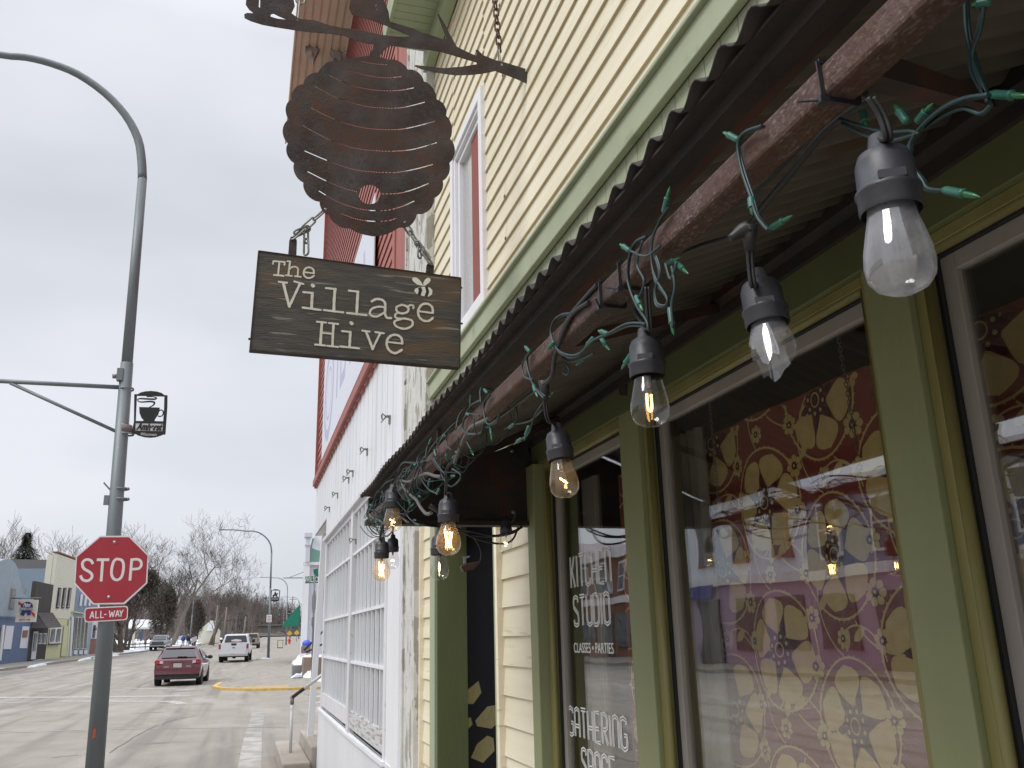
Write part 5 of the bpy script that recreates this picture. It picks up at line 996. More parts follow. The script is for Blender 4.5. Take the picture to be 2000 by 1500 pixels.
quadp(rc, 'tailgate', [(-.56, -.055, .665), (.56, -.055, .665), (.60, -.045, .85), (.54, -.03, 1.0), (-.54, -.03, 1.0), (-.60, -.045, .85)], 'maroon_paint', d=(0, .06, 0))
quadp(rc, 'number_plate', [(-.16, -.062, .72), (.16, -.062, .72), (.16, -.056, .88), (-.16, -.056, .88)], 'plate_white', d=(0, .01, 0)); quadp(rc, 'plate_recess', [(-.24, -.058, .895), (.24, -.058, .895), (.28, -.05, .93), (-.28, -.05, .93)], 'plastic_black', d=(0, .01, 0))
a = MB(); a.bar((-.04, .125, 1.13), (.32, .12, 1.12), .03); a.build('wiper', 'plastic_black', rc, local=True)
a = MB(); a.prism([(-.02, .62, 1.52), (.02, .62, 1.52), (.01, .58, 1.58), (-.01, .58, 1.58)], (0, .05, 0)); a.build('roof_antenna', 'plastic_black', rc, local=True)
for (x, wd) in ((-.42, .2), (.42, .17)):
    a = MB(); a.box(x-wd/2, x+wd/2, -.059, -.05, .76, .775); a.box(x-wd/2, x+wd/2, -.059, -.05, .73, .742); a.build('badge', 'chrome', rc, local=True)
# pickups
def pickup(loc, rz, label, paint, W=1.0, H=1.95, old=False, sh='pale'):
    t = thing('pickup_truck', label, 'pickup truck', loc, rz=rz); hb = .62 if not old else .58
    zb = H*.66
    a = MB(); a.box(-W, W, .02, 1.9, hb-.02, zb)
    a.build('cargo_bed', paint, t, local=True, bevel=.03)
    car_shell(t, [(1.95, .5, zb, zb+.01, W*.95, W, W*.8), (2.0, .5, zb+.02, H-.10, W*.95, W, W*.76), (2.3, .5, zb+.02, H-.02, W*.95, W, W*.79), (3.3, .5, zb+.02, H, W*.95, W, W*.8), (3.8, .5, zb, H-.06, W*.95, W, W*.76), (4.4, .5, zb-.04, zb, W*.95, W, W*.8), (5.5, .5, zb-.12, zb-.08, W*.93, W*.97, W*.8), (5.75, .55, zb-.25, zb-.2, W*.9, W*.92, W*.7)], paint)
    quadp(t, 'rear_window', [(-W*.80, 1.945, zb+.06), (W*.80, 1.945, zb+.06), (W*.68, 1.985, H-.14), (-W*.68, 1.985, H-.14)], 'car_glass', d=(0, .03, 0))
    tg = quadp(t, 'tailgate', [(-W*.86, -.03, hb), (W*.86, -.03, hb), (W*.86, -.03, zb), (-W*.86, -.03, zb)], paint, d=(0, .05, 0))
    quadp(t, 'tailgate_handle', [(-.16, -.045, zb-.14), (.16, -.045, zb-.14), (.19, -.045, zb), (-.19, -.045, zb)], 'plastic_black', parent=tg, d=(0, .02, 0))
    if not old: quadp(t, 'badge', [(-.12, -.042, zb-.30), (0, -.042, zb-.335), (.12, -.042, zb-.30), (0, -.042, zb-.265)], 'plastic_black', parent=tg, d=(0, .02, 0)); quadp(t, 'crease', [(-.7, -.036, hb+.25), (.7, -.036, hb+.25), (.66, -.036, hb+.28), (-.66, -.036, hb+.28)], 'white_trim', parent=tg, d=(0, .01, 0))
    for s_ in (-1, 1):
        quadp(t, 'tail_light', [(s_*W*.86, -.02, zb-.36), (s_*W*1.01, -.02, zb-.36), (s_*W*1.01, -.02, zb-.04), (s_*W*.88, -.02, zb-.04)], 'tail_red', d=(0, .1, 0))
        quadp(t, 'side_window', [(s_*W*.99, 2.25, zb+.08), (s_*W*1.0, 4.05, zb+.06), (s_*W*.82, 3.6, H-.13), (s_*W*.80, 2.35, H-.13)], 'car_glass', d=(s_*.02, 0, 0))
        a = MB(); a.box(s_*W*1.02, s_*(W*1.02+.22), 3.95, 4.05, zb+.02, zb+.26); a.build('wing_mirror', 'plastic_black', t, local=True, bevel=.02)
        for y_ in (1.05, 4.75): arch(t, s_*W*1.005, y_, .46); wheel(t, s_*W*1.005, y_, .40, .28)
    a = MB(); a.box(-W*.98, W*.98, -.16, .04, hb-.20, hb-.01); a.build('rear_bumper', 'chrome' if not old else 'plastic_black', t, local=True, bevel=.03)
    quadp(t, 'number_plate', [(-.16, -.17, hb-.17), (.16, -.17, hb-.17), (.16, -.17, hb-.03), (-.16, -.17, hb-.03)], 'plate_white', d=(0, .01, 0))
    a = MB(); a.box(-.75, .75, .1, 5.2, .36, .52); a.bar((-W*.8, 1.05, .4), (W*.8, 1.05, .4), .12); a.blob((0, 1.0, .4), .16); a.build('chassis', 'plastic_black', t, local=True)
    return t
wt = pickup((-.0077*67-.0, 67, hz(67)), R(-3.4), 'white pickup truck with a closed tailgate parked behind the maroon car', 'white_paint', 1.0, 1.96)
quadp(wt, 'window_snow', [(-.35, 1.93, 1.44), (.1, 1.93, 1.40), (.42, 1.93, 1.43), (.36, 1.93, 1.53), (0, 1.93, 1.58), (-.3, 1.93, 1.53)], 'lamp_clear', d=(0, .01, 0))
pickup((.0165*121-.9, 121, hz(121)), R(-3.4), 'tan and green older pickup truck beyond the white pickup', 'tan_paint', .98, 1.92, old=True)
gp_ = pickup((-9.75, 122+5.7, hz(124)), R(180-3.4), 'slate blue pickup truck facing the camera on the left side of the street', 'slate_paint', 1.02, 1.95)
quadp(gp_, 'windscreen', [(-.80, 4.42, 1.32), (.80, 4.42, 1.32), (.70, 3.86, 1.82), (-.70, 3.86, 1.82)], 'car_glass', d=(0, .03, .02)); quadp(gp_, 'grille', [(-.62, 5.78, .72), (.62, 5.78, .72), (.66, 5.76, 1.12), (-.66, 5.76, 1.12)], 'plastic_black', d=(0, .04, 0))
for k in range(4): quadp(gp_, 'grille_bar', [(-.60, 5.83, .76+k*.09), (.60, 5.83, .76+k*.09), (.60, 5.83, .79+k*.09), (-.60, 5.83, .79+k*.09)], 'chrome', d=(0, .01, 0))
for s_ in (-1, 1): quadp(gp_, 'headlight', [(s_*.70, 5.78, .88), (s_*.97, 5.70, .88), (s_*.96, 5.70, 1.08), (s_*.70, 5.78, 1.10)], 'lamp_clear', d=(0, .04, 0))
a = MB(); a.box(-.95, .95, 5.72, 5.9, .52, .66); a.build('front_bumper', 'chrome', gp_, local=True, bevel=.03)
# ------------------------------------------------------------------ LEFT SIDE OF THE STREET
mat('pale_blue', (.27, .32, .37), .8, (.30, .35, .40), 2); mat('mid_blue', (.085, .125, .22), .7, (.10, .145, .245), 2); mat('brown_board', (.040, .034, .031), .85, (.055, .048, .044), 3, (1, 1, .2)); mat('shingle', (.05, .046, .046), .9, (.075, .07, .07), 20); mat('shake', (.11, .095, .085), .9, (.05, .043, .04), 9, (1, .6, 4), bump=.5)
mat('cream_paint', (.62, .60, .50), .7); mat('yellow_cream', (.50, .49, .29), .8, (.54, .53, .34), 2); mat('dark_window', (.03, .035, .04), .2, (.09, .10, .11), 3); mat('blind_white', (.62, .62, .66), .6); mat('brick_brown', (.20, .09, .06), .9, (.26, .13, .09), 6); mat('lilac_paint', (.40, .31, .40), .8); mat('ice_blue', (.66, .71, .78), .8); mat('sign_blue', (.02, .03, .22), .4); mat('sign_cream', (.62, .60, .46), .5); mat('sign_red', (.55, .03, .03), .4); mat('steel_blue', (.18, .235, .32), .8)
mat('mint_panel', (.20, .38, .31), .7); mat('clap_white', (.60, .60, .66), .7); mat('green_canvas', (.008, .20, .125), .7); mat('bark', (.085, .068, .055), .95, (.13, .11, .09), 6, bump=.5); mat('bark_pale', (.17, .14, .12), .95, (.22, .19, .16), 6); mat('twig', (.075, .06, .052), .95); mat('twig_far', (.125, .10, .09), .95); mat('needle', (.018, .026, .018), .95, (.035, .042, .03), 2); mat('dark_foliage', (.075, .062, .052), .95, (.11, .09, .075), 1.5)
def q8(x, y, off=-21.55): return aL(x/7.5, 1130+y/7.5, off)
def q4(x, y, off=-21.55): return aL(x/5.357, 1030+y/5.357, off)
def lpanel(name, P, m, parent, th=.1, inner=None):
    a = MB(); a.prism(P, (-th, 0, 0)); return a.build(name, m, parent)
def lwall(name, Y0, Y1, Z0, Z1, m, parent, off=-21.6, depth=9):
    a = MB(); a.prism([V(off+.0615*Y0, Y0, Z0), V(off+.0615*Y1, Y1, Z0), V(off+.0615*Y1, Y1, Z1), V(off+.0615*Y0, Y0, Z1)], (-depth, .0615*depth, 0)); return a.build(name, m, parent)
gz = lambda y: hz(y)+.10
def Bth(label, Y, name='building'): return thing(name, label, 'building', (FL(Y)-3, Y, gz(Y)))
# blue tavern
b = Bth('blue two-tone building with a curved parapet at the left edge, behind the hanging beer sign', 70)
Yb0, Yb1 = 62.5, q8(400, 1205).y; zs = aL(0, 1206).z
lwall('lower_wall', Yb0, Yb1, gz(65)-.2, zs, 'mid_blue', b)
PX = [(0, 355), (40, 335), (90, 328), (130, 345), (165, 385), (190, 440), (205, 520), (226, 600), (212, 655), (215, 682), (245, 690), (270, 720), (290, 748), (350, 750)]
top = [q4(x, y, -21.6) for x, y in PX]; Yp = top[2].y
mir = [V(FL(2*Yp-p.y), 2*Yp-p.y, p.z) for p in reversed(top) if 2*Yp-p.y < top[0].y-.05 and 2*Yp-p.y > Yb0]
poly_ = [V(FL(Yb0), Yb0, zs+.002)]+mir+top+[V(FL(Yb1), Yb1, top[-1].z), V(FL(Yb1), Yb1, zs+.002)]
lpanel('upper_wall', poly_, 'pale_blue', b, th=.4); lwall('rear_wall', Yb0, Yb1, zs+.002, zs+2.5, 'pale_blue', b, off=-22.3, depth=8)
for nm, P, m in (('shutter', [(95, 690), (208, 692), (162, 1032), (50, 1035)], 'blind_white'), ('shutter', [(335, 700), (435, 702), (398, 1020), (290, 1020)], 'blind_white')):
    lpanel(nm, [q8(*p) for p in P], m, b, .04)
lpanel('notice', [q8(*p, -21.5) for p in [(345, 758), (412, 758), (400, 862), (332, 862)]], 'brick_brown', b, .02)
wn = lpanel('window', [q8(*p) for p in [(170, 138), (250, 150), (212, 450), (128, 445)]], 'sash_grey', b, .06); lpanel('pane', [q8(*p, -21.52) for p in [(182, 150), (240, 160), (205, 438), (140, 434)]], 'dark_window', wn, .02)
lpanel('downpipe', [q8(*p, -21.45) for p in [(50, 680), (78, 680), (20, 1200), (-8, 1200)]], 'white_trim', b, .1); lpanel('doorway', [q8(*p) for p in [(-60, 760), (42, 755), (0, 1190), (-110, 1200)]], 'dark_window', b, .03)
lpanel('belt_line', [q8(*p, -21.5) for p in [(-200, 545), (460, 572), (460, 580), (-200, 556)]], 'mid_blue', b, .08)
# hanging beer sign, perpendicular to the facade
bY = 76.0; qs = lambda x, y, l=0: aY(x/7.5, 1130+y/7.5, bY-l)
bs = thing('hanging_sign', 'square cream beer sign with a blue ribbon emblem and red stripe on a pole', 'sign', qs(390, 450))
lpanel_ = lambda nm, P, m, l, t=.02: (lambda a: (a.prism([qs(*p, l) for p in P], (0, t, 0)), a.build(nm, m, bs))[1])(MB())
lpanel_('box', [(262, 312), (560, 312), (520, 635), (222, 637)], 'sign_white', 0, .2); lpanel_('cream_field', [(268, 318), (552, 318), (520, 572), (232, 574)], 'sign_cream', .02)
lpanel_('red_stripe', [(270, 332), (318, 362), (330, 410), (268, 378)], 'sign_red', .05); lpanel_('red_stripe', [(440, 492), (450, 470), (515, 520), (505, 568)], 'sign_red', .05)
a = MB(); a.prism([qs(392+90*math.cos(k*.2618)-.13*(90*math.sin(k*.2618)), 420+82*math.sin(k*.2618), .08) for k in range(24)], (0, .02, 0)); a.build('blue_roundel', 'sign_blue', bs)
lpanel_('ribbon_tail', [(310, 480), (370, 500), (345, 552), (330, 535), (296, 540)], 'sign_blue', .08); lpanel_('ribbon_tail', [(395, 500), (440, 480), (450, 540), (425, 530), (400, 548)], 'sign_blue', .08)
lpanel_('ribbon_band', [(282, 425), (495, 430), (490, 462), (275, 462)], 'sign_cream', .11)
fr = lambda x, y, l: (qs(x, y, l), V(1, 0, -.02).normalized(), V(0, 0, 1), V(0, -1, 0)); sz = (qs(0, 0)-qs(0, 75)).length
text('lettering', 'Pabst', fr(392, 388, .12), sz, 'sign_white', bs, width=(qs(110, 0)-qs(0, 0)).length, shear=.35, bold=.01, thick=.01, off=0); text('lettering', 'BLUE RIBBON', fr(385, 446, .13), sz*.45, 'sign_blue', bs, width=(qs(190, 0)-qs(0, 0)).length, thick=.01, off=0); 
text('lettering', 'X', fr(352, 604, .05), sz*.7, 'sign_red', bs, width=(qs(38, 0)-qs(0, 0)).length, thick=.01, off=0)
for (x0, x1) in ((285, 328), (390, 448)):
    for k in range(3): lpanel_('small_print', [(x0+k*(x1-x0)/3, 594), (x0+(k+.7)*(x1-x0)/3, 594), (x0+(k+.7)*(x1-x0)/3-2, 612), (x0+k*(x1-x0)/3-2, 612)], 'sign_red', .05)
a = MB(); a.tube([qs(80, 290), qs(600, 282)], .045, 8); a.tube([qs(300, 290), qs(298, 314)], .02, 6); a.tube([qs(520, 288), qs(520, 314)], .02, 6); a.build('pole', 'pole_grey', bs)
# brown front with shake canopy, dark roof behind
b = Bth('dark brown boarded shopfront with a white door under a shake canopy', 81); Yc1 = q8(665, 1185).y
lwall('wall', Yb1+.01, Yc1, gz(80)-.2, q8(790, 490).z, 'brown_board', b, depth=8); lwall('false_front', q8(540, 60).y, q8(790, 490).y, q8(790, 490).z+.01, q8(800, 95).z, 'brown_board', b, depth=.3)
lpanel('canopy_roof', [], 'shake', b) if False else None
P = [q8(545, 505, -21.55), q8(770, 500, -21.55)]; Q_ = [q8(905, 705, -20.2), q8(690, 725, -20.2)]
a = MB()
for k in range(7):
    t0, t1 = k/7, (k+1)/7; A0, B0 = P[0].lerp(Q_[1], t0), P[1].lerp(Q_[0], t0); A1, B1_ = P[0].lerp(Q_[1], t1), P[1].lerp(Q_[0], t1); d = V(0, 0, .05); a.prism([A0+d*.2, B0+d*.2, B1_+d, A1+d], (0, 0, -.06))
a.build('shake_canopy', 'shake', b); a = MB(); a.prism([P[0], Q_[1], V(P[0].x, Q_[1].y, Q_[1].z)], (0, .1, 0)); a.build('canopy_cheek', 'brown_board', b)
dd = lpanel('door', [q8(*p, -21.5) for p in [(500, 775), (565, 775), (522, 1182), (458, 1185)]], 'blind_white', b, .06); lpanel('pane', [q8(*p, -21.45) for p in [(515, 805), (553, 805), (522, 1060), (485, 1060)]], 'dark_window', dd, .02)
for x in (570, 632): ww = lpanel('window', [q8(x+8, 800, -21.5), q8(x+55, 800, -21.5), q8(x+38, 960, -21.5), q8(x-10, 960, -21.5)], 'blind_white', b, .05); lpanel('pane', [q8(x+14, 815, -21.46), q8(x+48, 815, -21.46), q8(x+34, 945, -21.46), q8(x+2, 945, -21.46)], 'dark_window', ww, .02)
b = Bth('pale blue gabled house with a dark shingle roof, set behind the brown shopfront', 84, 'house')
o5 = -27; r0, r1, r2, r3 = q4(150, 350, o5-3), q4(590, 340, o5-3), q4(565, 560, o5), q4(215, 560, o5); a = MB(); a.prism([r0+V(0, -2, 0), r1, r2, r3+V(0, -2, 0)], (0, 0, -.25)); a.prism([r0+V(0, -2, 0), r1, r1+V(-5, 0, -4), r0+V(-5, -2, -4)], (0, 0, -.25)); a.build('roof', 'shingle', b)
a = MB(); a.prism([V(r3.x-.2, r3.y-1.6, gz(84)), V(r2.x-.2, r2.y, gz(84)), V(r2.x-.2, r2.y, r2.z-.2), V(r3.x-.2, r3.y-1.6, r3.z-.2)], (-6, .4, 0)); a.build('wall', 'pale_blue', b)
a = MB(); a.prism([q4(225, 558, o5+.1), q4(565, 558, o5+.1), q4(565, 570, o5+.1), q4(225, 570, o5+.1)], (-.1, 0, 0)); a.build('gutter', 'white_trim', b)
a = MB(); a.prism([q4(505, 515, o5+.3), q4(575, 430, o5-.2), q4(580, 470, o5), q4(560, 525, o5+.3), q4(530, 530, o5+.3)], (0, 0, .12)); a.build('roof_snow', 'snow', b)
# cream building with three tall windows
b = Bth('cream clapboard building with three tall narrow windows and a yellow ground floor', 90); Yd1 = q4(722, 1350).y; zm = q4(745, 960).z; zt = q4(610, 292, -21.6)
lwall('lower_wall', Yc1+.01, Yd1, gz(88)-.2, zm, 'yellow_cream', b)
a = MB(); Y0_, Y1_ = Yc1+.01, Yd1; zz = zm+.01; ztop = zt.z
while zz < ztop: a.prism([V(FL(Y0_)+.03, Y0_, zz), V(FL(Y1_)+.03, Y1_, zz), V(FL(Y1_), Y1_, zz+.2), V(FL(Y0_), Y0_, zz+.2)], (-.3, .02, 0)); zz += .203
a.build('clapboard', 'cream_paint', b); lwall('upper_wall', Y0_, Y1_, zm+.01, ztop, 'cream_paint', b, off=-21.9, depth=.5)
a = MB(); a.prism([V(FL(Y0_)+.1, Y0_-.05, ztop+.2), V(FL(Y1_)+.1, Y1_+.05, ztop+.2), V(FL(Y1_)+.1, Y1_+.05, ztop+.3), V(FL(Y0_)+.1, Y0_-.05, ztop+.3)], (-.5, 0, 0)); a.build('parapet_cap', 'brick_brown', b)
for x in (870, 945, 1020):
    ww = lpanel('window', [q8(x-4, 125+x*.03-20, -21.5), q8(x+34, 128+x*.03-20, -21.5), q8(x-2, 440, -21.5), q8(x-42, 435, -21.5)], 'shake', b, .06); lpanel('pane', [q8(x+8, 150+x*.03-20, -21.45), q8(x+22, 152+x*.03-20, -21.45), q8(x-12, 415, -21.45), q8(x-28, 412, -21.45)], 'blind_white', ww, .02); lpanel('pane', [q8(x+10, 160, -21.42), q8(x+20, 160, -21.42), q8(x-14, 405, -21.42), q8(x-24, 403, -21.42)], 'dark_window', ww, .01)
ww = lpanel('window', [q8(*p, -21.5) for p in [(738, 735), (905, 715), (890, 950), (722, 960)]], 'blind_white', b, .06)
for (x0, x1) in ((755, 808), (838, 890)): lpanel('pane', [q8(x0+8, 740, -21.45), q8(x1+8, 735, -21.45), q8(x1-12, 918, -21.45), q8(x0-15, 925, -21.45)], 'dark_window', ww, .02)
lpanel('sill', [q8(*p, -21.4) for p in [(720, 955), (892, 948), (890, 966), (718, 975)]], 'shake', b, .1)
lpanel('doorway', [q8(*p, -21.5) for p in [(945, 690), (1022, 688), (978, 1145), (895, 1140)]], 'yellow_cream', b, .05); lpanel('door_trim', [q8(*p, -21.45) for p in [(1018, 600), (1035, 600), (1000, 1145), (985, 1145)]], 'sign_cream', b, .1)
b = Bth('pale blue clapboard shopfront with tall display windows, left of the stop sign pole', 98); Ye1 = q8(1310, 1120).y
lwall('lower_wall', Yd1+.05, Ye1, gz(98)-.2, q8(1090, 480).z, 'pale_blue', b); lwall('upper_wall', Yd1+.05, Ye1+1.5, q8(1090, 480).z+.01, q8(1120, 60).z+1.4, 'steel_blue', b)
lpanel('cornice', [q8(*p, -21.3) for p in [(1090, 478), (1260, 505), (1260, 522), (1088, 495)]], 'yellow_cream', b, .4)
for x in (1190, 1255, 1320): lpanel('arched_window', [q8(*p, -21.5) for p in [(x-2, 240), (x+12, 225), (x+28, 240), (x+5, 400), (x-22, 400)]], 'blind_white', b, .06)
for x in (1115, 1160, 1215, 1265): ww = lpanel('display_window', [q8(x-5, 560, -21.5), q8(x+38, 562, -21.5), q8(x+2, 1030, -21.5), q8(x-40, 1030, -21.5)], 'cream_paint', b, .05); lpanel('pane', [q8(x+2, 572, -21.46), q8(x+32, 574, -21.46), q8(x, 1020, -21.46), q8(x-30, 1020, -21.46)], 'dark_window', ww, .02)
for x in (1085, 1165, 1235): lpanel('base_panel', [q8(x, 1050, -21.5), q8(x+48, 1048, -21.5), q8(x+45, 1108, -21.5), q8(x-2, 1110, -21.5)], 'blind_white', b, .05)
lpanel('corner_post', [q8(*p, -21.4) for p in [(1060, 560), (1085, 560), (1045, 1135), (1022, 1135)]], 'blind_white', b, .1)
b = Bth('low white and brick building half hidden by the stop sign pole', 106); lwall('base_wall', Ye1+.1, Ye1+8, gz(105)-.2, gz(105)+1.6, 'brick_brown', b, depth=6); lwall('upper_wall', Ye1+.1, Ye1+8, gz(105)+1.61, gz(105)+4.2, 'clap_white', b, depth=6); lwall('window', Ye1+.6, Ye1+1.5, gz(105)+1.7, gz(105)+3, 'dark_window', b, off=-21.5, depth=.05); lpanel('red_notice', [q8(*p, -21.4) for p in [(1402, 715), (1422, 715), (1418, 760), (1398, 755)]], 'sign_red', b, .05)
# the rest of the row, seen as reflections in the shop windows
def rowbldg(label, Y0, Y1, zsp, ztp, ml, mu, nw, lower=True, wm='blind_white'):
    b = Bth(label, (Y0+Y1)/2); lwall('lower_wall', Y0, Y1-.03, -.3, zsp, ml, b); lwall('upper_wall', Y0, Y1-.03, zsp+.01, ztp, mu, b); lwall('cornice', Y0-.0, Y1-.03, ztp-.35, ztp+.1, 'white_trim', b, off=-21.35, depth=.24); lwall('belt_course', Y0, Y1-.03, zsp-.2, zsp+.2, 'white_trim', b, off=-21.4, depth=.19)
    for k in range(nw):
        yc = Y0+(Y1-Y0)*(k+.5)/nw; zc = zsp+(ztp-zsp)*.48; h_ = (ztp-zsp)*.27
        w_ = MB(); o_ = -21.45; w_.prism([V(o_+.0615*(yc-.62), yc-.62, zc-h_-.12), V(o_+.0615*(yc+.62), yc+.62, zc-h_-.12), V(o_+.0615*(yc+.62), yc+.62, zc+h_+.12), V(o_+.0615*(yc-.62), yc-.62, zc+h_+.12)], (-.14, 0, 0)); wo = w_.build('window', wm, b)
        for (za, zb_) in ((zc-h_, zc-.04), (zc+.04, zc+h_)):
            w_ = MB(); o_ = -21.42; w_.prism([V(o_+.0615*(yc-.48), yc-.48, za), V(o_+.0615*(yc+.48), yc+.48, za), V(o_+.0615*(yc+.48), yc+.48, zb_), V(o_+.0615*(yc-.48), yc-.48, zb_)], (-.05, 0, 0)); w_.build('pane', 'dark_window', wo)
    n = max(2, int((Y1-Y0)/2.6))
    for k in range(n):
        yc = Y0+(Y1-Y0)*(k+.5)/n; lwall('display_window' if k != n//2 else 'door', yc-.95, yc+.95, .75 if k != n//2 else .1, zsp-.8, 'dark_window', b, off=-21.5, depth=.08)
    return b
rowbldg('white clapboard building across the street, left of the blue tavern', 54, 62.4, 3.4, 7.2, 'brick_brown', 'clap_white', 3)
rowbldg('brick red building across the street, reflected in the shop windows', 46, 54, 3.4, 6.2, 'brick_brown', 'brick_brown', 3)
lm = rowbldg('pale blue building with lilac shopfront across the street, reflected in the middle window', 31, 46, 3.7, 7.8, 'lilac_paint', 'ice_blue', 5, wm='brick_brown')
lwall('sign_panel', 38, 44.5, 3.0, 3.6, 'sign_blue', lm, off=-21.3, depth=.15)
text('lettering', 'LANDMARK', (V(-21.28+.0615*41.25, 41.25, 3.3), V(.0615, 1, 0).normalized(), V(0, 0, 1), V(1, -.0615, 0).normalized()), .5, 'sign_white', lm, width=3.6)
rowbldg('steel blue building across the street, reflected in the right window', 19, 31, 3.6, 7.0, 'lilac_paint', 'steel_blue', 4)
rowbldg('cream building across the street, farthest left in the row', 2, 19, 3.6, 7.6, 'yellow_cream', 'cream_paint', 5)
# ------------------------------------------------------------------ TREES
def grow(mb, tw, p, d, L, r, depth, rg, spread=.55, up=.12, kids=3, seg=3, minr=.008):
    P = [p]; rs = [r]
    for k in range(seg):
        d = (d+Vector((rg.uniform(-1, 1), rg.uniform(-1, 1), rg.uniform(-.6, 1)))*.16+Vector((0, 0, up*.4))).normalized(); P.append(P[-1]+d*L/seg); rs.append(max(minr, r*(1-.42*(k+1)/seg)))
    (mb if depth > 1 else tw).tube(P, rs, 6 if depth > 3 else (4 if depth > 1 else 3), caps=False)
    if depth <= 0: return
    for k in range(kids+(rg.random() < .5)):
        i = rg.choice(range(1, len(P))) if k else len(P)-1; ax = Vector((rg.uniform(-1, 1), rg.uniform(-1, 1), rg.uniform(-.35, .9))).normalized()
        dd = (d*(1-spread)+ax*spread*1.25+Vector((0, 0, up))).normalized(); grow(mb, tw, P[i], dd, L*rg.uniform(.60, .82), rs[i]*rg.uniform(.5, .68), depth-1, rg, spread, up, kids, seg, minr)
def baretree(loc, h, r, label, seed, depth=5, trunks=1, spread=.58, m=('bark', 'twig'), kids=3, up=.15, lean=(0, 0), group=None, minr=.012, name='bare_tree'):
    rg = random.Random(seed); t = thing(name, label, 'tree', loc, group); a = MB(); tw = MB()
    for k in range(trunks):
        d = Vector((lean[0]+(rg.uniform(-.3, .3) if trunks > 1 else 0)+(.34*(k-(trunks-1)/2) if trunks > 1 else 0), lean[1]+rg.uniform(-.1, .1), 1)).normalized(); grow(a, tw, Vector(loc)+V(.15*k, 0, -.1), d, h*.30, r*(1 if k == 0 else .8), depth, rg, spread, up, kids, 4, minr)
    a.build('trunk', m[0], t); tw.build('crown', m[1], t); return t
def leafmass(mb, c, rad, n, rg, s_=.3, mi=0):
    for k in range(n):
        while True:
            v = Vector((rg.uniform(-1, 1), rg.uniform(-1, 1), rg.uniform(-1, 1)))
            if .25 < v.length < 1: break
        p = Vector(c)+Vector((v.x*rad[0], v.y*rad[1], v.z*rad[2])); u = Vector((rg.gauss(0, 1), rg.gauss(0, 1), rg.gauss(0, 1))).normalized(); w_ = u.cross(Vector((rg.random(), rg.random(), rg.random()))).normalized(); l = s_*rg.uniform(.5, 1.4); mb.add([p-w_*l*.12, p+w_*l*.12, p+u*l+w_*l*.05], [(0, 1, 2)], mi)
baretree((-10.9, 153, hz(153)), 26, .62, 'tallest bare tree with a forked pale trunk behind the pedestrians', 21, depth=6, trunks=2, spread=.60, up=.10, kids=3, m=('bark_pale', 'twig'), minr=.014, lean=(.03, 0))
baretree((-5.6, 178, hz(178)), 17, .42, 'dark leaning bare tree just right of the left street lamp', 5, depth=5, lean=(.25, 0), minr=.018)
baretree((-13.5, 113, hz(113)), 10.5, .40, 'low bare tree with several dark trunks just right of the stop sign pole', 9, depth=4, trunks=3, spread=.5, minr=.013)
baretree((-15.4, 111, hz(111)), 9.5, .30, 'dark bare tree half hidden behind the stop sign pole', 10, depth=4, trunks=1, minr=.013)
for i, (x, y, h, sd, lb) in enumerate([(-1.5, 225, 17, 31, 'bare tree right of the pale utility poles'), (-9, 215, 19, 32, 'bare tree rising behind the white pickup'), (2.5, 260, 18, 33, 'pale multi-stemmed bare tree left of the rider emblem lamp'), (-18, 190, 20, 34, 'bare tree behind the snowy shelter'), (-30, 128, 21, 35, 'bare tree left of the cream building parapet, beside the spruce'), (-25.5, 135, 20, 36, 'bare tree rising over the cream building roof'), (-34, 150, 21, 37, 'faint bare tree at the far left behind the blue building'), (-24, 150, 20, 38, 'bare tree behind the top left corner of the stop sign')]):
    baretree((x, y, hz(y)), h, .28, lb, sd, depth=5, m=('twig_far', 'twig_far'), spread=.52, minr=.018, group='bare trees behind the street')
def conifer(loc, h, w_, label, seed, n=2600, m='needle', name='spruce'):
    rg = random.Random(seed); t = thing(name, label, 'tree', loc); a = MB(); L = Vector(loc); a.tube([L, L+V(0, 0, h)], [.25, .03], 7); a.build('trunk', 'bark', t); a = MB()
    for k in range(n):
        z = h*(.10+.9*rg.random()**1.15); rr = w_*(1-z/h)*(.75+.35*math.sin(z*2.6))+.12; q = rg.uniform(0, 6.283); s_ = rr*rg.uniform(.35, 1); p = L+V(math.cos(q)*s_, math.sin(q)*s_, z-.18*s_); l = rg.uniform(.35, .8); d = V(math.cos(q)*.8, math.sin(q)*.8, rg.uniform(-.7, .25)); c_ = V(-math.sin(q), math.cos(q), rg.uniform(-.3, .3))*.09; a.add([p-c_, p+c_, p+d*l], [(0, 1, 2)])
    a.build('crown', m, t); return t
conifer((-27.6, 128, hz(128)), 15.2, 8.5, 'dark pointed spruce behind the blue building', 3, n=9000)
def darktree(loc, c, rad, n, label, seed):
    rg = random.Random(seed); t = thing('evergreen_tree', label, 'tree', loc); a = MB(); L = Vector(loc)
    for k in range(3): a.tube([L+V(.3*k-.3, 0, 0), L+V((k-1)*.9, 0, c[2]*.6), L+V((k-1)*1.6, 0, c[2])], [.2, .15, .08], 6)
    a.build('trunk', 'bark', t); a = MB(); leafmass(a, L+Vector(c), rad, n, rg, .42)
    for k in range(6): leafmass(a, L+Vector(c)+V(rg.uniform(-1, 1)*rad[0]*.8, 0, rg.uniform(-.5, 1)*rad[2]*.7), (rad[0]*.4, rad[1]*.4, rad[2]*.4), n//9, rg, .45)
    a.build('crown', 'dark_foliage', t)
darktree((-13.6, 120, hz(120)), (0, 0, 7.6), (3.5, 2.5, 3.5), 8500, 'dense brown-green evergreen right of the stop sign', 1)
darktree((-11.2, 139, hz(139)), (0, 0, 5.6), (2.0, 2, 4.2), 4200, 'dense dark evergreen behind the forked pale tree', 2)
darktree((-8.4, 172, hz(172)), (0, 0, 4.6), (1.7, 2, 4.2), 3000, 'narrow dark evergreen behind the white sign carrier', 4)
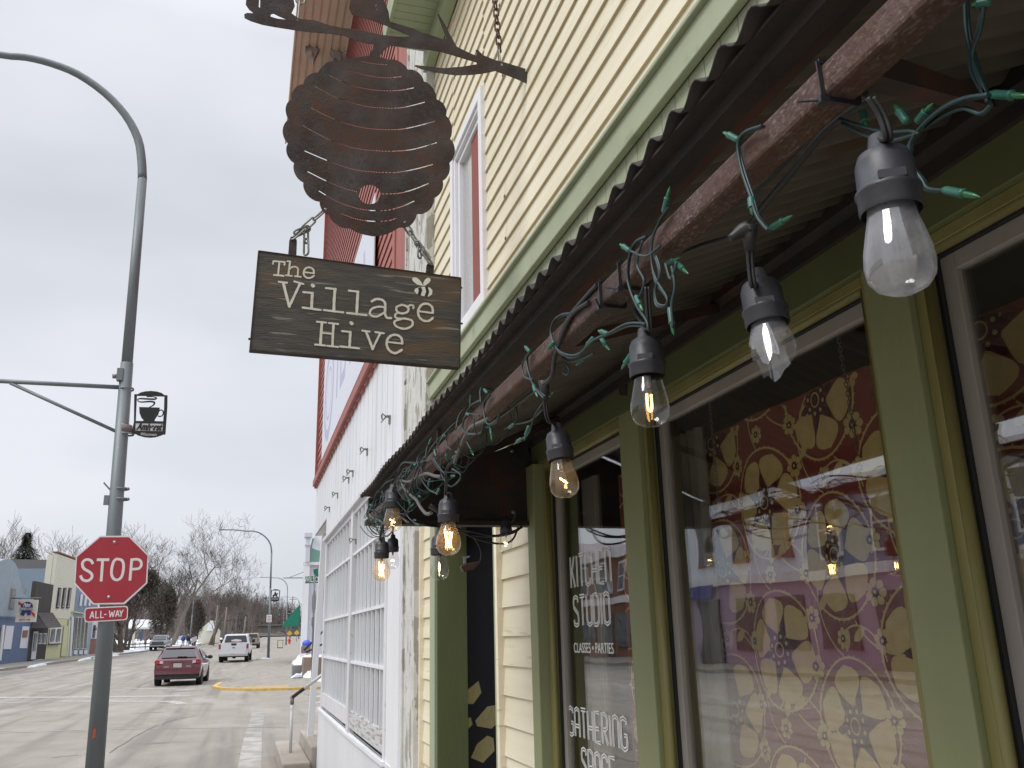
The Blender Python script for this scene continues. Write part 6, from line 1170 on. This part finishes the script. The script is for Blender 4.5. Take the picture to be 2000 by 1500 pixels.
# far wooded slope
mat('wood_floor', (.075, .062, .055), 1, (.10, .085, .075), .05)
a = MB(); nx, ny = 40, 8
for j in range(ny+1):
    for i in range(nx+1):
        x = -190+380*i/nx; y = 300+260*j/ny; s_ = min(1, max(0, (abs(x-(y*.078))-9)/26)); a.v.append(V(x, y, hz(y)+.3+s_*(j/ny)**.7*(9+3*math.sin(i*.7)+2*math.sin(i*1.9))+(4 if j == ny else 0)*s_))
for j in range(ny):
    for i in range(nx): q = j*(nx+1)+i; a.f.append([q, q+1, q+nx+2, q+nx+1]); a.m.append(0); a.sm.append(True)
a.build('hill', 'wood_floor', None, kind='structure')
mat('far_wood', (.155, .125, .115), 1, (.11, .10, .09), .06); mat('far_pine', (.05, .058, .052), 1)
a = MB(); rg = random.Random(77)
for k in range(1250):
    y = rg.uniform(235, 560); side = rg.choice((-1, -1, 1)); x = y*.0625-4+side*rg.uniform((9 if side < 0 else 12) if y < 345 else 0, 52); x = min(x, 60); s_ = min(1, max(0, (abs(x-(y*.078))-9)/26)); z = hz(y)+(s_*(max(0, y-300)/260)**.7*9 if y > 300 else 0); h = rg.uniform(7, 13)*(1 if y < 330 else 1.15); p = V(x, y, z)
    if rg.random() < .14:
        for j in range(60): zz = h*rg.random(); rr = 2.2*(1-zz/h)+.2; q = rg.uniform(0, 6.28); c = p+V(rr*math.cos(q)*.6, rr*math.sin(q)*.6, zz); a.add([c, c+V(rg.uniform(-.5, .5), 0, .25), c+V(rr*math.cos(q)*.5, 0, -.5)], [(0, 1, 2)], 1)
        continue
    a.tube([p, p+V(rg.uniform(-.5, .5), 0, h*.5), p+V(rg.uniform(-1, 1), 0, h*.95)], [.16, .12, .03], 4, caps=False)
    for j in range(26):
        zz = rg.uniform(.2, .95)*h; q = rg.uniform(0, 6.28); l = rg.uniform(1.2, 3.0)*(1.1-zz/h*.5); s0 = p+V(0, 0, zz); e = s0+V(math.cos(q)*l*.8, math.sin(q)*l*.8, l*.85); a.add([s0-V(.03, 0, 0), s0+V(.03, 0, .03), e], [(0, 1, 2)])
        for jj in range(3): m0 = s0.lerp(e, rg.uniform(.3, .9)); a.add([m0, m0+V(.03, 0, .03), m0+V(rg.uniform(-1, 1), rg.uniform(-1, 1), rg.uniform(.4, 1.4))], [(0, 1, 2)])
a.build('woodland', ['far_wood', 'far_pine'], None, kind='stuff')
# railway bridge across the far road
br = thing('stone_bridge', 'grey railway bridge with one low arch far down the street', 'bridge', (15, 330, hz(330)))
mat('old_stone', (.15, .135, .12), .95, (.20, .18, .16), .6); yb = 330; a = MB(); zt_ = aY(545, 1222, yb).z; xl, xr = aY(530, 1230, yb).x, aY(566, 1230, yb).x; zc = aY(548, 1232.5, yb).z; z0 = hz(yb)-1
arc = [V(xl+(xr-xl)*k/12, yb, zc-2.2*(2*k/12-1)**2) for k in range(13)]
a.prism([V(-8, yb, z0), V(xl, yb, z0)]+arc+[V(xr, yb, z0), V(45, yb, z0), V(45, yb, zt_), V(-8, yb, zt_)], (0, 6, 0)); a.build('wall', 'old_stone', br); a = MB(); a.box(-8, 45, yb-.4, yb+6.4, zt_+.01, zt_+.5); a.build('parapet', 'old_stone', br)
# shelter, shed, poles, signs in the park
sh = thing('park_shelter', 'open picnic shelter with a snow covered gable roof on pale posts', 'shelter', (-14.2, 140, hz(140)+.1)); q = lambda x, y, Y=140: aY(x, y, Y)
a = MB(); A, B, C_, D_ = q(247, 1226), q(318, 1225), q(312, 1210, 142.5), q(255, 1210, 142.5); a.prism([A, B, C_, D_], (0, 0, -.15)); a.prism([C_, D_, q(247, 1226)+V(0, 5.4, 0), q(318, 1225)+V(0, 5.4, 0)][::-1], (0, 0, -.15)); a.build('roof', 'snow', sh)
a = MB(); a.prism([q(247, 1226)+V(0, -.05, 0), q(318, 1225)+V(0, -.05, 0), q(318, 1227.5)+V(0, -.05, 0), q(247, 1228.5)+V(0, -.05, 0)], (0, .1, 0)); a.prism([B+V(.05, 0, 0), C_+V(.25, 0, 0), B+V(.2, 5.4, 0)], (.1, 0, 0)); a.build('fascia', 'cream_paint', sh)
for x in (304, 314, 262): p = q(x, 1228); a = MB(); a.box(p.x-.16, p.x+.16, 140.1, 140.4, hz(140), p.z-.1); a.build('post', 'cream_paint', sh)
sd_ = thing('garden_shed', 'small tan shed with a snowy roof behind the white sign carrier', 'shed', (-4.4, 196, hz(196))); p = aY(398, 1256, 196); a = MB(); a.prism([V(p.x-1.2, 196, p.z), V(p.x+3.0, 196, p.z), V(p.x+3.0, 196, p.z+2.4), V(p.x+1, 196, p.z+4.4), V(p.x-1.2, 196, p.z+2.4)], (0, 5, 0)); a.build('wall', 'cream_paint', sd_)
a = MB(); a.prism([V(p.x+.4, 195.8, p.z+2.4), V(p.x+2.6, 195.8, p.z+2.4), V(p.x+2.2, 195.8, p.z+4.3), V(p.x+1, 195.8, p.z+4.45)], (0, .3, 0)); a.build('roof_snow', 'snow', sd_)
for (x, y0, y1, Y, lb) in ((425.5, 1262, 1182, 168, 'leftmost pale utility pole, left of the white pickup'), (443, 1250, 1186, 170, 'second pale utility pole, above the white pickup cab'), (480, 1240, 1204, 175, 'rightmost pale utility pole, above the tan pickup'), (572, 1250, 1165, 205, 'wooden utility pole behind the green awning')):
    a = MB(); p = aY(x, y1, Y); a.tube([V(p.x-.3, Y, hz(Y)-.5), p], [.17, .12], 7)
    if x > 500: a.bar(p+V(-.8, 0, -.6), p+V(.8, 0, -.6), .12); a.blob(p+V(.2, -.3, -3.4), .45)
    tag(a.build('utility_pole', 'bark_pale', None), lb, 'utility pole', 'utility poles along the far street')
bsn = thing('information_sign', 'small blue sign on a thin post in front of the snowy shelter', 'sign', aY(274, 1262, 125)); a = MB(); p = aY(275, 1228, 125); p2 = aY(273, 1262, 125); a.tube([p2, p], .05, 6); a.build('post', 'pole_grey', bsn); p = aY(275, 1240, 124.9); a = MB(); a.box(p.x-.22, p.x+.22, 124.8, 124.9, p.z-.45, p.z+.45); a.build('plate', 'mid_blue', bsn)
fn = thing('rail_fence', 'low dark rail fence in the snow left of the slate blue pickup', 'fence', aY(262, 1263, 122)); a = MB()
for yy in (1257, 1263): a.bar(aY(238, yy+2, 122), aY(292, yy, 122), .06, .14)
a.build('rail', 'bark', fn)
for x in (246, 264, 284): a = MB(); a.bar(aY(x, 1254, 122), aY(x-.6, 1271, 122), .1); a.build('post', 'bark', fn)
pk = thing('park_sign', 'white park sign board with a curved top between two white posts', 'sign', aY(354, 1258, 158)); a = MB(); Q = [aY(*p, 158) for p in [(347, 1250), (347, 1244), (351, 1242), (356, 1241.5), (359, 1244), (359, 1250)]]; a.prism(Q, (0, .08, 0)); a.build('board', 'blind_white', pk)
for x in (347, 359.5): a = MB(); a.bar(aY(x, 1241, 158), aY(x-.4, 1259, 158), .14); a.build('post', 'blind_white', pk)
# pedestrians
mat('skin', (.45, .28, .20), .7); mat('coat_blue', (.03, .06, .30), .8); mat('coat_dark', (.015, .017, .03), .8); mat('trouser', (.02, .022, .03), .85); mat('pink_hat', (.55, .25, .25), .9); mat('placard', (.45, .45, .48), .6)
def person(px, py, Y, label, coat, hat, stride=.1, arms='down'):
    g_ = aY(px, py, Y); gz_ = hz(Y)+.18; t = thing('person', label, 'person', (g_.x, Y, gz_)); L = V(0, 0, 0)
    vs = [(0, 0, .92), (0, 0, 1.15), (0, 0, 1.38), (0, 0, 1.50), (0, -.02, 1.62), (0, -.02, 1.74), (.10, stride, .88), (.11, stride*1.2, .48), (.11, stride*1.3, .07), (.11, stride*1.3-.14, .03), (-.10, -stride, .88), (-.11, -stride*1.2, .48), (-.11, -stride*1.6, .07), (-.11, -stride*1.6-.14, .03), (.20, 0, 1.40), (.27, -.02, 1.13), (.26, -.16, .92), (-.20, 0, 1.40), (-.27, -.02, 1.13), (-.26, -.16, .92)]
    if arms == 'carry': vs[15] = (.30, -.12, 1.18); vs[16] = (.38, -.35, 1.2); vs[18] = (-.25, -.15, 1.18); vs[19] = (-.1, -.38, 1.22)
    es = [(0, 1), (1, 2), (2, 3), (3, 4), (4, 5), (0, 6), (6, 7), (7, 8), (8, 9), (0, 10), (10, 11), (11, 12), (12, 13), (2, 14), (14, 15), (15, 16), (2, 17), (17, 18), (18, 19)]
    rs = [.16, .15, .17, .06, .10, .09, .10, .07, .05, .04, .10, .07, .05, .04, .07, .05, .04, .07, .05, .04]
    me = bpy.data.meshes.new('body'); me.from_pydata(vs, es, []); o = bpy.data.objects.new('body', me); sc.collection.objects.link(o); o.parent = t; sk = o.modifiers.new('skin', 'SKIN'); me.materials.append(MATS['trouser'])
    for i, r_ in enumerate(rs): me.skin_vertices[0].data[i].radius = (r_, r_)
    me.skin_vertices[0].data[0].use_root = True; su = o.modifiers.new('sub', 'SUBSURF'); su.levels = 1; su.render_levels = 1
    a = MB(); a.lathe([(.20, .80), (.235, .84), (.215, 1.1), (.225, 1.32), (.15, 1.46), (.07, 1.50)], 14, 0, (0, 0, 0)); 
    for s_, k in ((1, 14), (-1, 17)): a.tube([vs[k], vs[k+1], vs[k+2]], [.085, .075, .06], 8)
    a.build('coat', coat, t, local=True); a = MB(); a.blob((0, -.03, 1.66), (.095, .105, .125)); a.blob((0, -.135, 1.655), (.018, .022, .02)); a.build('head', 'skin', t, local=True); a = MB(); a.lathe([(.112, 1.68), (.115, 1.72), (.09, 1.80), (0, 1.83)], 12, 0, (0, -.01, 0)); a.build('hat', hat, t, local=True); return t
person(357, 1262, 149, 'person in a bright blue coat, leftmost of the three pedestrians', 'coat_blue', 'coat_dark')
person(366.5, 1262, 149, 'person in a dark coat and pink hat, middle of the three pedestrians', 'coat_dark', 'pink_hat')
person(377, 1264, 148, 'person in dark clothes carrying a large white board', 'coat_dark', 'coat_dark', .28, 'carry')
a = MB(); a.prism([aY(*p, 147.5) for p in [(373.5, 1246), (384, 1242), (385, 1251), (374, 1256.5)]], (0, .06, 0)); tag(a.build('placard', 'placard', None), 'large white board held by the right pedestrian', 'board')
# ------------------------------------------------------------------ RIGHT SIDE BEYOND THE CROSSING
R0 = 55.0; r_ = thing('clapboard_house', 'white clapboard building with a mint green false front beyond the crossing', 'building', (7, R0+5, hz(60)))
xA = aY(590, 1270, R0).x; zB = aY(605, 1100, R0).z; zTop = aY(604, 1042, R0).z; a = MB(); zz = .1
while zz < zB-.1: a.prism([V(xA, R0-.03, zz), V(14, R0-.03, zz), V(14, R0, zz+.125), V(xA, R0, zz+.125)], (0, .1, 0)); zz += .127
a.build('clapboard', 'clap_white', r_); a = MB(); a.prism([V(xA, R0+.08, 0), V(14, R0+.08, 0), V(14, 72, 0), V(xA+1.05, 72, 0)], (0, 0, zB)); a.build('wall', 'clap_white', r_)
a = MB(); a.box(xA-.12, xA+.25, R0-.12, R0-.03, 0, zB); a.box(xA-.15, 14, R0-.14, R0-.03, zB-.12, zB+.06); a.build('trim', 'white_vinyl', r_)
a = MB(); a.prism([V(xA+.1, R0-.04, zB+.07), V(12, R0-.04, zB+.07), V(12, R0-.04, zTop-1.4), V(xA+2.2, R0-.04, zTop-.3), V(xA+.35, R0-.04, zTop-.3)], (0, .3, 0)); a.build('false_front', 'mint_panel', r_)
a = MB(); a.prism([aY(*p, R0-.06) for p in [(615, 1046), (640, 1042), (640, 1082), (632, 1080), (626, 1076), (618, 1074), (609, 1070), (611, 1060)]], (0, .02, 0)); a.build('snow_patch', 'snow', r_)
a = MB(); pL, pR = aY(597.5, 1060, R0).x, aY(605.5, 1060, R0).x; a.box(pL, pR, R0-.3, R0+.3, zB+.06, zTop-.25); a.box(pL-.1, pR+.1, R0-.4, R0+.4, zTop-.25, zTop+.0); a.box(pL-.05, pR+.05, R0-.35, R0+.35, zTop-.75, zTop-.65); a.build('corner_pilaster', 'clap_white', r_)
aw_ = MB(); t0, t1, t2 = aY(589, 1178, R0), aY(589, 1218, R0), aY(553, 1218, R0); n_ = 5
aw_.prism([V(xA-.02, 58.5, t0.z+.1), V(xA-.02, 58.5, t1.z), V(t2.x+.1, 58.5, t1.z)], (.4, 6.5, 0)); 
for k in range(9): aw_.box(t2.x+.1+.02+k*(xA-t2.x-.15)/9, t2.x+.1+(k+.85)*(xA-t2.x-.15)/9, 58.49, 58.52, t1.z-.13, t1.z+.01)
aw_.build('canvas_awning', 'green_canvas', r_)
a = MB(); a.bar(V(xA-.1, 55.3, aY(600, 1128, R0).z), V(xA-1.25, 55.3, aY(600, 1128, R0).z), .05); a.bar(V(xA-.1, 55.3, aY(600, 1117, R0).z), V(xA-.9, 55.3, aY(600, 1127, R0).z), .03); a.build('sign_rod', 'pole_grey', r_)
nb = thing('window_banner', 'blue, red and purple hanging banner on the clapboard wall behind the porch post', 'banner', aY(637, 1130, 54.8)); mat('banner_blue', (.05, .10, .6), .5); mat('banner_purple', (.35, .22, .5), .5)
for (y0, y1, m) in ((1103, 1125, 'banner_blue'), (1125.3, 1133, 'sign_white'), (1133.3, 1143, 'sign_red'), (1143.3, 1158, 'banner_purple'), (1158.3, 1170, 'brick_brown')): a = MB(); a.prism([aY(633, y0, 54.8), aY(646, y0, 54.8), aY(645, y1, 54.8), aY(632, y1, 54.8)], (0, .03, 0)); a.build('band', m, nb)
# street name sign with the back of another stop sign
YN = 33.2; q = lambda x, y, l=0: aY(x, y, YN-l); sg = thing('street_name_sign', 'green WILSON street name signs on a post at the far corner', 'street sign', q(608, 1352)); mat('sign_green', (.01, .16, .10), .4)
a = MB(); a.tube([q(608, 1352), q(614.5, 1122)], .035, 8); a.build('post', 'pole_grey', sg)
a = MB(); a.prism([q(596.5, 1126), q(641, 1124.5), q(640, 1138), q(596, 1139.5)], (0, .01, 0)); a.build('name_plate', 'sign_green', sg)
c = q(618, 1132, .01); text('lettering', 'WILSON ST', (c, V(1, 0, .02).normalized(), V(0, 0, 1), fy), .27, 'reflective_white', sg, width=(q(638, 0)-q(600, 0)).length, thick=.003, off=.001, bold=.004)
a = MB(); p = q(616, 1118); a.prism([q(612, 1112), q(621, 1110), q(622.5, 1125), q(613, 1127)], (0, .01, 0)); a.build('name_plate', 'sign_green', sg)
sb = thing('stop_sign', 'grey back of a stop sign seen nearly edge-on on the name sign post', 'stop sign', q(613, 1175)); a = MB(); cc = q(613, 1175, .05); a.prism([cc+V(.10*math.cos(k*.7854+.39), .36*math.cos(k*.7854+.39), .44*math.sin(k*.7854+.39)) for k in range(8)], (.012, 0, 0)); a.build('plate', 'steel_link', sb); a = MB(); a.box(cc.x-.05, cc.x+.03, cc.y-.05, cc.y+.05, cc.z-.85, cc.z-.55); a.build('supplement_plate', 'steel_link', sb)
# planters, tub, rail, board
mat('stone_tan', (.27, .20, .155), .9, (.22, .165, .13), 2); mat('stone_grey', (.25, .25, .25), .9, (.18, .18, .19), 3)
Yq = 40.6; q = lambda x, y, l=0: aY(x, y, Yq-l)
a = MB(); a.prism([q(594, 1284), q(640, 1284), q(640, 1327), q(589, 1328)], (0, 1.2, 0)); tag(a.build('stone_block', 'stone_tan', None, bevel=.02), 'tall tan stone block beside the far sidewalk', 'stone block')
a = MB(); a.prism([q(572, 1300, -.7), q(594, 1299, -.7), q(590, 1322, -.7), q(571, 1322, -.7)], (0, .8, 0)); tag(a.build('stone_block', 'stone_grey', None, bevel=.02), 'low grey stone block left of the tan block', 'stone block')
a = MB(); a.prism([q(568, 1327, .3), q(640, 1325, .3), q(640, 1342, .3), q(566, 1342, .3)], (0, 1.4, 0)); tag(a.build('stone_step', 'stone_grey', None, bevel=.02), 'flat grey stone step in front of the tan block', 'step')
a = MB(); a.prism([q(568, 1325, .2), q(591, 1323, .2), q(589, 1317, .2), q(580, 1316, .2)], (0, .6, 0)); a.build('snow_cap', 'snow', None, bevel=.03, kind='stuff'); a = MB(); a.prism([q(604, 1292, .2), q(640, 1283, -1), q(640, 1270, -1), q(608, 1266, -1), q(600, 1275, -1)], (0, 1, 0)) 
tb = thing('blue_tub', 'bright blue rounded tub lid on a tan box in the snow by the clapboard wall', 'tub', aY(599, 1268, 50)); a = MB(); p = aY(599, 1257, 50); a.lathe([(.22, 0), (.24, .04), (.22, .20), (.12, .29), (0, .31)], 14, 0, p+V(0, 0, -.12)); a.build('lid', 'banner_blue', tb); a = MB(); a.box(p.x-.27, p.x+.2, 49.8, 50.3, p.z-.5, p.z-.13); a.build('box', 'stone_tan', tb)
a = MB(); a.tube([aY(650, 1214, 47), aY(594, 1270, 47), aY(598, 1274, 47), aY(650, 1248, 47)], .045, 8); tag(a.build('black_railing', 'black', None), 'black pipe railing bent to a V beside the clapboard building', 'railing')
sw_ = thing('sandwich_board', 'cream sandwich board sign standing on the far sidewalk', 'sandwich board', aY(547, 1266, 98)); a = MB(); a.prism([aY(*p, 98) for p in [(542.5, 1250), (553, 1250), (552.5, 1266), (541.5, 1266)]], (0, .05, 0)); a.build('frame', 'brown_board', sw_); a = MB(); a.prism([aY(*p, 97.97) for p in [(543.5, 1251), (552.2, 1251), (551.8, 1264.5), (542.8, 1264.5)]], (0, .02, 0)); a.build('panel', 'sign_cream', sw_)
for (x, y, lb) in ((565.5, 1237, 'left yellow warning sign near the distant bridge'), (579.5, 1236, 'right yellow warning sign near the distant bridge')):
    t = thing('warning_sign', lb, 'road sign', aY(x, 1250, 190)); c = aY(x, y, 190); a = MB(); a.tube([V(c.x, 190.05, hz(190)), c], .06, 6); a.build('post', 'pole_grey', t); a = MB(); a.prism([c+V(.55*math.cos(k*1.5708), 0, .55*math.sin(k*1.5708)) for k in range(4)], (0, .03, 0)); mat('sign_yellow', (.6, .38, .03), .5); a.build('plate', 'sign_yellow', t)
hy = thing('fire_hydrant', 'small red fire hydrant in the snow right of the second lamp pole', 'hydrant', aY(565, 1258, 108)); a = MB(); p = aY(565, 1258, 108); a.lathe([(.16, 0), (.13, .05), (.12, .45), (.15, .5), (.10, .62), (.03, .7), (0, .7)], 10, 0, p); a.tube([p+V(-.22, 0, .38), p+V(.22, 0, .38)], .06, 8); a.build('body', 'sign_red', hy)
